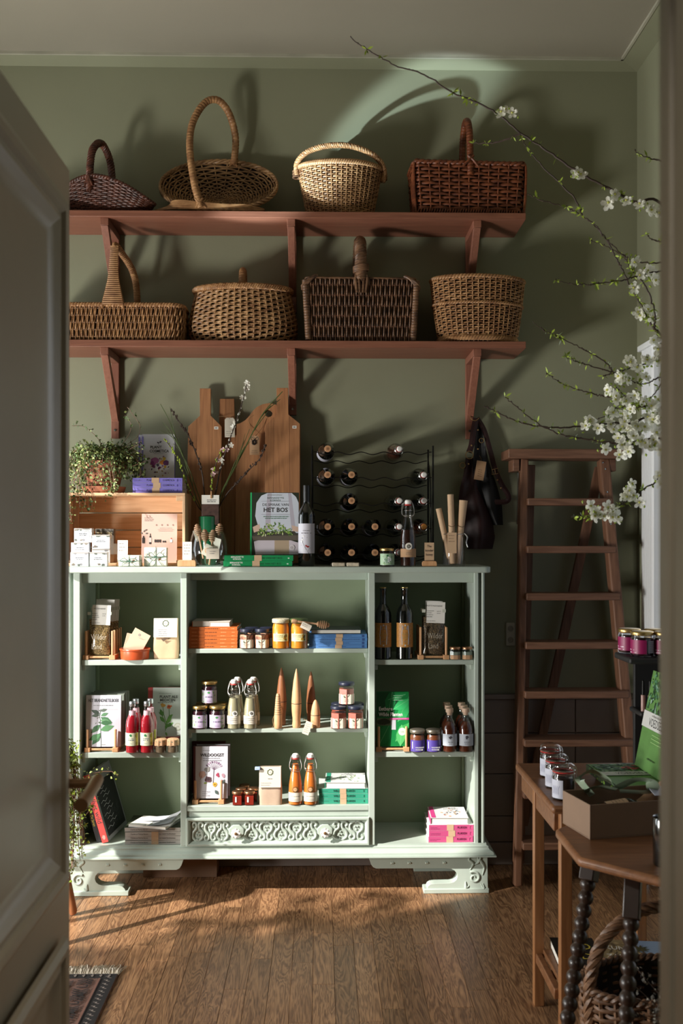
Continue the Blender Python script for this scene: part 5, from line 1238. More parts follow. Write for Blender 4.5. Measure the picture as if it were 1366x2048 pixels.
def sheet(rows, name, m, par, n=8):
    """rows: (left px, right px, py, bulge)"""
    def f(u, v):
        q = v*(len(rows)-1); i = min(int(q), len(rows)-2); t = q-i; a, b = rows[i], rows[i+1]
        l, r_, y, g = [a[k]+(b[k]-a[k])*t for k in range(4)]
        return lp(l+(r_-l)*u, y, HZ+.012-g*math.sin(PI*u)-.010*math.sin(2*PI*u+v*5))
    return MB().grid(f, 14, n*3).build(name, m, par)
sheet([(931, 946, 915, .006), (928, 950, 945, .012), (920, 954, 975, .02), (917, 966, 1000, .024), (925, 985, 1040, .026), (930, 990, 1075, .03), (935, 985, 1098, .02)], 'apron_panel', LEATHER, ap)
sheet([(952, 962, 848, .002), (950, 968, 880, .004), (946, 978, 925, .006), (945, 995, 975, .008), (958, 1004, 1010, .01), (985, 1006, 1050, .006)], 'back_panel', LEATHB, ap)
bu = lp(990, 944, 4.374)
MB().tube([(bu[0]-.013, bu[1], bu[2]-.011), (bu[0]-.014, bu[1], bu[2]+.010), (bu[0]+.012, bu[1], bu[2]+.016), (bu[0]+.014, bu[1], bu[2]-.007)], .0020, 6, True).build('buckle', BRASS, ap)
MB().tube([(bu[0]-.001, bu[1], bu[2]+.014), (bu[0]+.001, bu[1]-.003, bu[2]-.010)], .0014, 5).build('buckle_pin', BRASS, ap)
for px, py, Y in ((995, 960, 4.370), (1002, 976, 4.366), (943, 891, 4.3785), (956, 860, 4.384), (956, 898, 4.372), (937, 928, 4.366)): MB().lathe([(0, .003), (.003, .002), (.0042, 0)], n=10).xf(Matrix.Translation(lp(px, py, Y)) @ Matrix.Rotation(PI/2, 4, 'X')).build('rivet', BRASS, ap)
tg = thing('hang_tag', 'kraft tag hanging on the dark leather apron', 'tag', P(957, 960, 4.352), (0, .17, 0)); B(-.021, .021, -.0006, .0006, 0, .084).build('tag', KRAFT, tg)
MB().tube(cr([(0, 0, .08), (-.006, .006, .098), (-.012, .018, .108)], 4), .0009, 4).build('string', bpy.data.materials['jute_twine'], tg)
A = Art(-.0008); A.greek(-.008, .012, .045, 4, .009, .003, '5e4632'); A.build(tg)
# ------------------------------------------------------------------ goods inside the cabinet
def zs(k): return SHZ[k]+.0006
RACKW = BEECH
def display_rack(lab, px0, px1, Y, z, d=.19, ph=.15, nslots=5):
    """wooden display rack: two rails with blocks, dowels standing in pairs"""
    x0, x1 = X(px0, Y), X(px1, Y); w = x1-x0
    r = thing('display_rack', lab, 'rack', ((x0+x1)/2, Y, z), 0, 'beech display racks in the cabinet')
    for sx in (-1, 1):
        B(*sorted((sx*w/2, sx*(w/2-.024))), 0, d, 0, .018).build('rail', RACKW, r, bevel=.0015)
        for i in range(nslots):
            y = .010+i*(d-.022)/(nslots-1); MB().lathe([(0, 0), (.0052, 0), (.0052, ph-.002), (.004, ph), (0, ph)], (sx*(w/2-.012), y, .017), n=12).build('dowel', RACKW, r)
    for y in (.004, d-.016): MB().tube([(-w/2+.024, y+.006, .010), (w/2-.024, y+.006, .010)], .0048, 8).build('crossbar', RACKW, r)
    return r, w
CELLO = glassm('cellophane', 'fafaf8', .35, .12)
def seeds(name, cols):
    m, t, b = nt(name); L = t.links; tc = N(t, 'ShaderNodeTexCoord'); v = N(t, 'ShaderNodeTexVoronoi', Scale=330.0); L.new(tc.outputs['Object'], v.inputs['Vector'])
    r = N(t, 'ShaderNodeValToRGB'); L.new(v.outputs['Color'], r.inputs[0]); r.color_ramp.interpolation = 'CONSTANT'
    e = r.color_ramp.elements; e[0].color = lin(cols[0]); e[1].position = .3; e[1].color = lin(cols[1])
    for k, c in enumerate(cols[2:]): q = e.new(.45+.15*k); q.color = lin(c)
    L.new(r.outputs[0], b.inputs['Base Color']); b.inputs['Roughness'].default_value = .7
    bp = N(t, 'ShaderNodeBump', Strength=.6, Distance=.003); L.new(v.outputs['Distance'], bp.inputs['Height']); L.new(bp.outputs[0], b.inputs['Normal']); return m
HERB = seeds('dried_herb_mix', ('8a7044', 'a88e58', '6a5534', 'c0a070', '7d6a44')); HERBD = seeds('dark_herb_mix', ('4a3a28', '6a553b', '2f251a', '7d694c', '443d2a'))
def tea_bag(lab, px, Y, z, w, h, herb, title, front=True, rotz=0, rot=0, grp=None):
    r = thing('herb_bag', lab, 'bag', (X(px, Y), Y, z), (-.05, rot, rotz), grp)
    def pil(u, v):
        x = (u-.5)*w*(1-.02*math.sin(PI*v)); zz_ = v*h*.72; y = -(.019 if front else .005)*math.sin(PI*min(max(u, 0), 1))**.6*(math.sin(PI*min(v*1.1+.05, 1))**.5 if v < .95 else .3)
        return (x, y, zz_)
    MB().grid(pil, 13, 12).add([pil(u, v) for u, v in ()], []).build('herbs', herb, r)
    MB().grid(lambda u, v: (pil(u, v)[0]*1.03, -pil(u, v)[1]*.8+.002, pil(u, v)[2]), 9, 9).build('herbs_back', herb, r)
    def cel(u, v): x, y, q = pil(u, min(v*1.28, 1)); return (x*1.05, y-.0025 if v < .75 else -.004, v*h*.94)
    MB().grid(cel, 13, 14).build('cellophane', CELLO, r)
    MB().box(-w*.44, w*.46, -.0075, -.006, h*.60, h).build('header_card', PAPER, r, (0, 0, 0), (0, .04, 0))
    for sx in (-1, 1): B(sx*w*.5-.007, sx*w*.5+.007, -.008, -.005, h*.80, h*.86).build('tape', mat('tape', 'c9cbbd', .3) if 'tape' not in bpy.data.materials else bpy.data.materials['tape'], r)
    if front:
        A = Art(-.0085); A.greek(-w*.36, w*.02, h*.83, 4, .008, .003, '6f6d6a'); A.greek(w*.14, w*.36, h*.82, 2, .008, .003, '8b8884'); A.greek(-w*.36, w*.1, h*.64, 1, .008, .003, '8b8884')
        A.build(r)
        txt(r, title, (0, -.0092, h*.925), w*.088, INK, (PI/2, .04, 0), sx=.9)
        wi = mat('pale_bag_print', 'd5cdbb', .6) if 'pale_bag_print' not in bpy.data.materials else bpy.data.materials['pale_bag_print']
        txt(r, 'Wilder', (.002, -.027, h*.36), w*.40, wi, (PI/2, 0, 0), sx=.66, bold=-.0007); txt(r, 'Land', (-.006, -.027, h*.17), w*.40, wi, (PI/2, 0, 0), sx=.66, bold=-.0007)
    return r
# left bay, top shelf
z = zs('L1'); rkL, w_ = display_rack('beech dowel rack holding herb bags on the top left cabinet shelf', 165, 230, 4.082, z, .185, .10)
tea_bag('front herb bag with a white header card in the left rack', 199, 4.118, z+.016, .084, .205, HERB, 'WELZIJN BLEND', grp=None)
for k, (px, Y, lab) in enumerate(((206, 4.160, 'second herb bag standing in the left rack'), (211, 4.180, 'third herb bag standing in the left rack'), (216, 4.200, 'rear herb bag standing in the left rack'))):
    tea_bag(lab, px, Y, z+.016, .084, .225, HERB, '', False, grp='herb bags behind one another in the left rack')
X0 = X(270, 4.11)
dish_ = thing('terracotta_dish', 'small orange terracotta dish on the top left cabinet shelf', 'dish', (X(270, 4.12), 4.12, z))
MB().lathe([(0, 0), (.056, 0), (.058, .004), (.0595, .034), (.063, .038), (.063, .043), (.057, .043), (.054, .036), (.053, .006), (0, .005)], n=36).build('dish', TERRAG, dish_)
def envelope(lab, px, Y, z, w, h, rot, lean, m, art=True):
    r = thing('seed_envelope', lab, 'envelope', (X(px, Y), Y, z), (-lean, rot, 0), 'envelopes in the terracotta dish')
    B(-w/2, w/2, -.0015, .0015, 0, h).build('envelope', m, r, bevel=.0008)
    if art:
        A = Art(-.0018); A.blob(-.006, h*.80, .006, .006, '9c958b'); A.line([(.002, h*.72), (.018, h*.70), (.026, h*.76)], .0008, '8c8780'); A.greek(-.004, .026, h*.68, 1, .006, .002, '8c8780'); A.build(r)
ENV = mat('peach_envelope', 'dfbea2', .7)
envelope('peach seed envelope tilted right in the terracotta dish', 264, 4.115, z+.030, .072, .092, .50, .12, ENV); envelope('peach seed envelope behind in the terracotta dish', 259, 4.135, z+.020, .06, .080, .22, .15, ENV, False)
def kraft_bag(lab, px, Y, z, w, d, h, fold, m=KRAFTL, clip=None):
    r = thing('kraft_bag', lab, 'bag', (X(px, Y), Y, z), 0, None)
    def f(u, v):
        a = 2*PI*u; k = 1-.10*math.sin(PI*v)*0-.04*v; dd = d*(1-.72*v); sq = 6
        c, s_ = math.cos(a), math.sin(a); q = (abs(c)**sq+abs(s_)**sq)**(-1/sq)
        bul = 1+.05*math.sin(PI*min(v*1.6, 1))
        return (w/2*c*q*k*bul, dd/2*s_*q*bul+random.uniform(-.0006, .0006), h*v)
    MB().grid(f, 40, 10, closed=True).build('bag', m, r, angle=50)
    MB().box(-w*.47, w*.47, -d*.5*.6-.0015, -d*.5*.6, h*fold, h*1.0).build('folded_top', PAPER, r, (0, 0, 0), (-.06, 0, 0)) if False else None
    y1, y0 = -d*.5*.30-.004, -d*.5*(1-.72*fold)-.006
    MB().add([(-w*.49, y0-.003, h*fold), (w*.47, y0-.003, h*fold), (w*.47, y1-.006, h*1.01), (-w*.49, y1-.006, h*1.01), (-w*.49, y0+.001, h*fold), (w*.47, y0+.001, h*fold), (w*.47, y1-.002, h*1.01), (-w*.49, y1-.002, h*1.01)], [(0, 1, 2, 3), (7, 6, 5, 4), (0, 4, 5, 1), (1, 5, 6, 2), (2, 6, 7, 3), (3, 7, 4, 0)]).build('label_card', PAPER if m is KRAFTL else CREAM, r, smooth=False)
    return r, (y0-.003, y1-.006, h*fold, h*1.01)
def slope_print(r, info, fn):
    ya, yb, za, zb = info; A = Art(0); fn(A, zb-za); L = math.hypot(yb-ya, zb-za); th = math.asin((yb-ya)/L)
    A.build(r, 'label_print', Matrix.Translation((0, ya-.0006, za)) @ Matrix.Rotation(-th, 4, 'X'))
def wreath(A, H, x=0, z=None, r_=.012):
    z = H*.74 if z is None else z
    for k in range(16): a = k*PI/8; A.leaf(x+r_*math.cos(a), z+r_*math.sin(a), .007, .0017, a+1.9, '4a5a34')
    for k in range(8): a = k*PI/4; A.leaf(x+r_*.9*math.cos(a), z+r_*.9*math.sin(a), .006, .0015, a+1.2, '39472a')
    A.blob(x, z, r_*.62, r_*.62, 'ddd6c4'); A.greek(x-.005, x+.005, z, 1, .003, .002, '4a5a34', 'C')
r, info = kraft_bag('tall pale kraft bag with a white wreath label on the top left cabinet shelf', 333, 4.14, z, .100, .062, .164, .54)
slope_print(r, info, lambda A, H: (wreath(A, H), A.greek(-.03, .025, H*.40, 4, .008, .0025, '77726a'), A.poly([(-.02, -.004), (.012, -.004), (-.008, -.018)], '5d4a38')))
# left bay, middle shelf
z = zs('L2'); display_rack('beech dowel rack holding nettle books on the middle left cabinet shelf', 168, 236, 4.078, z, .17, .075)
LAV = mat('pale_lavender_cover', 'd5d3de', .4); LGR = mat('grey_green_spine', '97a090', .5)
def nettle(A, W, H):
    A.greek(-W*.40, W*.40, H*.80, 1, .01, .0035, '5c6660', 'C'); A.line([(-.01, H*.725), (.06, H*.722)], .0006, '7b8580')
    A.line([(-.008, .0), (-.008, H*.10), (-.010, H*.3), (-.012, H*.48), (-.015, H*.60), (-.010, H*.735)], .0020, '4d5c4f')
    for x, zz_, L, ro, c in ((-.012, H*.69, .034, .28, '5d6a5e'), (-.014, H*.64, .045, 2.75, '4b5a50'), (-.014, H*.62, .040, 3.3, '57675a'), (-.010, H*.60, .038, .35, '5e8a64'), (-.010, H*.57, .062, -.45, '4d7a55'), (-.012, H*.52, .060, -.35, '6b9a70'), (-.012, H*.46, .056, .02, '3f6d49'),
                              (-.012, H*.43, .060, 3.9, '466f4c'), (-.012, H*.32, .070, .30, '5d9063'), (-.010, H*.27, .070, 4.1, '3d6a45'), (-.010, H*.24, .064, 3.6, '568a5c')): A.leaf(x, zz_, L*.85, L*.19, ro, c)
    for k in range(8): A.blob(-.012+random.uniform(-.02, .012), H*random.uniform(.45, .72), .003, .002, '55644f', random.uniform(0, 3), 7, .4)
    A.rect(-.010, .010, .008, .010, '8f9894')
for k, (px, Y, lab) in enumerate(((206, 4.0965, 'front nettle book with a leafy plant on its cover, in the left middle rack'), (212, 4.1335, 'second nettle book in the left middle rack'), (217, 4.1705, 'third nettle book in the left middle rack'), (222, 4.2075, 'rear nettle book in the left middle rack'))):
    b_ = book_stand(lab, px, Y, z+.019, .144, .210, .016, LAV if k == 0 else mat('grey_lavender_cover', '9aa39a', .45) if k == 1 else bpy.data.materials['grey_lavender_cover'], LGR, .04, 0, 'nettle books in the left middle rack')
    if k == 0:
        A = Art(); nettle(A, .144, .210); A.build(b_); txt(b_, 'HET BRANDNETELBOEK', (.001, -.0010, .188), .0185, mat('grey_title_print', '4b4f55', .6), sx=.62, bold=.0003)
rz = zs('L2'); REDJ = mat('red_syrup', '9b1726', .12, coat=.5, var=.05); REDB = mat('dark_red_book', '9c2f2c', .45)
b_ = book_flat('dark red medicine plant book lying under the standing one', 319.5, 4.235, rz, .162, .125, .026, REDB, REDB, 0, None, (.002, .022))
txt(b_, 'MEDICIJN ALS', (.052, -.0012, .013), .011, mat('dark_red_print', '4a1614', .6), sx=.8)
PAG = mat('pale_grey_cover', 'b9bfb8', .45)
b_ = book_stand('pale medicine plant book with a marigold drawing, standing on a red one', 331, 4.262, rz+.0265, .150, .208, .022, PAG, REDB, .05)
A = Art(); A.rect(-.075, -.055, 0, .208, 'a83a35'); A.rect(-.058, -.0555, 0, .208, '7e2824')
A.greek(-.03, .05, .183, 1, .01, .002, '6d7370'); A.greek(-.034, .068, .144, 1, .01, .0035, '565a58')
for pts in ([(.0, .025), (.002, .06), (-.008, .095), (-.012, .13)], [(.002, .06), (.016, .09), (.014, .125)], [(.0, .05), (-.014, .085), (-.018, .105)]): A.line(pts, .0026, '567a3e')
for x, zz_, L, ro in ((-.012, .085, .034, 1.9), (.002, .055, .04, .9), (.004, .04, .035, .6), (0, .03, .03, 1.3), (-.002, .06, .035, 2.3), (.008, .075, .03, .7), (-.008, .09, .025, 2.6), (.0, .02, .02, -1.2)): A.leaf(x, zz_, L, L*.22, ro, random.choice(('5d8a45', '4d7638', '6f9a52')))
A.blob(-.012, .133, .010, .007, 'b8893e', 0, 12, .25); A.blob(.014, .127, .011, .008, 'c4633a', 0, 12, .3); A.blob(.014, .127, .005, .004, '8f3a22'); A.blob(.052, .042, .016, .016, 'a5a795', 0, 22); A.blob(.052, .042, .012, .012, 'b9bbb0', 0, 20); A.greek(-.05, -.02, .018, 1, .01, .002, '8a8f8c'); A.greek(.045, .06, .015, 1, .01, .003, '55595a'); A.build(b_)
txt(b_, 'PLANT ALS', (.012, -.0010, .168), .0155, INK, bold=.0003); txt(b_, 'MEDICIJN', (.008, -.0010, .154), .0155, INK, bold=.0003); txt(b_, 'C.B.', (.052, -.0018, .042), .007, GREYINK)
def red_label(A, z0, z1):
    A.rect(.020, .029, z0+.001, z1-.001, 'c9b93e'); A.blob(.022, z1-.012, .006, .008, 'a7a33a'); A.blob(.023, z0+.010, .005, .006, '8f8a2f'); A.blob(-.002, z1-.010, .0055, .005, '2f7a4a', 0, 12, .2); A.greek(-.014, .012, (z0+z1)/2+.003, 2, .006, .004, '4a5a7a', 'C'); A.greek(-.010, .008, z0+.009, 1, .006, .002, '7d8a9a', 'C')
RP = [(.0295, 0), (.0315, .004), (.0315, .115), (.029, .135), (.022, .152), (.0145, .166), (.0125, .182), (.0122, .204)]
YL = mat('cream_yellow_label', 'dfe0c2', .5)
for k, (px, Y, lab) in enumerate(((265, 4.075, 'red syrup bottle at the front left of the group of four'), (294, 4.077, 'red syrup bottle at the front right of the group of four'), (272, 4.14, 'red syrup bottle behind on the left of the group of four'), (301, 4.142, 'red syrup bottle behind on the right of the group of four'))):
    b_ = bottle(lab, (X(px, Y), Y, rz), [(a*.9, b*.97) for a, b in RP], REDJ, .78, GLASS, 'red syrup bottles on the middle left shelf', 'syrup_bottle')
    MB().lathe([(0, .2085), (.0125, .2080), (.0132, .206), (.0132, .190), (.0125, .189), (0, .189)], n=22).build('cap', mat('silver_cap', 'c9cdd2', .25, .9) if 'silver_cap' not in bpy.data.materials else bpy.data.materials['silver_cap'], b_)
    MB().lathe([(.0125, .160), (.0140, .156), (.0150, .150), (.0132, .171)][::-1], n=20).build('neck_label', mat('pink_neck_label', 'd9b3bd', .5) if 'pink_neck_label' not in bpy.data.materials else bpy.data.materials['pink_neck_label'], b_)
    label_wrap(b_, .0290, .032, .084, 2.3, (YL, red_label))
PEAR = mat('dark_spice_mix', '5a4a34', .7, var=.5, vscale=140)
for k, (px, lab) in enumerate(((322, 'little jar with a kraft paper bonnet next to the red syrup bottles'), (346, 'little jar with a kraft paper bonnet nearest the left divider'))):
    r = jar(lab, (X(px, 4.075), 4.075, rz), .023, .054, PEAR, KRAFT, .010, 'kraft-bonneted jars on the middle left shelf', fill=.62)
    bn = MB(); bn.grid(lambda u, v: ((.0235+.0022*v+.0022*math.sin(u*2*PI*9)*v)*min(1, v*4+.0)*math.cos(2*PI*u), (.0235+.0022*v+.0022*math.sin(u*2*PI*9)*v)*min(1, v*4)*math.sin(2*PI*u), .058-.026*v*v-.003*abs(math.sin(u*2*PI*4.5))*v), 54, 6, closed=True); bn.build('paper_bonnet', KRAFT, r)
    MB().tube([(.0245*math.cos(a), .0245*math.sin(a), .046) for a in np.linspace(0, 2*PI, 17)[:-1]], .001, 4, True).build('twine', TWINE, r)
# left bay, bottom: two leaning books and a pile
z = zs('L3')
def leaning(lab, px0, py0, px1, py1, W, T, Y, spm, covm, rotz):
    """book leaning to the left: bottom spine corner and top spine corner given"""
    a, b = np.array(P(px0, py0, Y)), np.array(P(px1, py1, Y)); v = b-a; H = np.linalg.norm(v); ang = math.atan2(v[0], v[2])
    r = thing('book', lab, 'book', (a[0], a[1], SHZ['L3']+.001+T*abs(math.sin(math.radians(16)))), (0, ang, rotz))
    # local: z up along the spine, spine facing -y, cover facing +x
    MB().box(-.0022, 0, 0, W, 0, H).build('front_cover', covm, r, smooth=False); MB().box(-T, -T+.0022, 0, W, 0, H).build('back_cover', covm, r, smooth=False); MB().box(-T, 0, -.0008, .0015, 0, H).build('spine', spm, r, smooth=False)
    MB().box(-T+.0023, -.0023, .0016, W-.003, .003, H-.003).build('pages', PAGES, r, smooth=False); return r, H
RCOV = mat('coral_red_spine', 'c8413c', .45); BCOV = mat('black_photo_cover', '1a1a1c', .4); GRC = mat('grey_cover_border', '8c8e90', .45)
rt = -.62
b_, H = leaning('big book with a coral red spine and black cover leaning in the lower left bay', 217, 1684, 179, 1550, .235, .027, 4.09, RCOV, GRC, 0)
b_.rotation_euler = (Matrix.Rotation(math.radians(-16), 4, 'Y') @ Matrix.Rotation(math.radians(-8), 4, 'Z')).to_euler()
A = Art(-.0006); A.rect(.016, .225, .016, H-.05, '17181a'); A.rect(.016, .10, H-.048, H-.01, '77797c')
for k in range(60): A.blob(random.uniform(.03, .2), random.uniform(.03, H*.42), random.uniform(.004, .014), random.uniform(.003, .01), random.choice(('232527', '2b2d2e', '1d1e20')), random.uniform(0, 3), 7, .4)
for k in range(10): x = .03+.02*(k % 3); zz_ = H-.08-.018*k; A.line([(x, zz_), (x+.03, zz_+.006), (x+.05, zz_-.004), (x+.075, zz_+.004)], .0018, 'b9bbbd')
A.build(b_, M=Matrix(((0, -1, 0, .0), (1, 0, 0, 0), (0, 0, 1, 0), (0, 0, 0, 1))))
txt(b_, 'het wild', (-.0135, -.0014, H*.45), .030, INK, (PI/2, PI/2, 0), sx=1.0); A = Art(-.0012); A.blob(-.0135, .022, .007, .010, 'e58a80', 0, 10, .3); A.build(b_)
b2_, H2 = leaning('black book with yellow spine lettering leaning behind the coral red one', 203, 1683, 176, 1574, .20, .020, 4.10, BCOV, BCOV, 0)
b2_.rotation_euler = (Matrix.Rotation(math.radians(-16), 4, 'Y') @ Matrix.Rotation(math.radians(-8), 4, 'Z')).to_euler()
txt(b2_, 'Gouden De Jaren', (-.010, -.0014, H2*.5), .017, mat('yellow_print', 'c9b23a', .6), (PI/2, PI/2, 0), sx=.8)
GRB = mat('grey_spine_cover', 'a9a39c', .5); zz = z
for k in range(4):
    b_ = book_flat('grey-spined book, %s of the four in the lower left pile' % ('lowest', 'second', 'third', 'topmost')[k], 306-(k == 3), 4.075+.002*(k % 2), zz, .226, .18, .0165, mat('dark_photo_back', '39402f', .45) if 'dark_photo_back' not in bpy.data.materials else bpy.data.materials['dark_photo_back'], GRB, random.uniform(-.015, .015), 'grey-spined books in the lower left pile', (-.006, .022) if k < 3 else None, False)
    txt(b_, 'Charles en Petrine Bernd', (-.056, -.0012, .0082), .0085, INK, sx=.8); txt(b_, 'met meest foodmoment', (.058, -.0012, .0082), .0085, INK, sx=.8); zz += .0170
tb = thing('book', 'paperback with curling pages lying open-edged on the grey pile', 'book', (X(302, 4.09), 4.10, zz), (0, 0, -.30))
def curl(u, v): return (-.085+.185*u, -.035+.135*v, .009+.060*max(0, u-.35)**1.7*(.5+.5*v)*1.5)
MB().grid(curl, 14, 4).build('front_cover', GRC, tb); MB().grid(lambda u, v: (curl(u, v)[0], curl(u, v)[1], curl(u, v)[2]*.55+.001), 14, 4).build('page', PAPER, tb)
MB().box(-.085, .08, -.035, .10, .0005, .010).build('pages', PAGES, tb); MB().box(-.087, .085, -.036, .101, -.0008, .0004).build('back_cover', GRC, tb)
A = Art(0)
for k in range(30): A.blob(random.uniform(-.08, .02), random.uniform(-.03, .095), .008, .006, random.choice(('2d3a2c', '3a4734', '1f2822', '4a543d')), random.uniform(0, 3), 8, .3)
A.poly([(-.05, .02), (.045, .02), (.045, .085), (-.05, .085)], 'c7cbd2'); A.greek(-.04, .035, .07, 4, .012, .005, '4a5560', 'C')
A.mb.v = [np.stack([v[:, 0], v[:, 2], np.array([curl((x+.085)/.185, (y+.035)/.135)[2] for x, y in zip(v[:, 0], v[:, 2])])+.0006-v[:, 1]], 1) for v in A.mb.v]; A.build(tb)
# centre bay, top shelf
z = zs('C1'); ORB = mat('orange_spine_cover', 'c7672c', .5); zz = z
for k in range(6):
    b_ = book_flat('orange-spined book, %s in the pile of six' % ('lowest', 'second lowest', 'third lowest', 'fourth lowest', 'second highest', 'highest')[k], 426.5+random.choice((-.5, 0, .5)), 4.09, zz, .198, .20, .0142, ORB, ORB, random.uniform(-.01, .01)+.0, 'orange-spined books on the upper middle shelf', None, False)
    A = Art(-.0010); A.greek(-.088, -.06, .0072, 1, .004, .0028, 'e9b27d'); A.greek(-.035, .03, .0072, 1, .004, .0042, '5a2c14'); A.greek(.03, .06, .0072, 1, .004, .003, 'e9b27d'); A.greek(.075, .09, .0072, 1, .004, .003, 'e9b27d'); A.build(b_); zz += .0146
b_ = book_flat('white-edged orange book lying turned on top of the orange pile', 400, 4.17, zz, .15, .155, .022, mat('orange_white_cover', 'd9cfc4', .45), ORB, -PI/2, None)
b_.location = (X(388, 4.16), 4.175, zz)
def hexjar(lab, px, Y, z, cont, grp, R=.034, H=.078, lid=BLKLID, lab_m=None, col='ddd3c0'):
    def pr(A, z0, z1):
        h = z1-z0
        for k in range(14): a = PI*k/13; A.leaf(.0125*math.cos(a), z1-.004+.0125*math.sin(a)*-.55, .005, .0014, a+2.0, '3f4a30')
        A.greek(-.012, .012, z0+h*.45, 2, .006, .0025, '5c564e', 'C'); A.line([(-.022, z0+h*.2), (.022, z0+h*.2)], .0004, '8d867c')
    return jar(lab, (X(px, Y), Y, z), R, H, cont, lid, .013, grp, lab=(CREAM, pr), n=6, sq=6, rot=0, labh=(.06, .56), labw=2.6, fill=.82, lidr=R*.93)
HAZ = seeds('hazelnuts', ('a8684a', 'c48a66', '7f4b33', 'd3a382', '955a3f'))
for n_ in HAZ.node_tree.nodes:
    if n_.bl_idname == 'ShaderNodeTexVoronoi': n_.inputs['Scale'].default_value = 75
for px, Y, lab in ((494, 4.085, 'hexagonal hazelnut jar, front left of four'), (524, 4.085, 'hexagonal hazelnut jar, front right of four'), (504, 4.155, 'hexagonal hazelnut jar, back left of four'), (534, 4.155, 'hexagonal hazelnut jar, back right of four')):
    hexjar(lab, px, Y, z, HAZ, 'hazelnut jars on the upper middle shelf', .0315, .081)
HON = mat('yellow_honey', 'd98a2a', .25, sub=.25, coat=.4); BEEL = mat('yellow_label', 'dcd29a', .5)
def bee(A, z0, z1):
    A.greek(-.026, .010, z1-.007, 2, .006, .003, '5a4a2c', 'C'); A.greek(-.020, .004, z0+.010, 1, .006, .0022, '6d5d3a', 'C')
    for k in range(9): A.blob(.020+random.uniform(-.007, .007), (z0+z1)/2+random.uniform(-.01, .01), .005, .004, random.choice(('c9962a', '8f6a1f', 'e0b93e', '5d4a1c')), random.uniform(0, 3), 8, .3)
for px, lidm, lab in ((562, mat('checked_lid', 'b3ab92', .45, var=.6, vscale=220), 'tall honey jar with a pale checked lid'), (598, mat('green_lid', '5a6a3c', .4), 'tall honey jar with a green lid, half behind a honey dipper')):
    jar(lab, (X(px, 4.085), 4.085, z), .0365, .122, HON, lidm, .017, 'tall honey jars on the upper middle shelf', lab=(BEEL, bee), neck=.90, fill=.98, labh=(.30, .60), labw=1.9, lidr=.0365)
hd_ = thing('honey_dipper', 'wooden honey dipper with a tag lying across the honey jar and the blue books', 'honey dipper', (X(589, 4.05), 4.046, Z(1242, 4.05)), (0, math.radians(97), 0))
dmc = dm.copy(); link(dmc, hd_); dmc.location = (0, 0, -.008); dmc.scale = (1.05, 1.05, 1.05)
MB().lathe([(0, -.012), (.008, -.010), (.0095, .0), (.006, .010), (0, .012)], n=14).build('end_knob', DIPW, hd_)
tg = thing('hang_tag', 'cream tag hanging on the honey dipper over the honey jar', 'tag', P(606, 1255, 4.034), (.0, .45, 0)); B(-.012, .030, -.0006, .0006, -.004, .022).build('tag', CREAM, tg); A = Art(-.0008); A.greek(-.008, .022, .014, 2, .006, .003, '77716a'); A.build(tg)
BLU = mat('blue_cover', '5583bd', .42); zz = z
for k in range(4):
    b_ = book_flat('blue book, %s of the four in the pile' % ('lowest', 'second', 'third', 'topmost')[k], 676+(0, 0, .5, 0)[k], 4.083, zz, .238, .19, .0140, BLU, BLU, 0, 'blue books on the upper middle shelf', (-.012+.004*(k % 2), .016+.004*(k % 2)))
    A = Art(-.0010); A.greek(-.08, .09, .007, 1, .004, .0026, '27406f'); A.rect(.098, .108, .002, .012, '2d4a82'); A.build(b_); zz += .0144
b_ = book_flat('dark paperback lying turned on top of the blue books', 676, 4.10, zz, .16, .205, .018, mat('dark_blue_photo', '252c36', .4, var=.5, vscale=50), mat('light_blue_spine', '86a8d8', .45), -PI/2)
b_.location = (X(623, 4.16), 4.172, zz)
# centre bay, middle shelf
z = zs('C2'); JAM = mat('dark_plum_jam', '2a0f18', .2, coat=.4); LILAC = mat('lilac_label', 'b9a9c4', .5)
def lilac(A, z0, z1):
    A.rect(-.032, -.018, z0, z1, 'a9c39a'); A.rect(.018, .032, z0, z1, 'a9c39a'); A.rect(-.032, .032, z1-.006, z1, 'a2bd92')
    for k in range(14): A.blob(random.choice((-1, 1))*random.uniform(.017, .03), random.uniform(z0, z1), .004, .003, random.choice(('8bb07a', 'c9b6d6', '7a9a6a')), random.uniform(0, 3), 7, .3)
    A.blob(0, z1-.009, .0055, .004, '3f8a4a', 0, 10, .2); A.greek(-.017, .017, (z0+z1)/2-.001, 1, .006, .005, '3a3050', 'C'); A.greek(-.010, .010, z0+.008, 1, .006, .0025, '6a5f80', 'C')
for px, Y, zo, lab in ((400, 4.085, 0, 'plum jam jar, front left of the pyramid'), (435, 4.085, 0, 'plum jam jar, front right of the pyramid'), (408, 4.158, 0, 'plum jam jar, back left of the pyramid'), (439, 4.158, 0, 'plum jam jar, back right of the pyramid'), (419, 4.118, .0958, 'plum jam jar on top of the pyramid')):
    jar(lab, (X(px, Y), Y, z+zo), .0335, .095, JAM, GOLD, .012, 'plum jam jars on the middle shelf', lab=(LILAC, lilac), labh=(.10, .72), labw=2.3, fill=.9, neck=.92)
SPROF = [(.029, 0), (.0315, .004), (.0315, .055), (.0295, .085), (.024, .120), (.017, .150), (.0145, .162), (.0135, .176), (.0155, .178), (.0155, .184), (.0125, .186)]
CLOUDY = mat('cloudy_cordial', '9c9678', .3, sub=.1)
def cordial(A, z0, z1): A.greek(-.022, .022, z0+.022, 2, .007, .003, '6d6558', 'C'); A.greek(-.018, .018, z0+.008, 1, .006, .002, '8d8578', 'C')
def rnd2(A, z0, z1): A.blob(.006, .066, .0115, .0115, 'e9e6de', 0, 20); A.blob(.006, .066, .0055, .0055, '33322f', 0, 14); A.blob(.006, .066, .0035, .0035, '8f8b82', 0, 10)
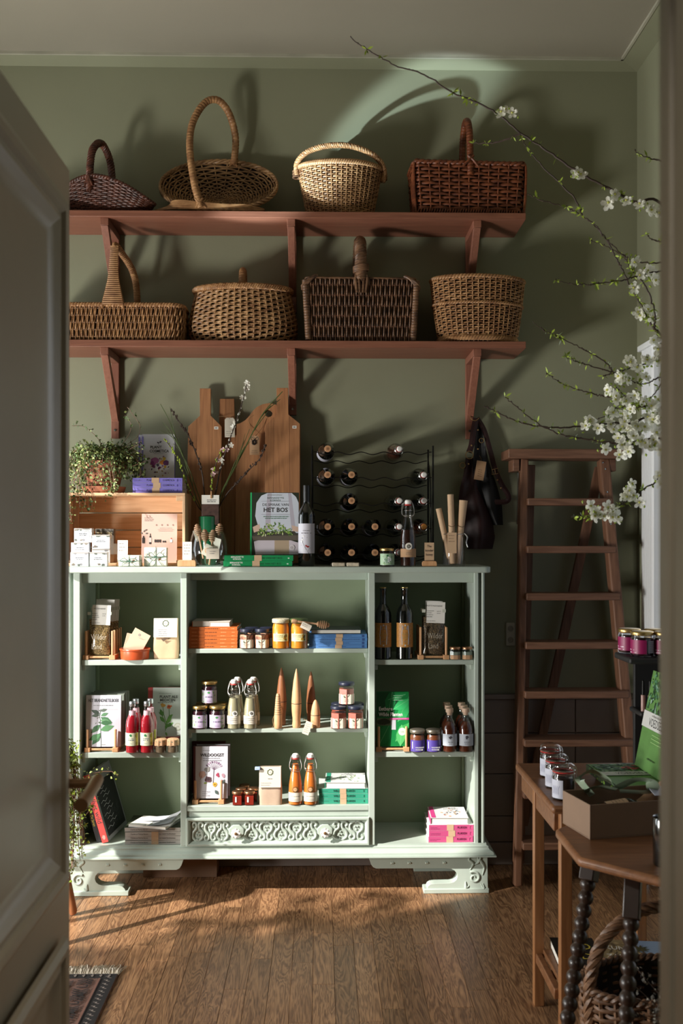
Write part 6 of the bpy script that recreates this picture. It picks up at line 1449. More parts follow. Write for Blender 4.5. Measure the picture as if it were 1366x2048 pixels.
for px, Y, lab in ((468, 4.085, 'pale cordial swing-top bottle, front left of four'), (501, 4.085, 'pale cordial swing-top bottle, front right of four'), (475, 4.16, 'pale cordial swing-top bottle, back left of four'), (507, 4.16, 'pale cordial swing-top bottle, back right of four')):
    b_ = bottle(lab, (X(px, Y), Y, z), [(a*.93, b*.96) for a, b in SPROF], CLOUDY, .70, GLASS, 'pale cordial bottles on the middle shelf', 'swing_top_bottle')
    swing_stopper(b_, .179, .0135, CERAM, 1.12); label_wrap(b_, .0297, .022, .056, 2.3, (CREAM, cordial)); label_wrap(b_, .0302, .0655, .0657, .1, (CREAM, rnd2), name='emblem')
def dibber(lab, px, Y, kind, m, h, R, rot=0):
    r = thing('wooden_dibber', lab, 'dibber', (X(px, Y), Y, z), rot, 'turned wooden dibbers on the middle shelf')
    if kind == 'tall':
        pr_ = [(0, 0), (.72, .0), (.80, .015), (.86, .05), (.80, .11), (.80, .16), (.94, .26), (1.0, .37), (1.0, .40), (.94, .405), (.94, .41), (1.0, .415), (1.0, .44), (.86, .60), (.62, .78), (.32, .92), (.10, .985), (0, 1)]
    else: pr_ = [(0, 0), (.9, 0), (1, .02), (1, .43), (.95, .44), (.95, .455), (1, .465), (.93, .58), (.72, .78), (.42, .93), (.18, .99), (0, 1)]
    MB().lathe([(a*R, b*h) for a, b in pr_], n=26).build('dibber', m, r)
    zb_ = .4075 if kind == 'tall' else .4475
    MB().tube([(R*.955*math.cos(a), R*.955*math.sin(a), h*zb_) for a in np.linspace(0, 2*PI, 21)[:-1]], .0012, 4, True).build('burnt_ring', INK, r); return r
dibber('tall dark dibber standing behind the ringed one', 563, 4.16, 'tall', WALNUT, .240, .0215); dibber('tallest pale dibber in the middle of the dibber group', 593, 4.10, 'tall', BEECH_L, .243, .0205); dibber('tall dark dibber at the right, behind the short one', 622, 4.16, 'tall', WALNUT, .224, .0195)
dibber('short pale dibber at the right end of the dibber group', 631, 4.10, 'short', BEECH_L, .114, .0195)
rg = thing('wooden_dibber', 'pale short dibber marked with depth rings and tied with twine', 'dibber', (X(556, 4.085), 4.085, z), 0, 'turned wooden dibbers on the middle shelf')
MB().lathe([(0, 0), (.014, 0), (.0165, .005), (.0172, .02), (.0165, .045), (.0150, .06), (.0130, .085), (.0105, .115), (.0080, .135), (.0055, .142), (0, .143)], n=24).build('dibber', BEECH_L, rg)
for k in range(9): zz_ = .058+.009*k; q = float(np.interp(zz_, [.045, .06, .085, .115, .135], [.0165, .015, .013, .0105, .008])); MB().tube([(q*math.cos(a), q*math.sin(a), zz_) for a in np.linspace(0, 2*PI, 17)[:-1]], .0008, 4, True).build('depth_ring', INK, rg)
tw_ = MB(); tw_.tube(cr([(-.017, -.004, .05), (-.022, -.01, .035), (-.019, -.014, .015), (-.024, -.01, .004)], 5), .0009, 4); tw_.build('twine', mat('jute_tie', '9a7a4c', .8), rg)
tg = thing('hang_tag', 'cream tag lying over the middle shelf edge below the dibbers', 'tag', P(612, 1463, 4.058), (-.30, .36, 0)); B(-.0135, .0135, -.0006, .0006, -.012, .042).build('tag', CREAM, tg); A = Art(-.0008); A.greek(-.010, .010, .030, 5, .008, .0022, '8d8578'); A.build(tg)
MB().tube(cr([(0, 0, .04), (-.012, .02, .045), (-.028, .03, .05), (-.032, .03, .07)], 5), .0008, 4).build('string', bpy.data.materials['jute_tie'], tg)
TOM = mat('tomato_chutney', 'a8503a', .3, coat=.2, var=.12, vscale=60)
for px, Y, zo, lab in ((677, 4.083, 0, 'hexagonal chutney jar, front left of five'), (711, 4.083, 0, 'hexagonal chutney jar, front right of five'), (678, 4.158, 0, 'hexagonal chutney jar, back left of five'), (712, 4.158, 0, 'hexagonal chutney jar, back right of five'), (693, 4.117, .0928, 'hexagonal chutney jar on top of the other four')):
    hexjar(lab, px, Y, z+zo, TOM, 'chutney jars on the middle shelf', .0355, .092)
# centre bay, bottom
z = zs('C3'); display_rack('beech dowel rack holding wild harvest books above the drawer', 384, 448, 4.072, z, .15, .078, 4)
MAR = mat('maroon_spine', '4f1c1e', .5); WLB = mat('white_harvest_cover', 'd3d2da', .42)
def harvest(A, W, H):
    A.rect(-W/2, -W/2+.008, 0, H, '5d2426'); A.greek(-.032, .01, H*.92, 1, .01, .0022, '7d7a7d'); A.greek(-.032, .054, H*.77, 2, .009, .003, '5e5a60')
    A.line([(.010, H*.25), (.012, H*.42), (.014, H*.6)], .0016, '4a3a44')
    for k in range(9): a = .5+k*.26; A.line([(.014, H*.55), (.014+.032*math.cos(a), H*.55+.030*math.sin(a))], .0009, '7a5f78'); A.blob(.014+.034*math.cos(a), H*.55+.032*math.sin(a), .005, .003, random.choice(('8f7390', 'a58aa3', '6d526c')), a, 8, .3)
    A.blob(-.014, H*.56, .012, .009, '8d8a86', .3, 12, .25); A.blob(-.034, H*.46, .014, .014, 'c09a8c', .4, 12, .15); A.line([(-.042, H*.36), (-.036, H*.44)], .0018, '7d5a4c'); A.blob(-.010, H*.37, .014, .012, '5f4248', 0, 12, .2); A.blob(-.010, H*.37, .008, .007, '3d2a30', 0, 10, .2)
    for x, q in ((.026, .45), (.032, .43), (.030, .47)): A.blob(x, H*q, .004, .005, 'b0455f')
    A.blob(.052, H*.44, .006, .010, 'b98f9c', .3, 10, .2); A.blob(.046, H*.34, .004, .004, '9a3a52'); A.blob(.054, H*.33, .004, .004, '9a3a52'); A.blob(.018, H*.265, .0085, .0085, 'd9a93e', 0, 12, .2); A.blob(.018, H*.265, .0035, .0035, '8f6a24'); A.leaf(-.028, H*.29, .014, .004, .2, '93a54a'); A.leaf(.018, H*.16, .024, .007, -.9, '4d5f5c'); A.leaf(.05, H*.28, .02, .005, 1.2, '55605c')
    A.greek(-.034, .0, H*.13, 3, .008, .0025, '85828a')
for k, (px, Y, lab) in enumerate(((421, 4.092, 'front wild harvest book with dried flowers on the cover, above the drawer'), (426, 4.1335, 'second wild harvest book standing behind the front one'))):
    b_ = book_stand(lab, px, Y, z+.019, .140, .212, .020, WLB, MAR, .04, 0, 'wild harvest books above the drawer')
    if k == 0:
        A = Art(); harvest(A, .14, .212); A.build(b_); txt(b_, 'WILDOOGST', (.006, -.0009, .176), .0175, INK, bold=.0004, sx=.92)
mg = thing('book', 'maroon-spined wild harvest book standing at the back left above the drawer', 'book', (X(417, 4.176), 4.176, z+.019), (-.04, 0, 0)); B(-.07, .07, 0, .02, 0, .214).build('cover', MAR, mg)
REDJ2 = mat('red_jelly', '8f2a1f', .2, coat=.4, var=.1)
def small_lab(A, z0, z1): A.greek(-.007, .007, (z0+z1)/2, 2, .005, .002, '6d655c', 'C')
for px, Y, lab in ((475, 4.066, 'small square red jelly jar, front left of five'), (499, 4.066, 'small square red jelly jar, front right of five'), (482, 4.118, 'small square red jelly jar, middle left of five'), (506, 4.118, 'small square red jelly jar, middle right of five'), (489, 4.17, 'small square red jelly jar at the back of five')):
    r = jar(lab, (X(px, Y), Y, z), .026, .056, REDJ2, COPPER, .010, 'small red jelly jars above the drawer', n=4, sq=4, fill=.9, neck=.9, lidr=.0225)
    label_wrap(r, .0195, .014, .036, .5, (CREAM, None), a0=-PI/2-.35)
BRB = mat('cream_kraft_bag', 'b9a08a', .7, var=.06, vscale=30, bump=.1)
r, info = kraft_bag('kraft bag with a cream wreath label and a pale clip, above the drawer', 541, 4.085, z, .092, .055, .152, .47, BRB)
slope_print(r, info, lambda A, H: (wreath(A, H, 0, H*.74, .011), A.greek(-.012, .012, H*.42, 1, .008, .003, '5d584f', 'C'), A.greek(-.038, .012, H*.22, 2, .008, .0022, '8d867a')))
B(-.062, -.040, -.03, -.012, .142, .154).build('clip', mat('pale_blue_clip', 'a9bcd8', .4), r, bevel=.002)
ORJ = mat('orange_juice', 'd2742e', .25, sub=.15, coat=.3)
def ojl(A, z0, z1): A.greek(-.022, .022, z0+.022, 1, .007, .003, '6d6558', 'C'); A.greek(-.018, .018, z0+.010, 2, .005, .002, '8d8578', 'C')
def oje(A, z0, z1):
    for k in range(14): a = k*PI/7; A.leaf(.011*math.cos(a), .066+.011*math.sin(a), .007, .0016, a+1.8, '4a5234')
    A.blob(0, .066, .0075, .0075, 'c9a078'); A.greek(-.005, .005, .066, 1, .004, .002, '4a5234', 'C')
for px, lab in ((591, 'orange juice swing-top bottle left of its twin'), (621, 'orange juice swing-top bottle beside the green books')):
    b_ = bottle(lab, (X(px, 4.072), 4.072, z), [(a*.95, b*.985) for a, b in SPROF], ORJ, .90, GLASS, 'orange juice bottles above the drawer', 'swing_top_bottle')
    swing_stopper(b_, .184, .0135, CERAM, 1.15); label_wrap(b_, .0304, .016, .053, 2.3, (CREAM, ojl)); label_wrap(b_, .0309, .0655, .0657, .1, (CREAM, oje), name='emblem')
TEAL = mat('teal_green_cover', '38987c', .42); TEALD = mat('dark_teal_print', '114a3a', .6); WCV = mat('white_forage_cover', 'd9d9d8', .42); zz = z
for k in range(3):
    b_ = book_flat('teal-spined foraging book, %s of three in the pile' % ('lowest', 'middle', 'topmost')[k], 687+(0, 0, -.5)[k], 4.07, zz, .200, .18, .0205, WCV, TEAL, 0, 'teal books beside the juice bottles', (-.014, .012))
    txt(b_, 'WILD', (-.026, -.0012, .0105), .0115, TEALD, bold=.0003); txt(b_, 'PLUKKEN', (.030, -.0012, .0105), .0115, TEALD, sx=.75, bold=.0003); A = Art(-.0010); A.greek(-.09, -.055, .0105, 1, .005, .0026, '1f6a55'); A.blob(.085, .0105, .003, .005, '1d5f4c'); A.build(b_); zz += .0209
def top_book(lab, px, Y, zz, cover, spine, bg, dots, title, L=.160, W=.165, T=.026, rz_=-PI/2-.03):
    b_ = book_flat(lab, px, Y, zz, L, W, T, cover, spine, rz_); A = Art(-.0006)
    for k in range(dots[0]): A.blob(random.gauss(.095, .022), random.gauss(-.005, .024), random.uniform(.002, .006), random.uniform(.002, .005), random.choice(dots[1]), random.uniform(0, 3), 8, .3)
    A.rect(.004, .022, -L/2, L/2, bg)
    # print frame: x = distance from the spine, z = up the cover  ->  local y, -x
    A.mb.v = [np.stack([-v[:, 2], v[:, 0], T-v[:, 1]], 1) for v in A.mb.v]; A.mb.build('cover_print', A.mats, b_, smooth=False)
    for k, s in enumerate(title): txt(b_, s, (-L*.5+.020+.016*k, .095, T+.0010), .016, mat('grey_cover_title', '56585a', .6) if 'grey_cover_title' not in bpy.data.materials else bpy.data.materials['grey_cover_title'], (0, 0, PI/2), sx=.9)
    return b_
top_book('white foraging book with a green sprig lying turned on the teal pile', X(687, 4.1) and 651, 4.15, zz, WCV, TEAL, '2f9377', (26, ('6f9a4a', '8fae62', '557a38')), ('WILD', 'PLUKKEN'))
# right bay, top shelf
z = zs('R1'); ORL = mat('ochre_patterned_label', 'b9823f', .5, var=.3, vscale=160)
def crest(A, z0, z1):
    h = z1-z0; A.poly([(-.014, z0+.012), (0, z0+.004), (.014, z0+.012), (.016, z0+h*.5), (.013, z1-.010), (0, z1-.006), (-.013, z1-.010), (-.016, z0+h*.5)], 'b8c4cf')
    A.rect(-.009, .009, z1-.020, z1-.014, '4a7aa0'); A.rect(-.008, .008, z1-.027, z1-.022, '6a92b4')
    for k, q in enumerate((.50, .37)):
        for i in range(5): A.rect(-.0125+.0052*i, -.0125+.0052*i+.0038, z0+h*q, z0+h*q+.0085, 'b58a4a')
    A.greek(-.010, .010, z0+h*.24, 1, .005, .002, '6a7a8a', 'C')
for px, lab in ((766, 'dark wine bottle with an ochre label next to the divider'), (809, 'dark wine bottle with an ochre label beside the herb bag rack')):
    b_ = bottle(lab, (X(px, 4.115), 4.115, z), [(a*.94, b*.93) for a, b in WPROF], glass=DKGLASS, group='dark wine bottles with ochre labels', name='wine_bottle')
    label_wrap(b_, .0356, .050, .150, 2.5, (ORL, crest)); MB().lathe([(0, .296), (.0148, .2955), (.0150, .2925), (.0145, .2915), (0, .2915)], n=20).build('cap', GOLD, b_)
display_rack('beech dowel rack holding one dark herb bag on the top right cabinet shelf', 836, 899, 4.078, z, .16, .115)
tea_bag('dark herb bag with a white header card on the top right cabinet shelf', 868, 4.112, z+.016, .084, .218, HERBD, 'BACK TO ALIVE BLEND')
tea_bag('herb bag standing behind the dark one on the top right cabinet shelf', 864, 4.150, z+.016, .080, .22, HERBD, '', False)
for px, lab in ((910, 'tiny jar with a copper lid beside the right herb rack'), (934, 'tiny jar with a copper lid nearest the right end of the top shelf')):
    jar(lab, (X(px, 4.082), 4.082, z), .0228, .052, mat('pale_green_salt', '7d8a7c', .6) if 'pale_green_salt' not in bpy.data.materials else bpy.data.materials['pale_green_salt'], COPPER, .009, 'tiny copper-lidded jars', n=8, sq=8, lab=(KRAFT, None), labh=(.05, .45), labw=2.2, neck=.92, fill=.75)
# right bay, middle shelf
z = zs('R2'); display_rack('beech dowel rack holding the green wild plants guide', 752, 819, 4.072, z, .14, .085, 4)
GCV = mat('leaf_green_cover', '14803f', .4)
b_ = book_stand('green edible wild plants guide with big leaves on the cover in the right rack', 786, 4.089, z+.019, .132, .222, .022, GCV, GCV, .05)
A = Art(); W, H = .132, .222
A.poly([(-.066, .12), (.0, .12), (.02, .19), (-.01, .222), (-.066, .222)], '0d4a28')
for x, q, L, w, ro, c in ((.02, .10, .13, .03, 1.0, '2aa85a'), (-.02, .13, .11, .022, 1.4, '157a40'), (.0, .15, .09, .02, .5, '35b868'), (.01, .02, .11, .03, .8, '3aa552'), (-.06, .0, .11, .03, 1.1, '1c8a48'), (.03, .0, .09, .02, 1.5, '56b96a'), (-.02, .19, .08, .012, .3, '24934e')):
    A.leaf(x, q, L, w, ro, c); A.line([(x, q), (x+L*.95*math.cos(ro), q+L*.95*math.sin(ro))], .0012, '7fcf8f')
A.poly([(-.066, -.0), (-.0661, .222), (-.066, .222)], '14803f')
A.rect(-.066, -.0, .085, .115, '5d6a4a'); A.blob(-.038, .100, .024, .014, '26331f', 0, 14, .2); A.rect(.0-.006, .012, .068, .108, 'c3c4c9'); A.rect(-.012, .066, .1085, .1165, 'c23a86'); A.greek(-.004, .058, .1125, 1, .004, .002, 'f0c9df'); A.blob(.038, .060-.0, .016, .016, 'cfe6d3', 0, 22); A.greek(.0, .05, .207, 3, .009, .003, 'bfe0c6')
# keep the print inside the cover
for v in A.mb.v: v[:, 0] = np.clip(v[:, 0], -W/2, W/2); v[:, 2] = np.clip(v[:, 2], 0, H)
A.build(b_); txt(b_, 'Eetbare', (-.058, -.0012, .153), .0215, WHITEINK, al='LEFT', sx=.85, bold=.0004); txt(b_, 'Wilde Planten', (-.058, -.0012, .130), .0215, WHITEINK, al='LEFT', sx=.80, bold=.0004); txt(b_, 'C.B.', (.038, -.0030, .060), .008, GREYINK)
PUR = mat('violet_label', '4a3a8c', .45); CHOC = mat('walnut_spread', '6a3a22', .3)
def wal(A, z0, z1): A.rect(-.026, -.024, z0+.012, z1-.006, 'e9e6f2')
for px, lab in ((835, 'walnut spread jar with a violet label beside the green guide'), (867, 'walnut spread jar with a violet label beside the liqueur bottles')):
    r = jar(lab, (X(px, 4.078), 4.078, z), .0315, .092, CHOC, mat('dull_silver_lid', '8d8578', .35, .7) if 'dull_silver_lid' not in bpy.data.materials else bpy.data.materials['dull_silver_lid'], .014, 'walnut spread jars on the right middle shelf', lab=(PUR, wal), labh=(.06, .66), labw=2.3, neck=.94)
    txt(r, 'WALNOOT', (.006, -.0328, .022), .0085, WHITEINK, sx=.8); txt(r, 'CRUNCHER', (.004, -.0328, .013), .0085, WHITEINK, sx=.7)
LIQ = mat('amber_liqueur', '4a2010', .12, coat=.5); WOODC = mat('wooden_stopper', 'c2a48c', .6)
def liql(A, z0, z1): A.blob(0, z1-.013, .007, .006, '4a4a52', 0, 9, .35); A.greek(-.016, .016, z0+.016, 1, .006, .004, '5d5f6a', 'C'); A.greek(-.009, .009, z0+.009, 1, .006, .003, '5d5f6a', 'C')
BLL = mat('cool_white_label', 'b9bfc9', .5)
for px, Y, lab in ((899, 4.075, 'amber liqueur bottle, front left of six'), (931.5, 4.075, 'amber liqueur bottle, front right of six'), (897, 4.145, 'amber liqueur bottle, middle left of six'), (928, 4.145, 'amber liqueur bottle, middle right of six'), (893, 4.215, 'amber liqueur bottle, rear left of six'), (923, 4.215, 'amber liqueur bottle, rear right of six')):
    b_ = bottle(lab, (X(px, Y), Y, z), [(.028, 0), (.0305, .004), (.0308, .092), (.027, .108), (.017, .122), (.0125, .130), (.0122, .152), (.0138, .154), (.0138, .160)], LIQ, .78, GLASS, 'amber liqueur bottles on the right middle shelf', 'liqueur_bottle')
    MB().lathe([(0, .150), (.0105, .150), (.0105, .1605), (.0150, .1610), (.0155, .163), (.0155, .176), (.0145, .178), (0, .178)], n=22).build('stopper', WOODC, b_); label_wrap(b_, .0316, .028, .076, 2.4, (BLL, liql))
# right bay, bottom
z = zs('R3'); PNK = mat('pink_cover', 'c4507f', .42); PNKD = mat('dark_pink_print', '6a1a40', .6); zz = z
for k in range(3):
    b_ = book_flat('pink-spined foraging book, %s of three in the pile' % ('lowest', 'middle', 'topmost')[k], 902.5+(-1, 0, 0)[k], 4.078, zz, .183, .19, .0235, WCV, PNK, 0, 'pink books in the lower right bay', (-.018+.006*(k == 1), .010+.006*(k == 1)))
    txt(b_, 'PLUKKEN', (.045, -.0012, .012), .0115, PNKD, sx=.8, bold=.0003); A = Art(-.0010); A.greek(-.085, -.04, .012, 2, .005, .0026, '8f2a5a'); A.line([(.078, .006), (.078, .016), (.082, .018)], .0012, '6a1a40'); A.build(b_); zz += .0239
top_book('white foraging book with scattered petals lying turned on the pink pile', 858, 4.165, zz, WCV, PNK, 'c63f7e', (34, ('d98a4a', 'e0a35c', '4a3a52', '3d5a6a', 'c96a3a', '8a8a8f')), ('WILDE', 'PLUKKEN'), .165, .155, .028)
# cardboard box under the cabinet
cbx = thing('cardboard_box', 'brown corrugated cardboard box pushed under the cabinet', 'box', (X(360, 4.28), 4.33, .0005)); CBM = mat('corrugated_cardboard', '8f6f58', .8, var=.04)
cbw = (X(435, 4.28)-X(288, 4.28))/2
bx_ = MB().box(-cbw, cbw, -.05, .05, 0, .128)
for k in range(52): x = -cbw+.004+(2*cbw-.008)*k/51; bx_.box(x-.0009, x+.0009, -.0508, -.05, .001, .127)
bx_.build('carton', CBM, cbx, smooth=False)
for sy in (-1, 1): B(-cbw, cbw, min(0, sy*.049), max(0, sy*.049), .128, .131).build('flap', CBM, cbx, smooth=False)
# ------------------------------------------------------------------ wooden step ladder
ld = thing('step_ladder', 'old brown wooden step ladder standing against the dark wall', 'ladder', (X(1150, 4.15), 4.15, 0)); LO = np.array(ld.location)
def yst(z): return 4.09+.17*z/1.82
def lxy(px, py):
    z = EYE+(HOR-py)*4.15/FPX
    for _ in range(4): z = P(px, py, yst(z))[2]
    return np.array(P(px, py, yst(z)))-LO
for n, a, b, wd in (('left', (1050, 918), (1037, 1786), .034), ('right', (1210, 918), (1287, 1786), .044)):
    p, q = lxy(*a), lxy(*b); q[2] = .012
    MB().bar(p+[0, .03, 0], q+[0, .03, 0], wd, .06, (0, 1, 0)).build('stile', LADDER_V, ld, bevel=.007)
zt = lxy(1100, 918)[2]
x0, x1 = lxy(1013, 918)[0], lxy(1246, 918)[0]; yt = yst(zt+LO[2])-LO[1]
B(x0, x1, yt-.045, yt+.13, zt, zt+.040).build('top_plate', LADDER_W, ld, bevel=.004)
for px in (1033, 1226): c = lxy(px, 930); B(c[0]-.014, c[0]+.014, yt+.0, yt+.11, zt-.052, zt-.0005).build('cleat', LADDER_W, ld, bevel=.003)
for k, yb in enumerate((1011, 1106, 1200, 1297, 1395, 1491, 1594, 1696)):
    f = (yb-918)/868; xa, xb = 1049+f*(1036-1049)+5, 1214+f*(1291-1214)-4
    a, b = lxy(xa, yb), lxy(xb, yb); sh_ = .030+.0
    B(a[0], b[0]+.004, a[1]-.034, a[1]+.085, a[2], a[2]+.030).build('step', LADDER_W, ld, bevel=.005)
def bk(px, py, Y): return np.array(P(px, py, Y))-LO
MB().bar(bk(1199, 935, 4.335), bk(1046, 1650, 4.40), .040, .022, (0, 1, 0)).build('rear_brace', LADDER_V, ld, bevel=.003)
for a, b in ((1062, 1040), (1206, 1268)): q = bk(b, 1740, 4.395); q[2] = .012; MB().bar(bk(a, 930, 4.33), q, .034, .024, (0, 1, 0)).build('rear_leg', LADDER_V, ld, bevel=.003)
q = bk(1050, 1560, 4.385); q2 = bk(1256, 1560, 4.385); MB().bar(q, q2, .022, .04, (0, 0, 1)).build('rear_rail', LADDER_W, ld, bevel=.003)
MB().tube([lxy(1038, 945)+[0, .02, 0], lxy(1041, 985)+[0, .05, 0], lxy(1040, 1048)+[0, .06, 0]], .004, 6).build('steel_stay', STEEL, ld)
for px, py in ((1205, 925), (1210, 938), (1214, 984), (1221, 1048)):
    c = lxy(px, py); MB().lathe([(0, .003), (.004, .002), (.0045, 0)], n=10).xf(Matrix.Translation(tuple(c+[0, -.0005, 0])) @ Matrix.Rotation(PI/2, 4, 'X')).build('screw', STEEL, ld)
# ------------------------------------------------------------------ rear side table
TZ = .70
t1 = thing('side_table', 'narrow honey-brown side table with straight legs in front of the ladder', 'table', (1.0, 3.05, 0))
def t1b(n, x0, x1, y0, y1, z0, z1, m=TABLE_W, bv=.003): B(x0-1.0, x1-1.0, y0-3.05, y1-3.05, z0, z1).build(n, m, t1, bevel=bv)
t1b('table_top', .653, 1.36, 2.79, 3.33, TZ-.024, TZ, TABLE_W, .008)
for x, y, s in ((.664, 3.078, .031), (.680, 2.805, .033), (.985, 3.078, .030), (1.20, 2.805, .033), (1.30, 3.078, .031)): t1b('leg', x, x+s, y, y+s, 0, TZ-.0245, TABLE_V, .002)
t1b('apron', .668, .684, 2.84, 3.30, TZ-.085, TZ-.0245); t1b('apron', .70, 1.33, 2.81, 2.826, TZ-.085, TZ-.0245); t1b('apron', .684, 1.33, 3.285, 3.30, TZ-.085, TZ-.0245)
t1b('stretcher', .668, .688, 2.835, 3.08, .135, .165, TABLE_W); t1b('stretcher', 1.21, 1.23, 2.835, 3.08, .135, .165, TABLE_W); t1b('stretcher', .688, 1.21, 2.95, 2.975, .14, .16, TABLE_W)
t1b('lower_shelf', .690, 1.20, 2.84, 3.075, .1655, .180, TABLE_W, .002)
def clip_jar(lab, x, y, z, R, H, cont):
    r = thing('clip_top_jar', lab, 'jar', (x, y, z), 0, 'small clip-top jars on the side table')
    MB().lathe([(0, 0), (R*.93, 0), (R, .005), (R, H*.62), (R*.92, H*.70), (R*.92, H*.74)], n=26).build('glass', GLASS, r)
    MB().lathe([(0, .003), (R*.92, .004), (R*.95, .008), (R*.95, H*.60), (0, H*.60)], n=22).build('contents', cont, r)
    MB().lathe([(0, H), (R*.7, H*.99), (R*.95, H*.93), (R*.99, H*.82), (R*.96, H*.77), (0, H*.77)], n=26).build('lid', GLASS, r)
    MB().lathe([(R*.7, H*.74), (R*.96, H*.74), (R*.99, H*.755), (R*.96, H*.77), (R*.7, H*.77)], n=22).build('seal', RED, r)
    w = MB(); w.tube([(R*1.01*math.cos(a), R*1.01*math.sin(a), H*.80) for a in np.linspace(0, 2*PI, 21)[:-1]], .0012, 5, True); w.tube([(R*.96*math.cos(a), R*.96*math.sin(a), H*.70) for a in np.linspace(0, 2*PI, 21)[:-1]], .0012, 5, True)
    for a0 in (-.9, -.3): w.tube(cr([(R*math.cos(a0), R*math.sin(a0), H*.92), (R*1.14*math.cos(a0), R*1.14*math.sin(a0), H*.80), (R*1.12*math.cos(a0), R*1.12*math.sin(a0), H*.58), (R*1.02*math.cos(a0), R*1.02*math.sin(a0), H*.55)], 5), .0013, 5)
    w.build('wire_clip', WIRE, r)
    def scr(A, z0, z1):
        for k in range(5): A.line([(-.012+.005*k, z0+.012), (-.009+.004*k, z0+.026), (-.013+.006*k, z0+.036)], .0009, '6a6f96')
    label_wrap(r, R+.0006, .006, H*.56, 1.3, (mat('cool_jar_label', 'c2c4d2', .5) if 'cool_jar_label' not in bpy.data.materials else bpy.data.materials['cool_jar_label'], scr), a0=-PI*.80)
DKC = mat('dark_preserve', '201512', .3)
for x, y, lab in ((.728, 3.14, 'clip-top jar at the back of the row of three on the side table'), (.714, 3.005, 'clip-top jar in the middle of the row of three on the side table'), (.704, 2.872, 'clip-top jar at the front of the row of three on the side table')): clip_jar(lab, x, y, TZ+.0005, .0325, .105, DKC)
# food forest books: two lying, one upright on them
FGR = mat('meadow_green_cover', '5d8846', .45, var=.12, vscale=30); FDK = mat('dark_leaf_photo', '1f2c18', .45, var=.6, vscale=60)
def forest(A, W, H):
    for k in range(170): A.blob(random.uniform(-W/2+.008, W/2-.008), random.uniform(H*.60, H-.006), random.uniform(.003, .011), random.uniform(.002, .006), random.choice(('1d3a22', '2f5a35', '3f6f48', '5a8a6a', '8fae9a', '24482b', '17301c')), random.uniform(0, 3), 7, .35)
    for k in range(9): A.blob(W*.06+random.gauss(0, .012), H*.76+random.gauss(0, .016), .009, .007, random.choice(('a33a34', 'c2564a', '8f2c2a')), random.uniform(0, 3), 8, .3)
    A.line([(W*.04, H*.60), (W*.06, H*.75)], .003, '9aa86a'); A.rect(-W/2, W/2, H*.42, H*.585, 'c9c8c4'); A.greek(-W*.22, W*.40, H*.555, 1, .01, .005, '8d8a86'); A.greek(-W*.1, W*.42, H*.375, 3, .011, .004, '9ac27a'); A.greek(-W*.12, W*.18, H*.13, 1, .01, .007, '2f4d20')
VB = []
for k, (cx_, cy_, rz_) in enumerate(((.955, 2.835, -.05), (.950, 2.84, .05))):
    b_ = thing('book', ('lower of the two food forest books lying on the side table', 'upper food forest book lying on the side table')[k], 'book', (cx_, cy_, TZ+.0006+.0226*k), rz_, 'food forest books on the side table')
    W, H, T = .205, .275, .022
    B(-W/2, W/2, 0, H, T-.002, T).build('front_cover', FGR, b_, smooth=False); B(-W/2, W/2, 0, H, 0, .002).build('back_cover', FDK, b_, smooth=False); B(-W/2-.0006, -W/2+.002, 0, H, 0, T).build('spine', FDK, b_, smooth=False); B(-W/2+.002, W/2-.002, .003, H-.003, .0021, T-.0021).build('pages', PAGES, b_, smooth=False)
    if k: A = Art(); forest(A, W, H); A.mb.v = [np.stack([v[:, 0], v[:, 2], T-v[:, 1]], 1) for v in A.mb.v]; A.build(b_); txt(b_, 'VOEDSELBOS', (.008, H*.49, T+.0036), .030, INK, (0, 0, 0), sx=.72)
    A = Art(0)
    for j in range(14): A.leaf(random.uniform(.02, .25), random.uniform(.003, .018), random.uniform(.008, .02), .003, random.uniform(0, 6), random.choice(('5f8a2c', '84a83a', '2c4a1c')))
    for v in A.mb.v: v[:, 2] = np.clip(v[:, 2], .001, T-.001)
    A.build(b_, 'spine_print', Matrix(((0, 1, 0, -W/2-.0008), (-1, 0, 0, H-.0), (0, 0, 1, 0), (0, 0, 0, 1))))
b_ = thing('book', 'tall green food forest book leaning upright on two lying books', 'book', (.985, 2.972, TZ+.0475), (-.20, 0, -PI/2+.04)); W, H, T = .235, .300, .02
B(-W/2, W/2, 0, .0022, 0, H).build('front_cover', FGR, b_, smooth=False); B(-W/2, W/2, T-.0022, T, 0, H).build('back_cover', FDK, b_, smooth=False); B(-W/2-.0005, -W/2+.002, 0, T, 0, H).build('spine', FDK, b_, smooth=False); B(-W/2+.002, W/2-.002, .0023, T-.0023, .003, H-.003).build('pages', PAGES, b_, smooth=False)
A = Art(); forest(A, W, H); A.build(b_); txt(b_, 'VOEDSELBOS', (.012, -.0031, H*.485), .036, INK, sx=.72); txt(b_, 'PRAKTISCH', (-.01, -.0031, H*.555), .012, GREYINK)
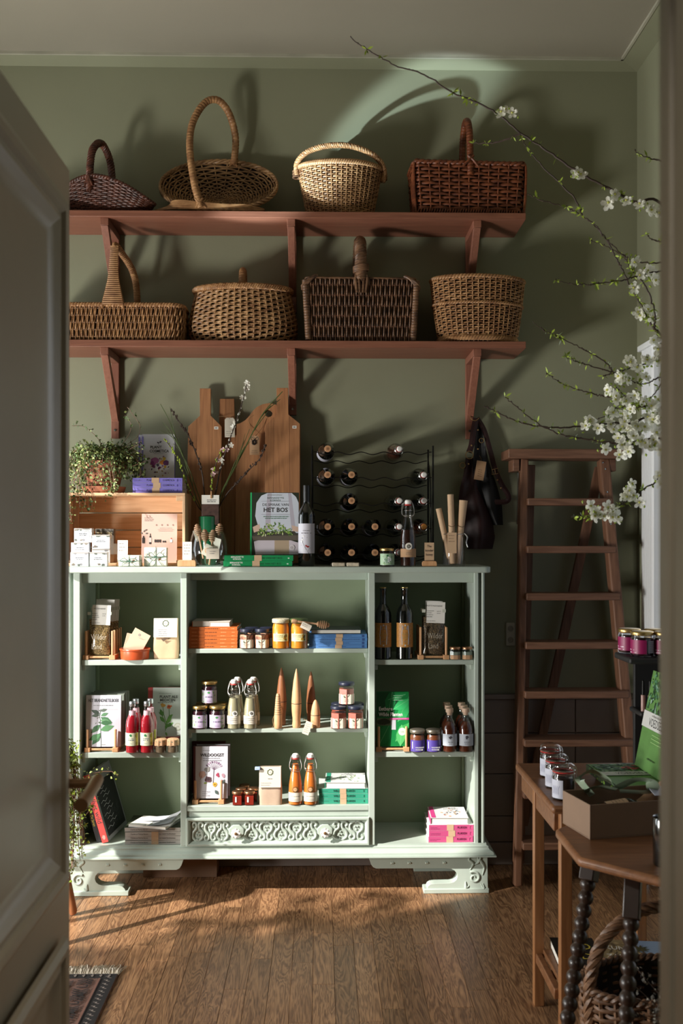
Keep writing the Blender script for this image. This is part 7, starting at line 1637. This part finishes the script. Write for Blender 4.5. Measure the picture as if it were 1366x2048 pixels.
# black stand with jars, behind the books
bs_ = thing('display_stand', 'black two-tier display stand with jam jars behind the tall green book', 'stand', (1.10, 3.22, TZ+.0005)); bz = 1.076-TZ
B(-.125, .17, -.10, .07, bz-.020, bz).build('upper_shelf', BLACKW, bs_, bevel=.006); B(-.075, .17, -.05, .07, .180, .196).build('lower_shelf', BLACKW, bs_, bevel=.006); B(-.062, .17, .05, .07, 0, bz-.0205).build('back', BLACKW, bs_, bevel=.002); B(.15, .17, -.05, .05, 0, bz-.0205).build('side', BLACKW, bs_, bevel=.002)
MAG = mat('magenta_label', '8c1250', .45); BACKL = mat('back_label', '9aa3a8', .5)
for k, (x, y, lab) in enumerate(((1.018, 3.262, 'magenta-labelled jam jar at the back left on the black stand'), (1.030, 3.168, 'magenta-labelled jam jar at the front left on the black stand'), (1.098, 3.245, 'magenta-labelled jam jar at the back right on the black stand'), (1.100, 3.155, 'magenta-labelled jam jar at the front right on the black stand'))):
    r = jar(lab, (x, y, TZ+bz+.001), .036, .080, mat('dark_berry_jam', '22080f', .2, coat=.3) if k == 0 else bpy.data.materials['dark_berry_jam'], GOLD, .012, 'berry jam jars on the black stand', neck=.94)
    label_wrap(r, .0366, .010, .054, 2.4, (MAG, lambda A, z0, z1: A.greek(-.03, .02, z0+.012, 2, .008, .005, 'e6cfdc')), a0=-PI*.86); label_wrap(r, .0366, .012, .052, .85, (BACKL, lambda A, z0, z1: A.greek(-.012, .012, z1-.006, 7, .0055, .002, '4d5458')), a0=-PI*.30, name='back_label')
PKT = mat('pinkish_tube', 'a8837a', .35)
for k in range(3):
    r = thing('lip_balm_tube', ('slim lip balm tube at the left on the lower tier of the black stand', 'slim lip balm tube in the middle on the lower tier of the black stand', 'slim lip balm tube at the right on the lower tier of the black stand')[k], 'tube', (1.040+.019*k, 3.19-.01*k, TZ+.197), 0, 'lip balm tubes on the black stand')
    MB().lathe([(0, 0), (.007, 0), (.007, .05), (.0065, .052), (0, .052)], n=14).build('tube', PKT, r); MB().lathe([(0, .0525), (.0045, .0525), (.0035, .098), (0, .10)], n=12).build('cap', BLACKM, r)
# books on the lower shelf of the side table
DBK = mat('black_desert_cover', '14130f', .4); SKY = mat('sky_photo_cover', '8fa8c8', .4); SAND = '8f7a52'
b_ = thing('book', 'black book with yellow capitals on the lower shelf of the side table', 'book', (.775, 2.985, .1812), (0, 0, -.06)); B(-.065, .065, -.115, .115, .021, .0235).build('front_cover', DBK, b_); B(-.065, .065, -.115, .115, 0, .002).build('back_cover', DBK, b_); B(.063, .0655, -.115, .115, 0, .0235).build('spine', DBK, b_); B(-.0645, .062, -.113, .113, .0022, .0208).build('pages', PAGES, b_)
YP = bpy.data.materials['yellow_print']
for k, s in enumerate(('BRO', 'OD')): txt(b_, s, (.002, .045-.07*k, .0240), .060, YP, (0, 0, 0), sx=.8)
b_ = thing('book', 'desert photo book with a palm tree lying on the lower shelf of the side table', 'book', (.955, 2.98, .1812), (0, 0, -.12)); B(-.11, .11, -.10, .10, .019, .0215).build('front_cover', SKY, b_); B(-.11, .11, -.10, .10, 0, .002).build('back_cover', DBK, b_); B(-.1105, -.108, -.10, .10, 0, .0215).build('spine', DBK, b_); B(-.107, .109, -.098, .098, .0022, .0188).build('pages', PAGES, b_)
A = Art(-.0004); A.poly([(-.11, -.10), (.11, -.10), (.06, -.03), (.0, .02), (-.03, .10), (-.11, .10)], SAND)
for k in range(40): A.blob(random.uniform(-.1, .0), random.uniform(-.09, .08), random.uniform(.005, .02), random.uniform(.003, .01), random.choice(('6d5b3c', 'a58f62', '5a4a30', 'b8a276')), random.uniform(0, 3), 8, .3)
for k in range(9): a = k*.7; A.leaf(.015, .035, .03, .004, a, '4a4a26')
A.line([(.015, .035), (.03, -.02)], .004, '5a4a30')
for k in range(3): A.line([(.06, -.06+.03*k), (.09, -.05+.03*k)], .002, '5d5a44')
A.mb.v = [np.stack([v[:, 0], v[:, 2], .0215-v[:, 1]], 1) for v in A.mb.v]; A.build(b_)
for k, s in enumerate(('KUNS', 'ZAND')): txt(b_, s, (-.055, .03-.06*k, .0245), .036, WHITEINK, (0, 0, 0), sx=.8)
# ------------------------------------------------------------------ octagonal bobbin-leg table
OCX, OCY, OZ, OI = .900, 2.493, .69, .283; Rr = OI/math.cos(PI/8)
t2 = thing('octagonal_table', 'octagonal table with dark bobbin-turned legs at the lower right', 'table', (OCX, OCY, 0))
MB().prism([(Rr*math.cos(PI/8+k*PI/4), Rr*math.sin(PI/8+k*PI/4)) for k in range(8)], OZ-.024, OZ, 'xy').build('table_top', TABLE_W, t2, bevel=.009)
def bobbin(top, bot, sq=.05):
    a, b = np.array(top)-[OCX, OCY, 0], np.array(bot)-[OCX, OCY, 0]; L = np.linalg.norm(b-a); d = (b-a)/L
    pr_ = [(0, sq)]; n = int((L-sq-.02)/.0305); s = (L-sq-.02)/n
    for k in range(n):
        for q in range(7): pr_.append((.0118+.0072*math.sin(PI*q/6)**.9, sq+s*(k+q/6.001)))
    pr_ += [(.012, L-.02), (.014, L-.008), (.012, L), (0, L)]
    M = Matrix.Translation(tuple(a)) @ Vector(d).to_track_quat('Z', 'Y').to_matrix().to_4x4()
    m = MB().lathe(pr_, n=16).xf(M); lg = m.build('leg', DARKOAK, t2); MB().box(-.019, .019, -.019, .019, .0, sq+.006).xf(M).build('leg_block', DARKOAK, lg, bevel=.003)
bobbin((.672, 2.455, OZ-.026), (.508, 2.255, .0)); bobbin((.742, 2.345, OZ-.026), (.618, 2.075, .0), .10); bobbin((1.08, 2.62, OZ-.026), (1.24, 2.74, 0))
# open carton with ribbon and bottles
ct = thing('gift_carton', 'open brown carton with a satin bow and bottles on the octagonal table', 'box', (.683, 2.512, OZ+.0005), .22); CTN = mat('brown_carton', '806753', .75, var=.05)
w_, d_, h_ = .262, .152, .088; th = .003
B(0, w_, 0, d_, 0, th).build('bottom', CTN, ct); 
for n, a in (('side_panel', (0, th, 0, d_, th, h_)), ('side_panel', (w_-th, w_, 0, d_, th, h_)), ('front_panel', (th, w_-th, 0, th, th, h_)), ('back_panel', (th, w_-th, d_-th, d_, th, h_))): B(*a).build(n, CTN, ct, bevel=.001)
SATIN = mat('pale_green_satin', '8fa08a', .3, coat=.2)
rb = MB()
for pts, w in (([(.075, .13, .075), (.05, .15, .115), (.085, .15, .135), (.125, .13, .112), (.135, .11, .095)], .032), ([(.135, .11, .095), (.165, .07, .125), (.20, .05, .125), (.205, .06, .095), (.14, .10, .09)], .034), ([(.135, .11, .092), (.09, .12, .10), (.055, .135, .085)], .026)): rb.tube(cr(pts, 10), .0012, 4, ref=(.2, .5, .9), rb=w/2)
rb.build('satin_bow', SATIN, ct, smooth=True)
cw_ = Matrix.Rotation(.22, 4, 'Z')
def ctp(x, y, z): v = cw_ @ Vector((x, y, z)); return (.683+v.x, 2.512+v.y, OZ+.0005+v.z)
r = thing('liqueur_bottle', 'brown bottle with a kraft label lying in the open carton', 'bottle', ctp(.055, .055, .045), (0, PI/2-.1, .22)); MB().lathe([(0, 0), (.027, 0), (.029, .004), (.029, .09), (.02, .11), (.011, .12), (.011, .15), (0, .15)], n=22).build('glass', BRGLASS, r); label_wrap(r, .0296, .02, .08, 2.2, (KRAFTL, lambda A, z0, z1: A.greek(-.02, .02, z1-.012, 4, .01, .003, '5d4a38')), a0=-PI*.95)
r = thing('paper_roll', 'kraft-wrapped roll sticking up from the open carton', 'paper roll', ctp(.185, .075, .055), (-.1, 1.08, .25)); MB().lathe([(0, 0), (.016, 0), (.018, .10), (.020, .20), (.012, .2), (0, .19)], n=18).build('roll', KRAFT, r)
gt = thing('gift_tag', 'pale gift tag lying at the right in the open carton', 'tag', ctp(.225, .05, .098), (.5, .1, .4)); B(-.025, .025, -.018, .018, -.0006, .0006).build('tag', mat('gift_tag_card', 'b9b8c6', .5), gt)
cp = thing('dark_cup', 'tall black glazed cup at the right end of the octagonal table', 'cup', (.812, 2.315, OZ+.0005)); MB().lathe([(0, 0), (.030, 0), (.033, .005), (.034, .108), (.0325, .112), (.030, .108), (.029, .01), (0, .008)], n=30).build('cup', mat('black_glaze', '12100f', .12, coat=.5), cp)
# basket with tall handle and dried flowers under the octagonal table
ub = thing('wicker_basket', 'rustic brown basket with a tall hoop handle under the octagonal table', 'basket', (.865, 2.585, .002), .2)
sh = Shape(ell(.190, .135), .30, [(0, .72), (.5, .95), (1, 1.0)]); w, s = weave(sh, 26, 26, .0052, .0056, .006, .006, jit=.5)
w.build('weave', W_BRN, ub, kind='stuff'); s.build('stakes', W_BRN, ub, kind='stuff'); shade_shell(sh, .008).build('shade_shell', W_IN, ub); rim_rope(sh, 1.0, .007, 26, 2).build('rim', W_BRN, ub)
twisted(cr([(-.185, -.02, .20), (-.185, -.02, .32), (-.15, -.02, .42), (-.06, -.02, .485), (.04, -.02, .49), (.14, -.02, .42), (.185, -.02, .30), (.185, -.02, .2)], 10), .014, 8, 4).build('handle', W_BRN, ub)
dp = thing('dried_flower_pot', 'dark pot with a bunch of silvery dried flowers under the octagonal table', 'plant', (.865, 2.345, 0)); MB().lathe([(0, 0), (.05, 0), (.062, .20), (.058, .20), (.046, .01), (0, .01)], n=24).build('pot', BLACKW, dp)
vv = [cr([(0, 0, .15), (random.gauss(0, .03), random.gauss(0, .03), .27), (random.gauss(-.02, .055), random.gauss(-.01, .045), random.uniform(.28, .43))], 6) for _ in range(60)]
m_ = MB()
for v in vv: m_.tube(v, .0010, 4, cap=False)
m_.build('stems', BARK, dp, kind='stuff'); foliage([v[5:] for v in vv], 26, .010, spread=.008, split=.5).build('dried_flowers', (mat('silver_flower', '7d776c', .7), mat('silver_flower_dark', '4a463f', .7)), dp, smooth=False, kind='stuff')
# ------------------------------------------------------------------ branches of blossom in a vase on the side table
VX, VY = 1.235, 2.96
fv = thing('tall_vase', 'tall stoneware vase with blossoming branches behind the doorway frame', 'vase', (VX, VY, TZ+.0005)); MB().lathe([(0, 0), (.055, 0), (.075, .05), (.082, .14), (.06, .25), (.042, .30), (.048, .33), (.040, .33), (.035, .30), (.05, .24), (.07, .14), (0, .02)], n=30).build('vase_body', mat('stoneware', '6d675c', .5, var=.1), fv)
bl_meshes = []
def blossom_mesh(k, par):
    mb = MB(); n = (1, 2, 2)[k % 3]
    for i in range(n):
        p = np.array([0, 0, 0.])+(RNG.normal(0, .010, 3) if i else 0); d = np.array([random.uniform(-.7, .4), -1, random.uniform(-.3, .7)])
        blossom(mb, p, .0165, 5, 0, d, .28); blossom(mb, p+d/np.linalg.norm(d)*.002, .0115, 5, 0, d, .55); stamens(mb, p+d/np.linalg.norm(d)*.004, .016, d, 1)
        for q in range(3): a = RNG.normal(0, .008, 3); mb.lathe([(0, -.004), (.003, 0), (0, .005)], tuple(p+a*.8-d*.004), 5, 2)
    return mb.build('blossom', (PETAL, STAMEN, LEAFY), par, smooth=True, angle=80)
BL = []
def branch(lab, paths, flowers, Y0, Y1, r0=.0042):
    r = thing('blossom_branch', lab, 'branch', (VX, VY, TZ+.05), 0, 'blossoming branches in the tall vase'); O = np.array(r.location)
    lf = MB(); all_c = []
    for i, (pts, main) in enumerate(paths):
        n = len(pts); W3 = [np.array(P(a, b, Y0+(Y1-Y0)*j/(n-1)))-O for j, (a, b) in enumerate(pts)]
        rr = r0 if main else r0*.62
        if main:
            e = W3[-1]; W3 += [e*[.45, .55, .72]+[.0, 0, .02], np.array([-.004*i, 0, .28]), np.array([0, 0, .03])]
        c = cr(W3, 8); L = len(c); c = c+RNG.normal(0, .0012, c.shape); tb = MB().tube(c, np.linspace(rr*.32, rr, L), 6)
        for k in range(L//4):
            q = c[random.randrange(L-1)]; tb.lathe([(0, -.003), (.0032, 0), (0, .0042)], tuple(q), 5)
        tb.build('stem' if main else 'side_twig', BARK, r)
        vis = c[:max(4, int(L*(.72 if main else 1)))]; all_c.append(vis)
        for k in range(int(len(vis)*.22)):
            q = vis[random.randrange(len(vis))]
            for j in range(random.randint(4, 6)):
                d = RNG.normal(0, 1, 3); d /= np.linalg.norm(d); e_ = np.cross(d, RNG.normal(0, 1, 3)); e_ /= np.linalg.norm(e_); s_ = random.uniform(.008, .025)
                lf.add([q, q+d*s_*.5+e_*s_*.16, q+d*s_, q+d*s_*.5-e_*s_*.16], [(0, 1, 2), (0, 2, 3)])
    lf.build('young_leaves', LEAFY, r, smooth=False, kind='stuff')
    A_ = np.concatenate(all_c)
    for k, (px, py) in enumerate(flowers):
        # nearest stem point seen at that pixel
        best = min(A_, key=lambda q: (CX+FPX*(((q+O)[0])/((q+O)[1])-.021)-px)**2+(HOR-FPX*((q+O)[2]-EYE)/((q+O)[1])-py)**2); Y = (best+O)[1]-.006
        p = np.array(P(px, py, Y))-O
        if len(BL) < 6: o = blossom_mesh(len(BL), r); BL.append(o)
        else: o = random.choice(BL).copy(); link(o, r); o.rotation_euler = (random.uniform(-.5, .5), random.uniform(0, 6.28), random.uniform(-.5, .5))
        o.location = tuple(p); s_ = random.uniform(1.05, 1.4); o.scale = (s_, s_, s_)
branch('longest blossoming branch reaching up to the ceiling from the right', [([(700, 75), (745, 105), (790, 130), (850, 150), (905, 185), (985, 220), (1040, 265), (1100, 305), (1150, 340), (1215, 375), (1270, 405), (1330, 425)], True), ([(943, 285), (985, 287), (1040, 268)], False), ([(1040, 268), (1060, 305), (1100, 347), (1150, 398), (1165, 430)], False)],
       [(1003, 226), (1012, 222), (1155, 348), (1161, 352), (1228, 390), (1280, 410), (1300, 420), (1316, 428)], 3.02, 2.92, .0052)
branch('curving branch with green leaf tufts arching past the right end of the upper shelf', [([(1055, 388), (1085, 402), (1125, 412), (1153, 425), (1186, 447), (1213, 480), (1232, 516), (1246, 543), (1262, 576), (1282, 609), (1299, 642), (1315, 669), (1332, 696)], True), ([(1181, 480), (1212, 493), (1246, 510), (1262, 521), (1299, 526), (1332, 526)], False)],
       [(1268, 522), (1275, 625), (1293, 622), (1283, 630), (1307, 682), (1324, 715), (1268, 576)], 3.0, 2.94)
branch('branch bending beside the window casing with few blossoms', [([(1186, 447), (1216, 482), (1246, 513), (1266, 543), (1289, 569), (1305, 606), (1310, 636), (1309, 659), (1330, 690)], True), ([(1113, 560), (1143, 568), (1176, 569), (1216, 564), (1249, 560), (1282, 550), (1332, 540)], False), ([(1270, 303), (1295, 316), (1332, 322)], False), ([(1292, 468), (1309, 481), (1332, 483)], False)],
       [(1280, 550), (1308, 560)], 2.9, 2.90)
branch('branch with a blossom cluster at the height of the lower brackets', [([(1207, 752), (1239, 742), (1282, 731), (1309, 716), (1332, 699)], True), ([(1063, 643), (1090, 662), (1123, 677), (1163, 697), (1199, 716), (1216, 729), (1226, 746)], False), ([(1128, 711), (1149, 722), (1183, 732), (1216, 742), (1226, 746)], False), ([(1232, 747), (1259, 759), (1286, 769), (1309, 759), (1332, 752)], False)],
       [(1262, 723), (1275, 738), (1240, 752), (1245, 760), (1290, 755), (1320, 720)], 2.95, 2.95)
branch('low spreading branch full of blossoms in front of the window casing', [([(970, 812), (1000, 827), (1033, 843), (1073, 852), (1116, 855), (1166, 852), (1213, 847), (1266, 845), (1332, 842)], True), ([(1095, 747), (1116, 762), (1149, 777), (1186, 787), (1212, 793), (1262, 795)], False), ([(1229, 769), (1246, 789), (1262, 808), (1289, 815), (1332, 815)], False), ([(1289, 812), (1310, 785), (1332, 755)], False), ([(1186, 842), (1232, 825), (1266, 818), (1289, 812)], False), ([(1210, 820), (1240, 815), (1266, 810)], False)],
       [(1228, 792), (1232, 800), (1262, 800), (1272, 790), (1285, 802), (1308, 808), (1318, 800), (1248, 825), (1226, 827), (1252, 833), (1297, 835), (1184, 845), (1178, 840), (1220, 850), (1225, 861), (1247, 852), (1268, 848), (1275, 853), (1287, 856), (1312, 850), (1320, 845)], 3.02, 2.96)
branch('thin dark branch dipping towards the ladder top with scattered blossoms', [([(1010, 794), (1043, 822), (1086, 853), (1126, 870), (1173, 878), (1213, 885), (1266, 888), (1332, 888)], True)],
       [(1238, 875), (1280, 882), (1305, 880), (1210, 898), (1255, 892), (1258, 902), (1300, 897), (1310, 885)], 3.0, 2.93)
branch('lowest blossoming twig hanging in front of the ladder', [([(1143, 1034), (1179, 1033), (1206, 1028), (1229, 1018), (1249, 1004), (1279, 984), (1292, 975), (1312, 965), (1332, 948)], True)],
       [(1190, 1022), (1187, 1031), (1209, 1031), (1225, 1020), (1233, 1034), (1224, 1033), (1262, 968), (1258, 978), (1255, 995), (1266, 993), (1318, 950), (1320, 965)], 2.9, 2.92, .0034)
# ------------------------------------------------------------------ rug, stool and second creeper behind the door
rug = thing('rug', 'dark brown patterned rug with a cream fringe at the lower left', 'rug', (-1.3, 3.32, 0)); RUGM = mat('rug_brown', '6d4f44', .95, bump=.4, bscale=400)
RW = 1.3-.672
B(-RW, RW, -1.6, 0, .001, .009).build('pile', RUGM, rug, bevel=.002)
A = Art(-.0094); DK = mat('rug_dark', '1c1717', .95); LT = mat('rug_cream', '8d8078', .95)
A.rect(RW-.050, RW-.002, -1.6, -.002, DK); A.rect(-RW, RW-.05, -.035, -.002, DK)
for k in range(60): zz_ = -.02-.026*k; A.rect(RW-.030, RW-.024, zz_-.009, zz_, LT); A.rect(RW-.024, RW-.016, zz_-.013, zz_-.010, LT); A.rect(RW-.037, RW-.031, zz_-.002, zz_+.001, LT)
for k in range(40): x = RW-.03-.028*k; A.rect(x, x+.009, -.022, -.016, LT); A.rect(x+.004, x+.007, -.029, -.010, LT)
A.rect(RW-.056, RW-.050, -1.6, -.04, mat('rug_red', '7d5648', .95)); A.rect(RW-.335, RW-.33, -1.6, -.06, 'rug_red' and mat('rug_navy', '23232c', .95))
for j in range(26):
    z0 = -.060-.058*j
    for k in range(3):
        x = RW-.092-.062*k; s_ = 1 if (j+k) % 2 else -1
        for q in range(3): A.line([(x-.026, z0-.008*q*1.6), (x, z0-s_*.016-.008*q*1.6), (x+.022, z0-.008*q*1.6)], .0058, DK)
        A.line([(x-.02, z0-.045), (x+.012, z0-.045), (x+.012, z0-.030), (x-.004, z0-.030)], .0055, DK)
    A.rect(RW-.36, RW-.33, z0-.03, z0, bpy.data.materials['rug_navy']); A.rect(RW-.42, RW-.37, z0-.05, z0-.02, DK)
A.mb.v = [np.stack([v[:, 0], v[:, 2], -v[:, 1]], 1) for v in A.mb.v]; A.build(rug, 'woven_pattern')
fr = MB()
for k in range(900):
    x = random.uniform(-RW, RW); L = random.uniform(.045, .085); o = random.uniform(-.018, .018)
    fr.tube([(x, -.002, .005), (x+o*.4, L*.5, random.uniform(.003, .012)), (x+o, L, .003)], [.0022, .0018, .0010], 4, cap=False)
fr.build('fringe', mat('cream_fringe', 'd6cbbb', .95), rug, kind='stuff')
st_ = thing('stool', 'wooden stool with splayed round legs, mostly hidden behind the door', 'stool', (-1.16, 3.71, 0)); STW = mat('orange_brown_stool', 'a56a44', .45, var=.1)
MB().lathe([(0, .575), (.15, .575), (.165, .585), (.165, .60), (.155, .605), (0, .605)], n=32).build('seat', STW, st_)
for sx, sy in ((1, 1), (1, -1), (-1, 1), (-1, -1)):
    a, b = Vector((.10*sx, .10*sy, .58)), Vector((.205*sx, .152*sy, .010)); M = Matrix.Translation(b) @ (a-b).to_track_quat('Z', 'Y').to_matrix().to_4x4(); MB().lathe([(0, -.008), (.012, -.006), (.0165, .004), (.0175, .03), (.018, .12), (.0165, .4), (.013, .575), (0, .575)], n=16).xf(M).build('leg', STW, st_)
sp_ = thing('potted_creeper', 'second creeper trailing down from the stool behind the door handle', 'plant', (-1.16, 3.71, .606)); MB().lathe([(0, 0), (.06, 0), (.085, .12), (.09, .14), (.08, .14), (.075, .11), (0, .11)], n=28).build('pot', TERRA, sp_)
vv = []; O = np.array(sp_.location)
for k in range(46):
    px = random.uniform(128, 160); yb = random.uniform(1600, 1790); a = np.array(P(px-6, 1500+random.uniform(-10, 40), 3.80))-O; b = np.array(P(px+random.uniform(-6, 8), (1520+yb)/2, 3.815))-O; c = np.array(P(px+random.uniform(-8, 12), yb, 3.83))-O
    vv.append(cr([(.02, .01, .12), (.09, .05, .17), a+[-.02, 0, .03], a, b, c], 7))
for p in ([(146, 1560), (170, 1556), (190, 1546), (222, 1543), (236, 1552)], [(148, 1600), (170, 1598), (182, 1612), (172, 1630)], [(146, 1640), (163, 1622), (176, 1603), (190, 1600)]): vv.append(cr([(.02, .01, .12), (.1, .06, .12)]+[tuple(np.array(P(a, b, 3.80))-O) for a, b in p], 7))
m_ = MB()
for v in vv: m_.tube(v, .0011, 4, cap=False)
m_.build('vine', VINE, sp_, kind='stuff'); foliage(vv, 46, .0145, (LEAFP, LEAFY), .009, .4).build('foliage', (LEAFP, LEAFY), sp_, smooth=False, kind='stuff')

# ------------------------------------------------------------------ unseen shrub added outside the left window to shade part of the sunbeam
tr = thing('added_shade_shrub', 'unseen leafy shrub added outside the left window to shade the sunbeam', 'shrub', (-3.35, 1.72, -.5))
MB().tube(cr([(0, 0, 0), (.02, .01, .8), (-.02, 0, 1.6), (0, .02, 2.4)], 6), np.linspace(.03, .008, 19), 8).build('trunk', BARK, tr)
vv = [np.array([[random.gauss(0, .16), random.gauss(0, .14), random.uniform(2.0, 3.45)] for _ in range(8)]) for _ in range(60)]
foliage(vv, 9, .10, (LEAFD, LEAFP), .03, .5).build('foliage', (LEAFD, LEAFP), tr, smooth=False, kind='stuff')
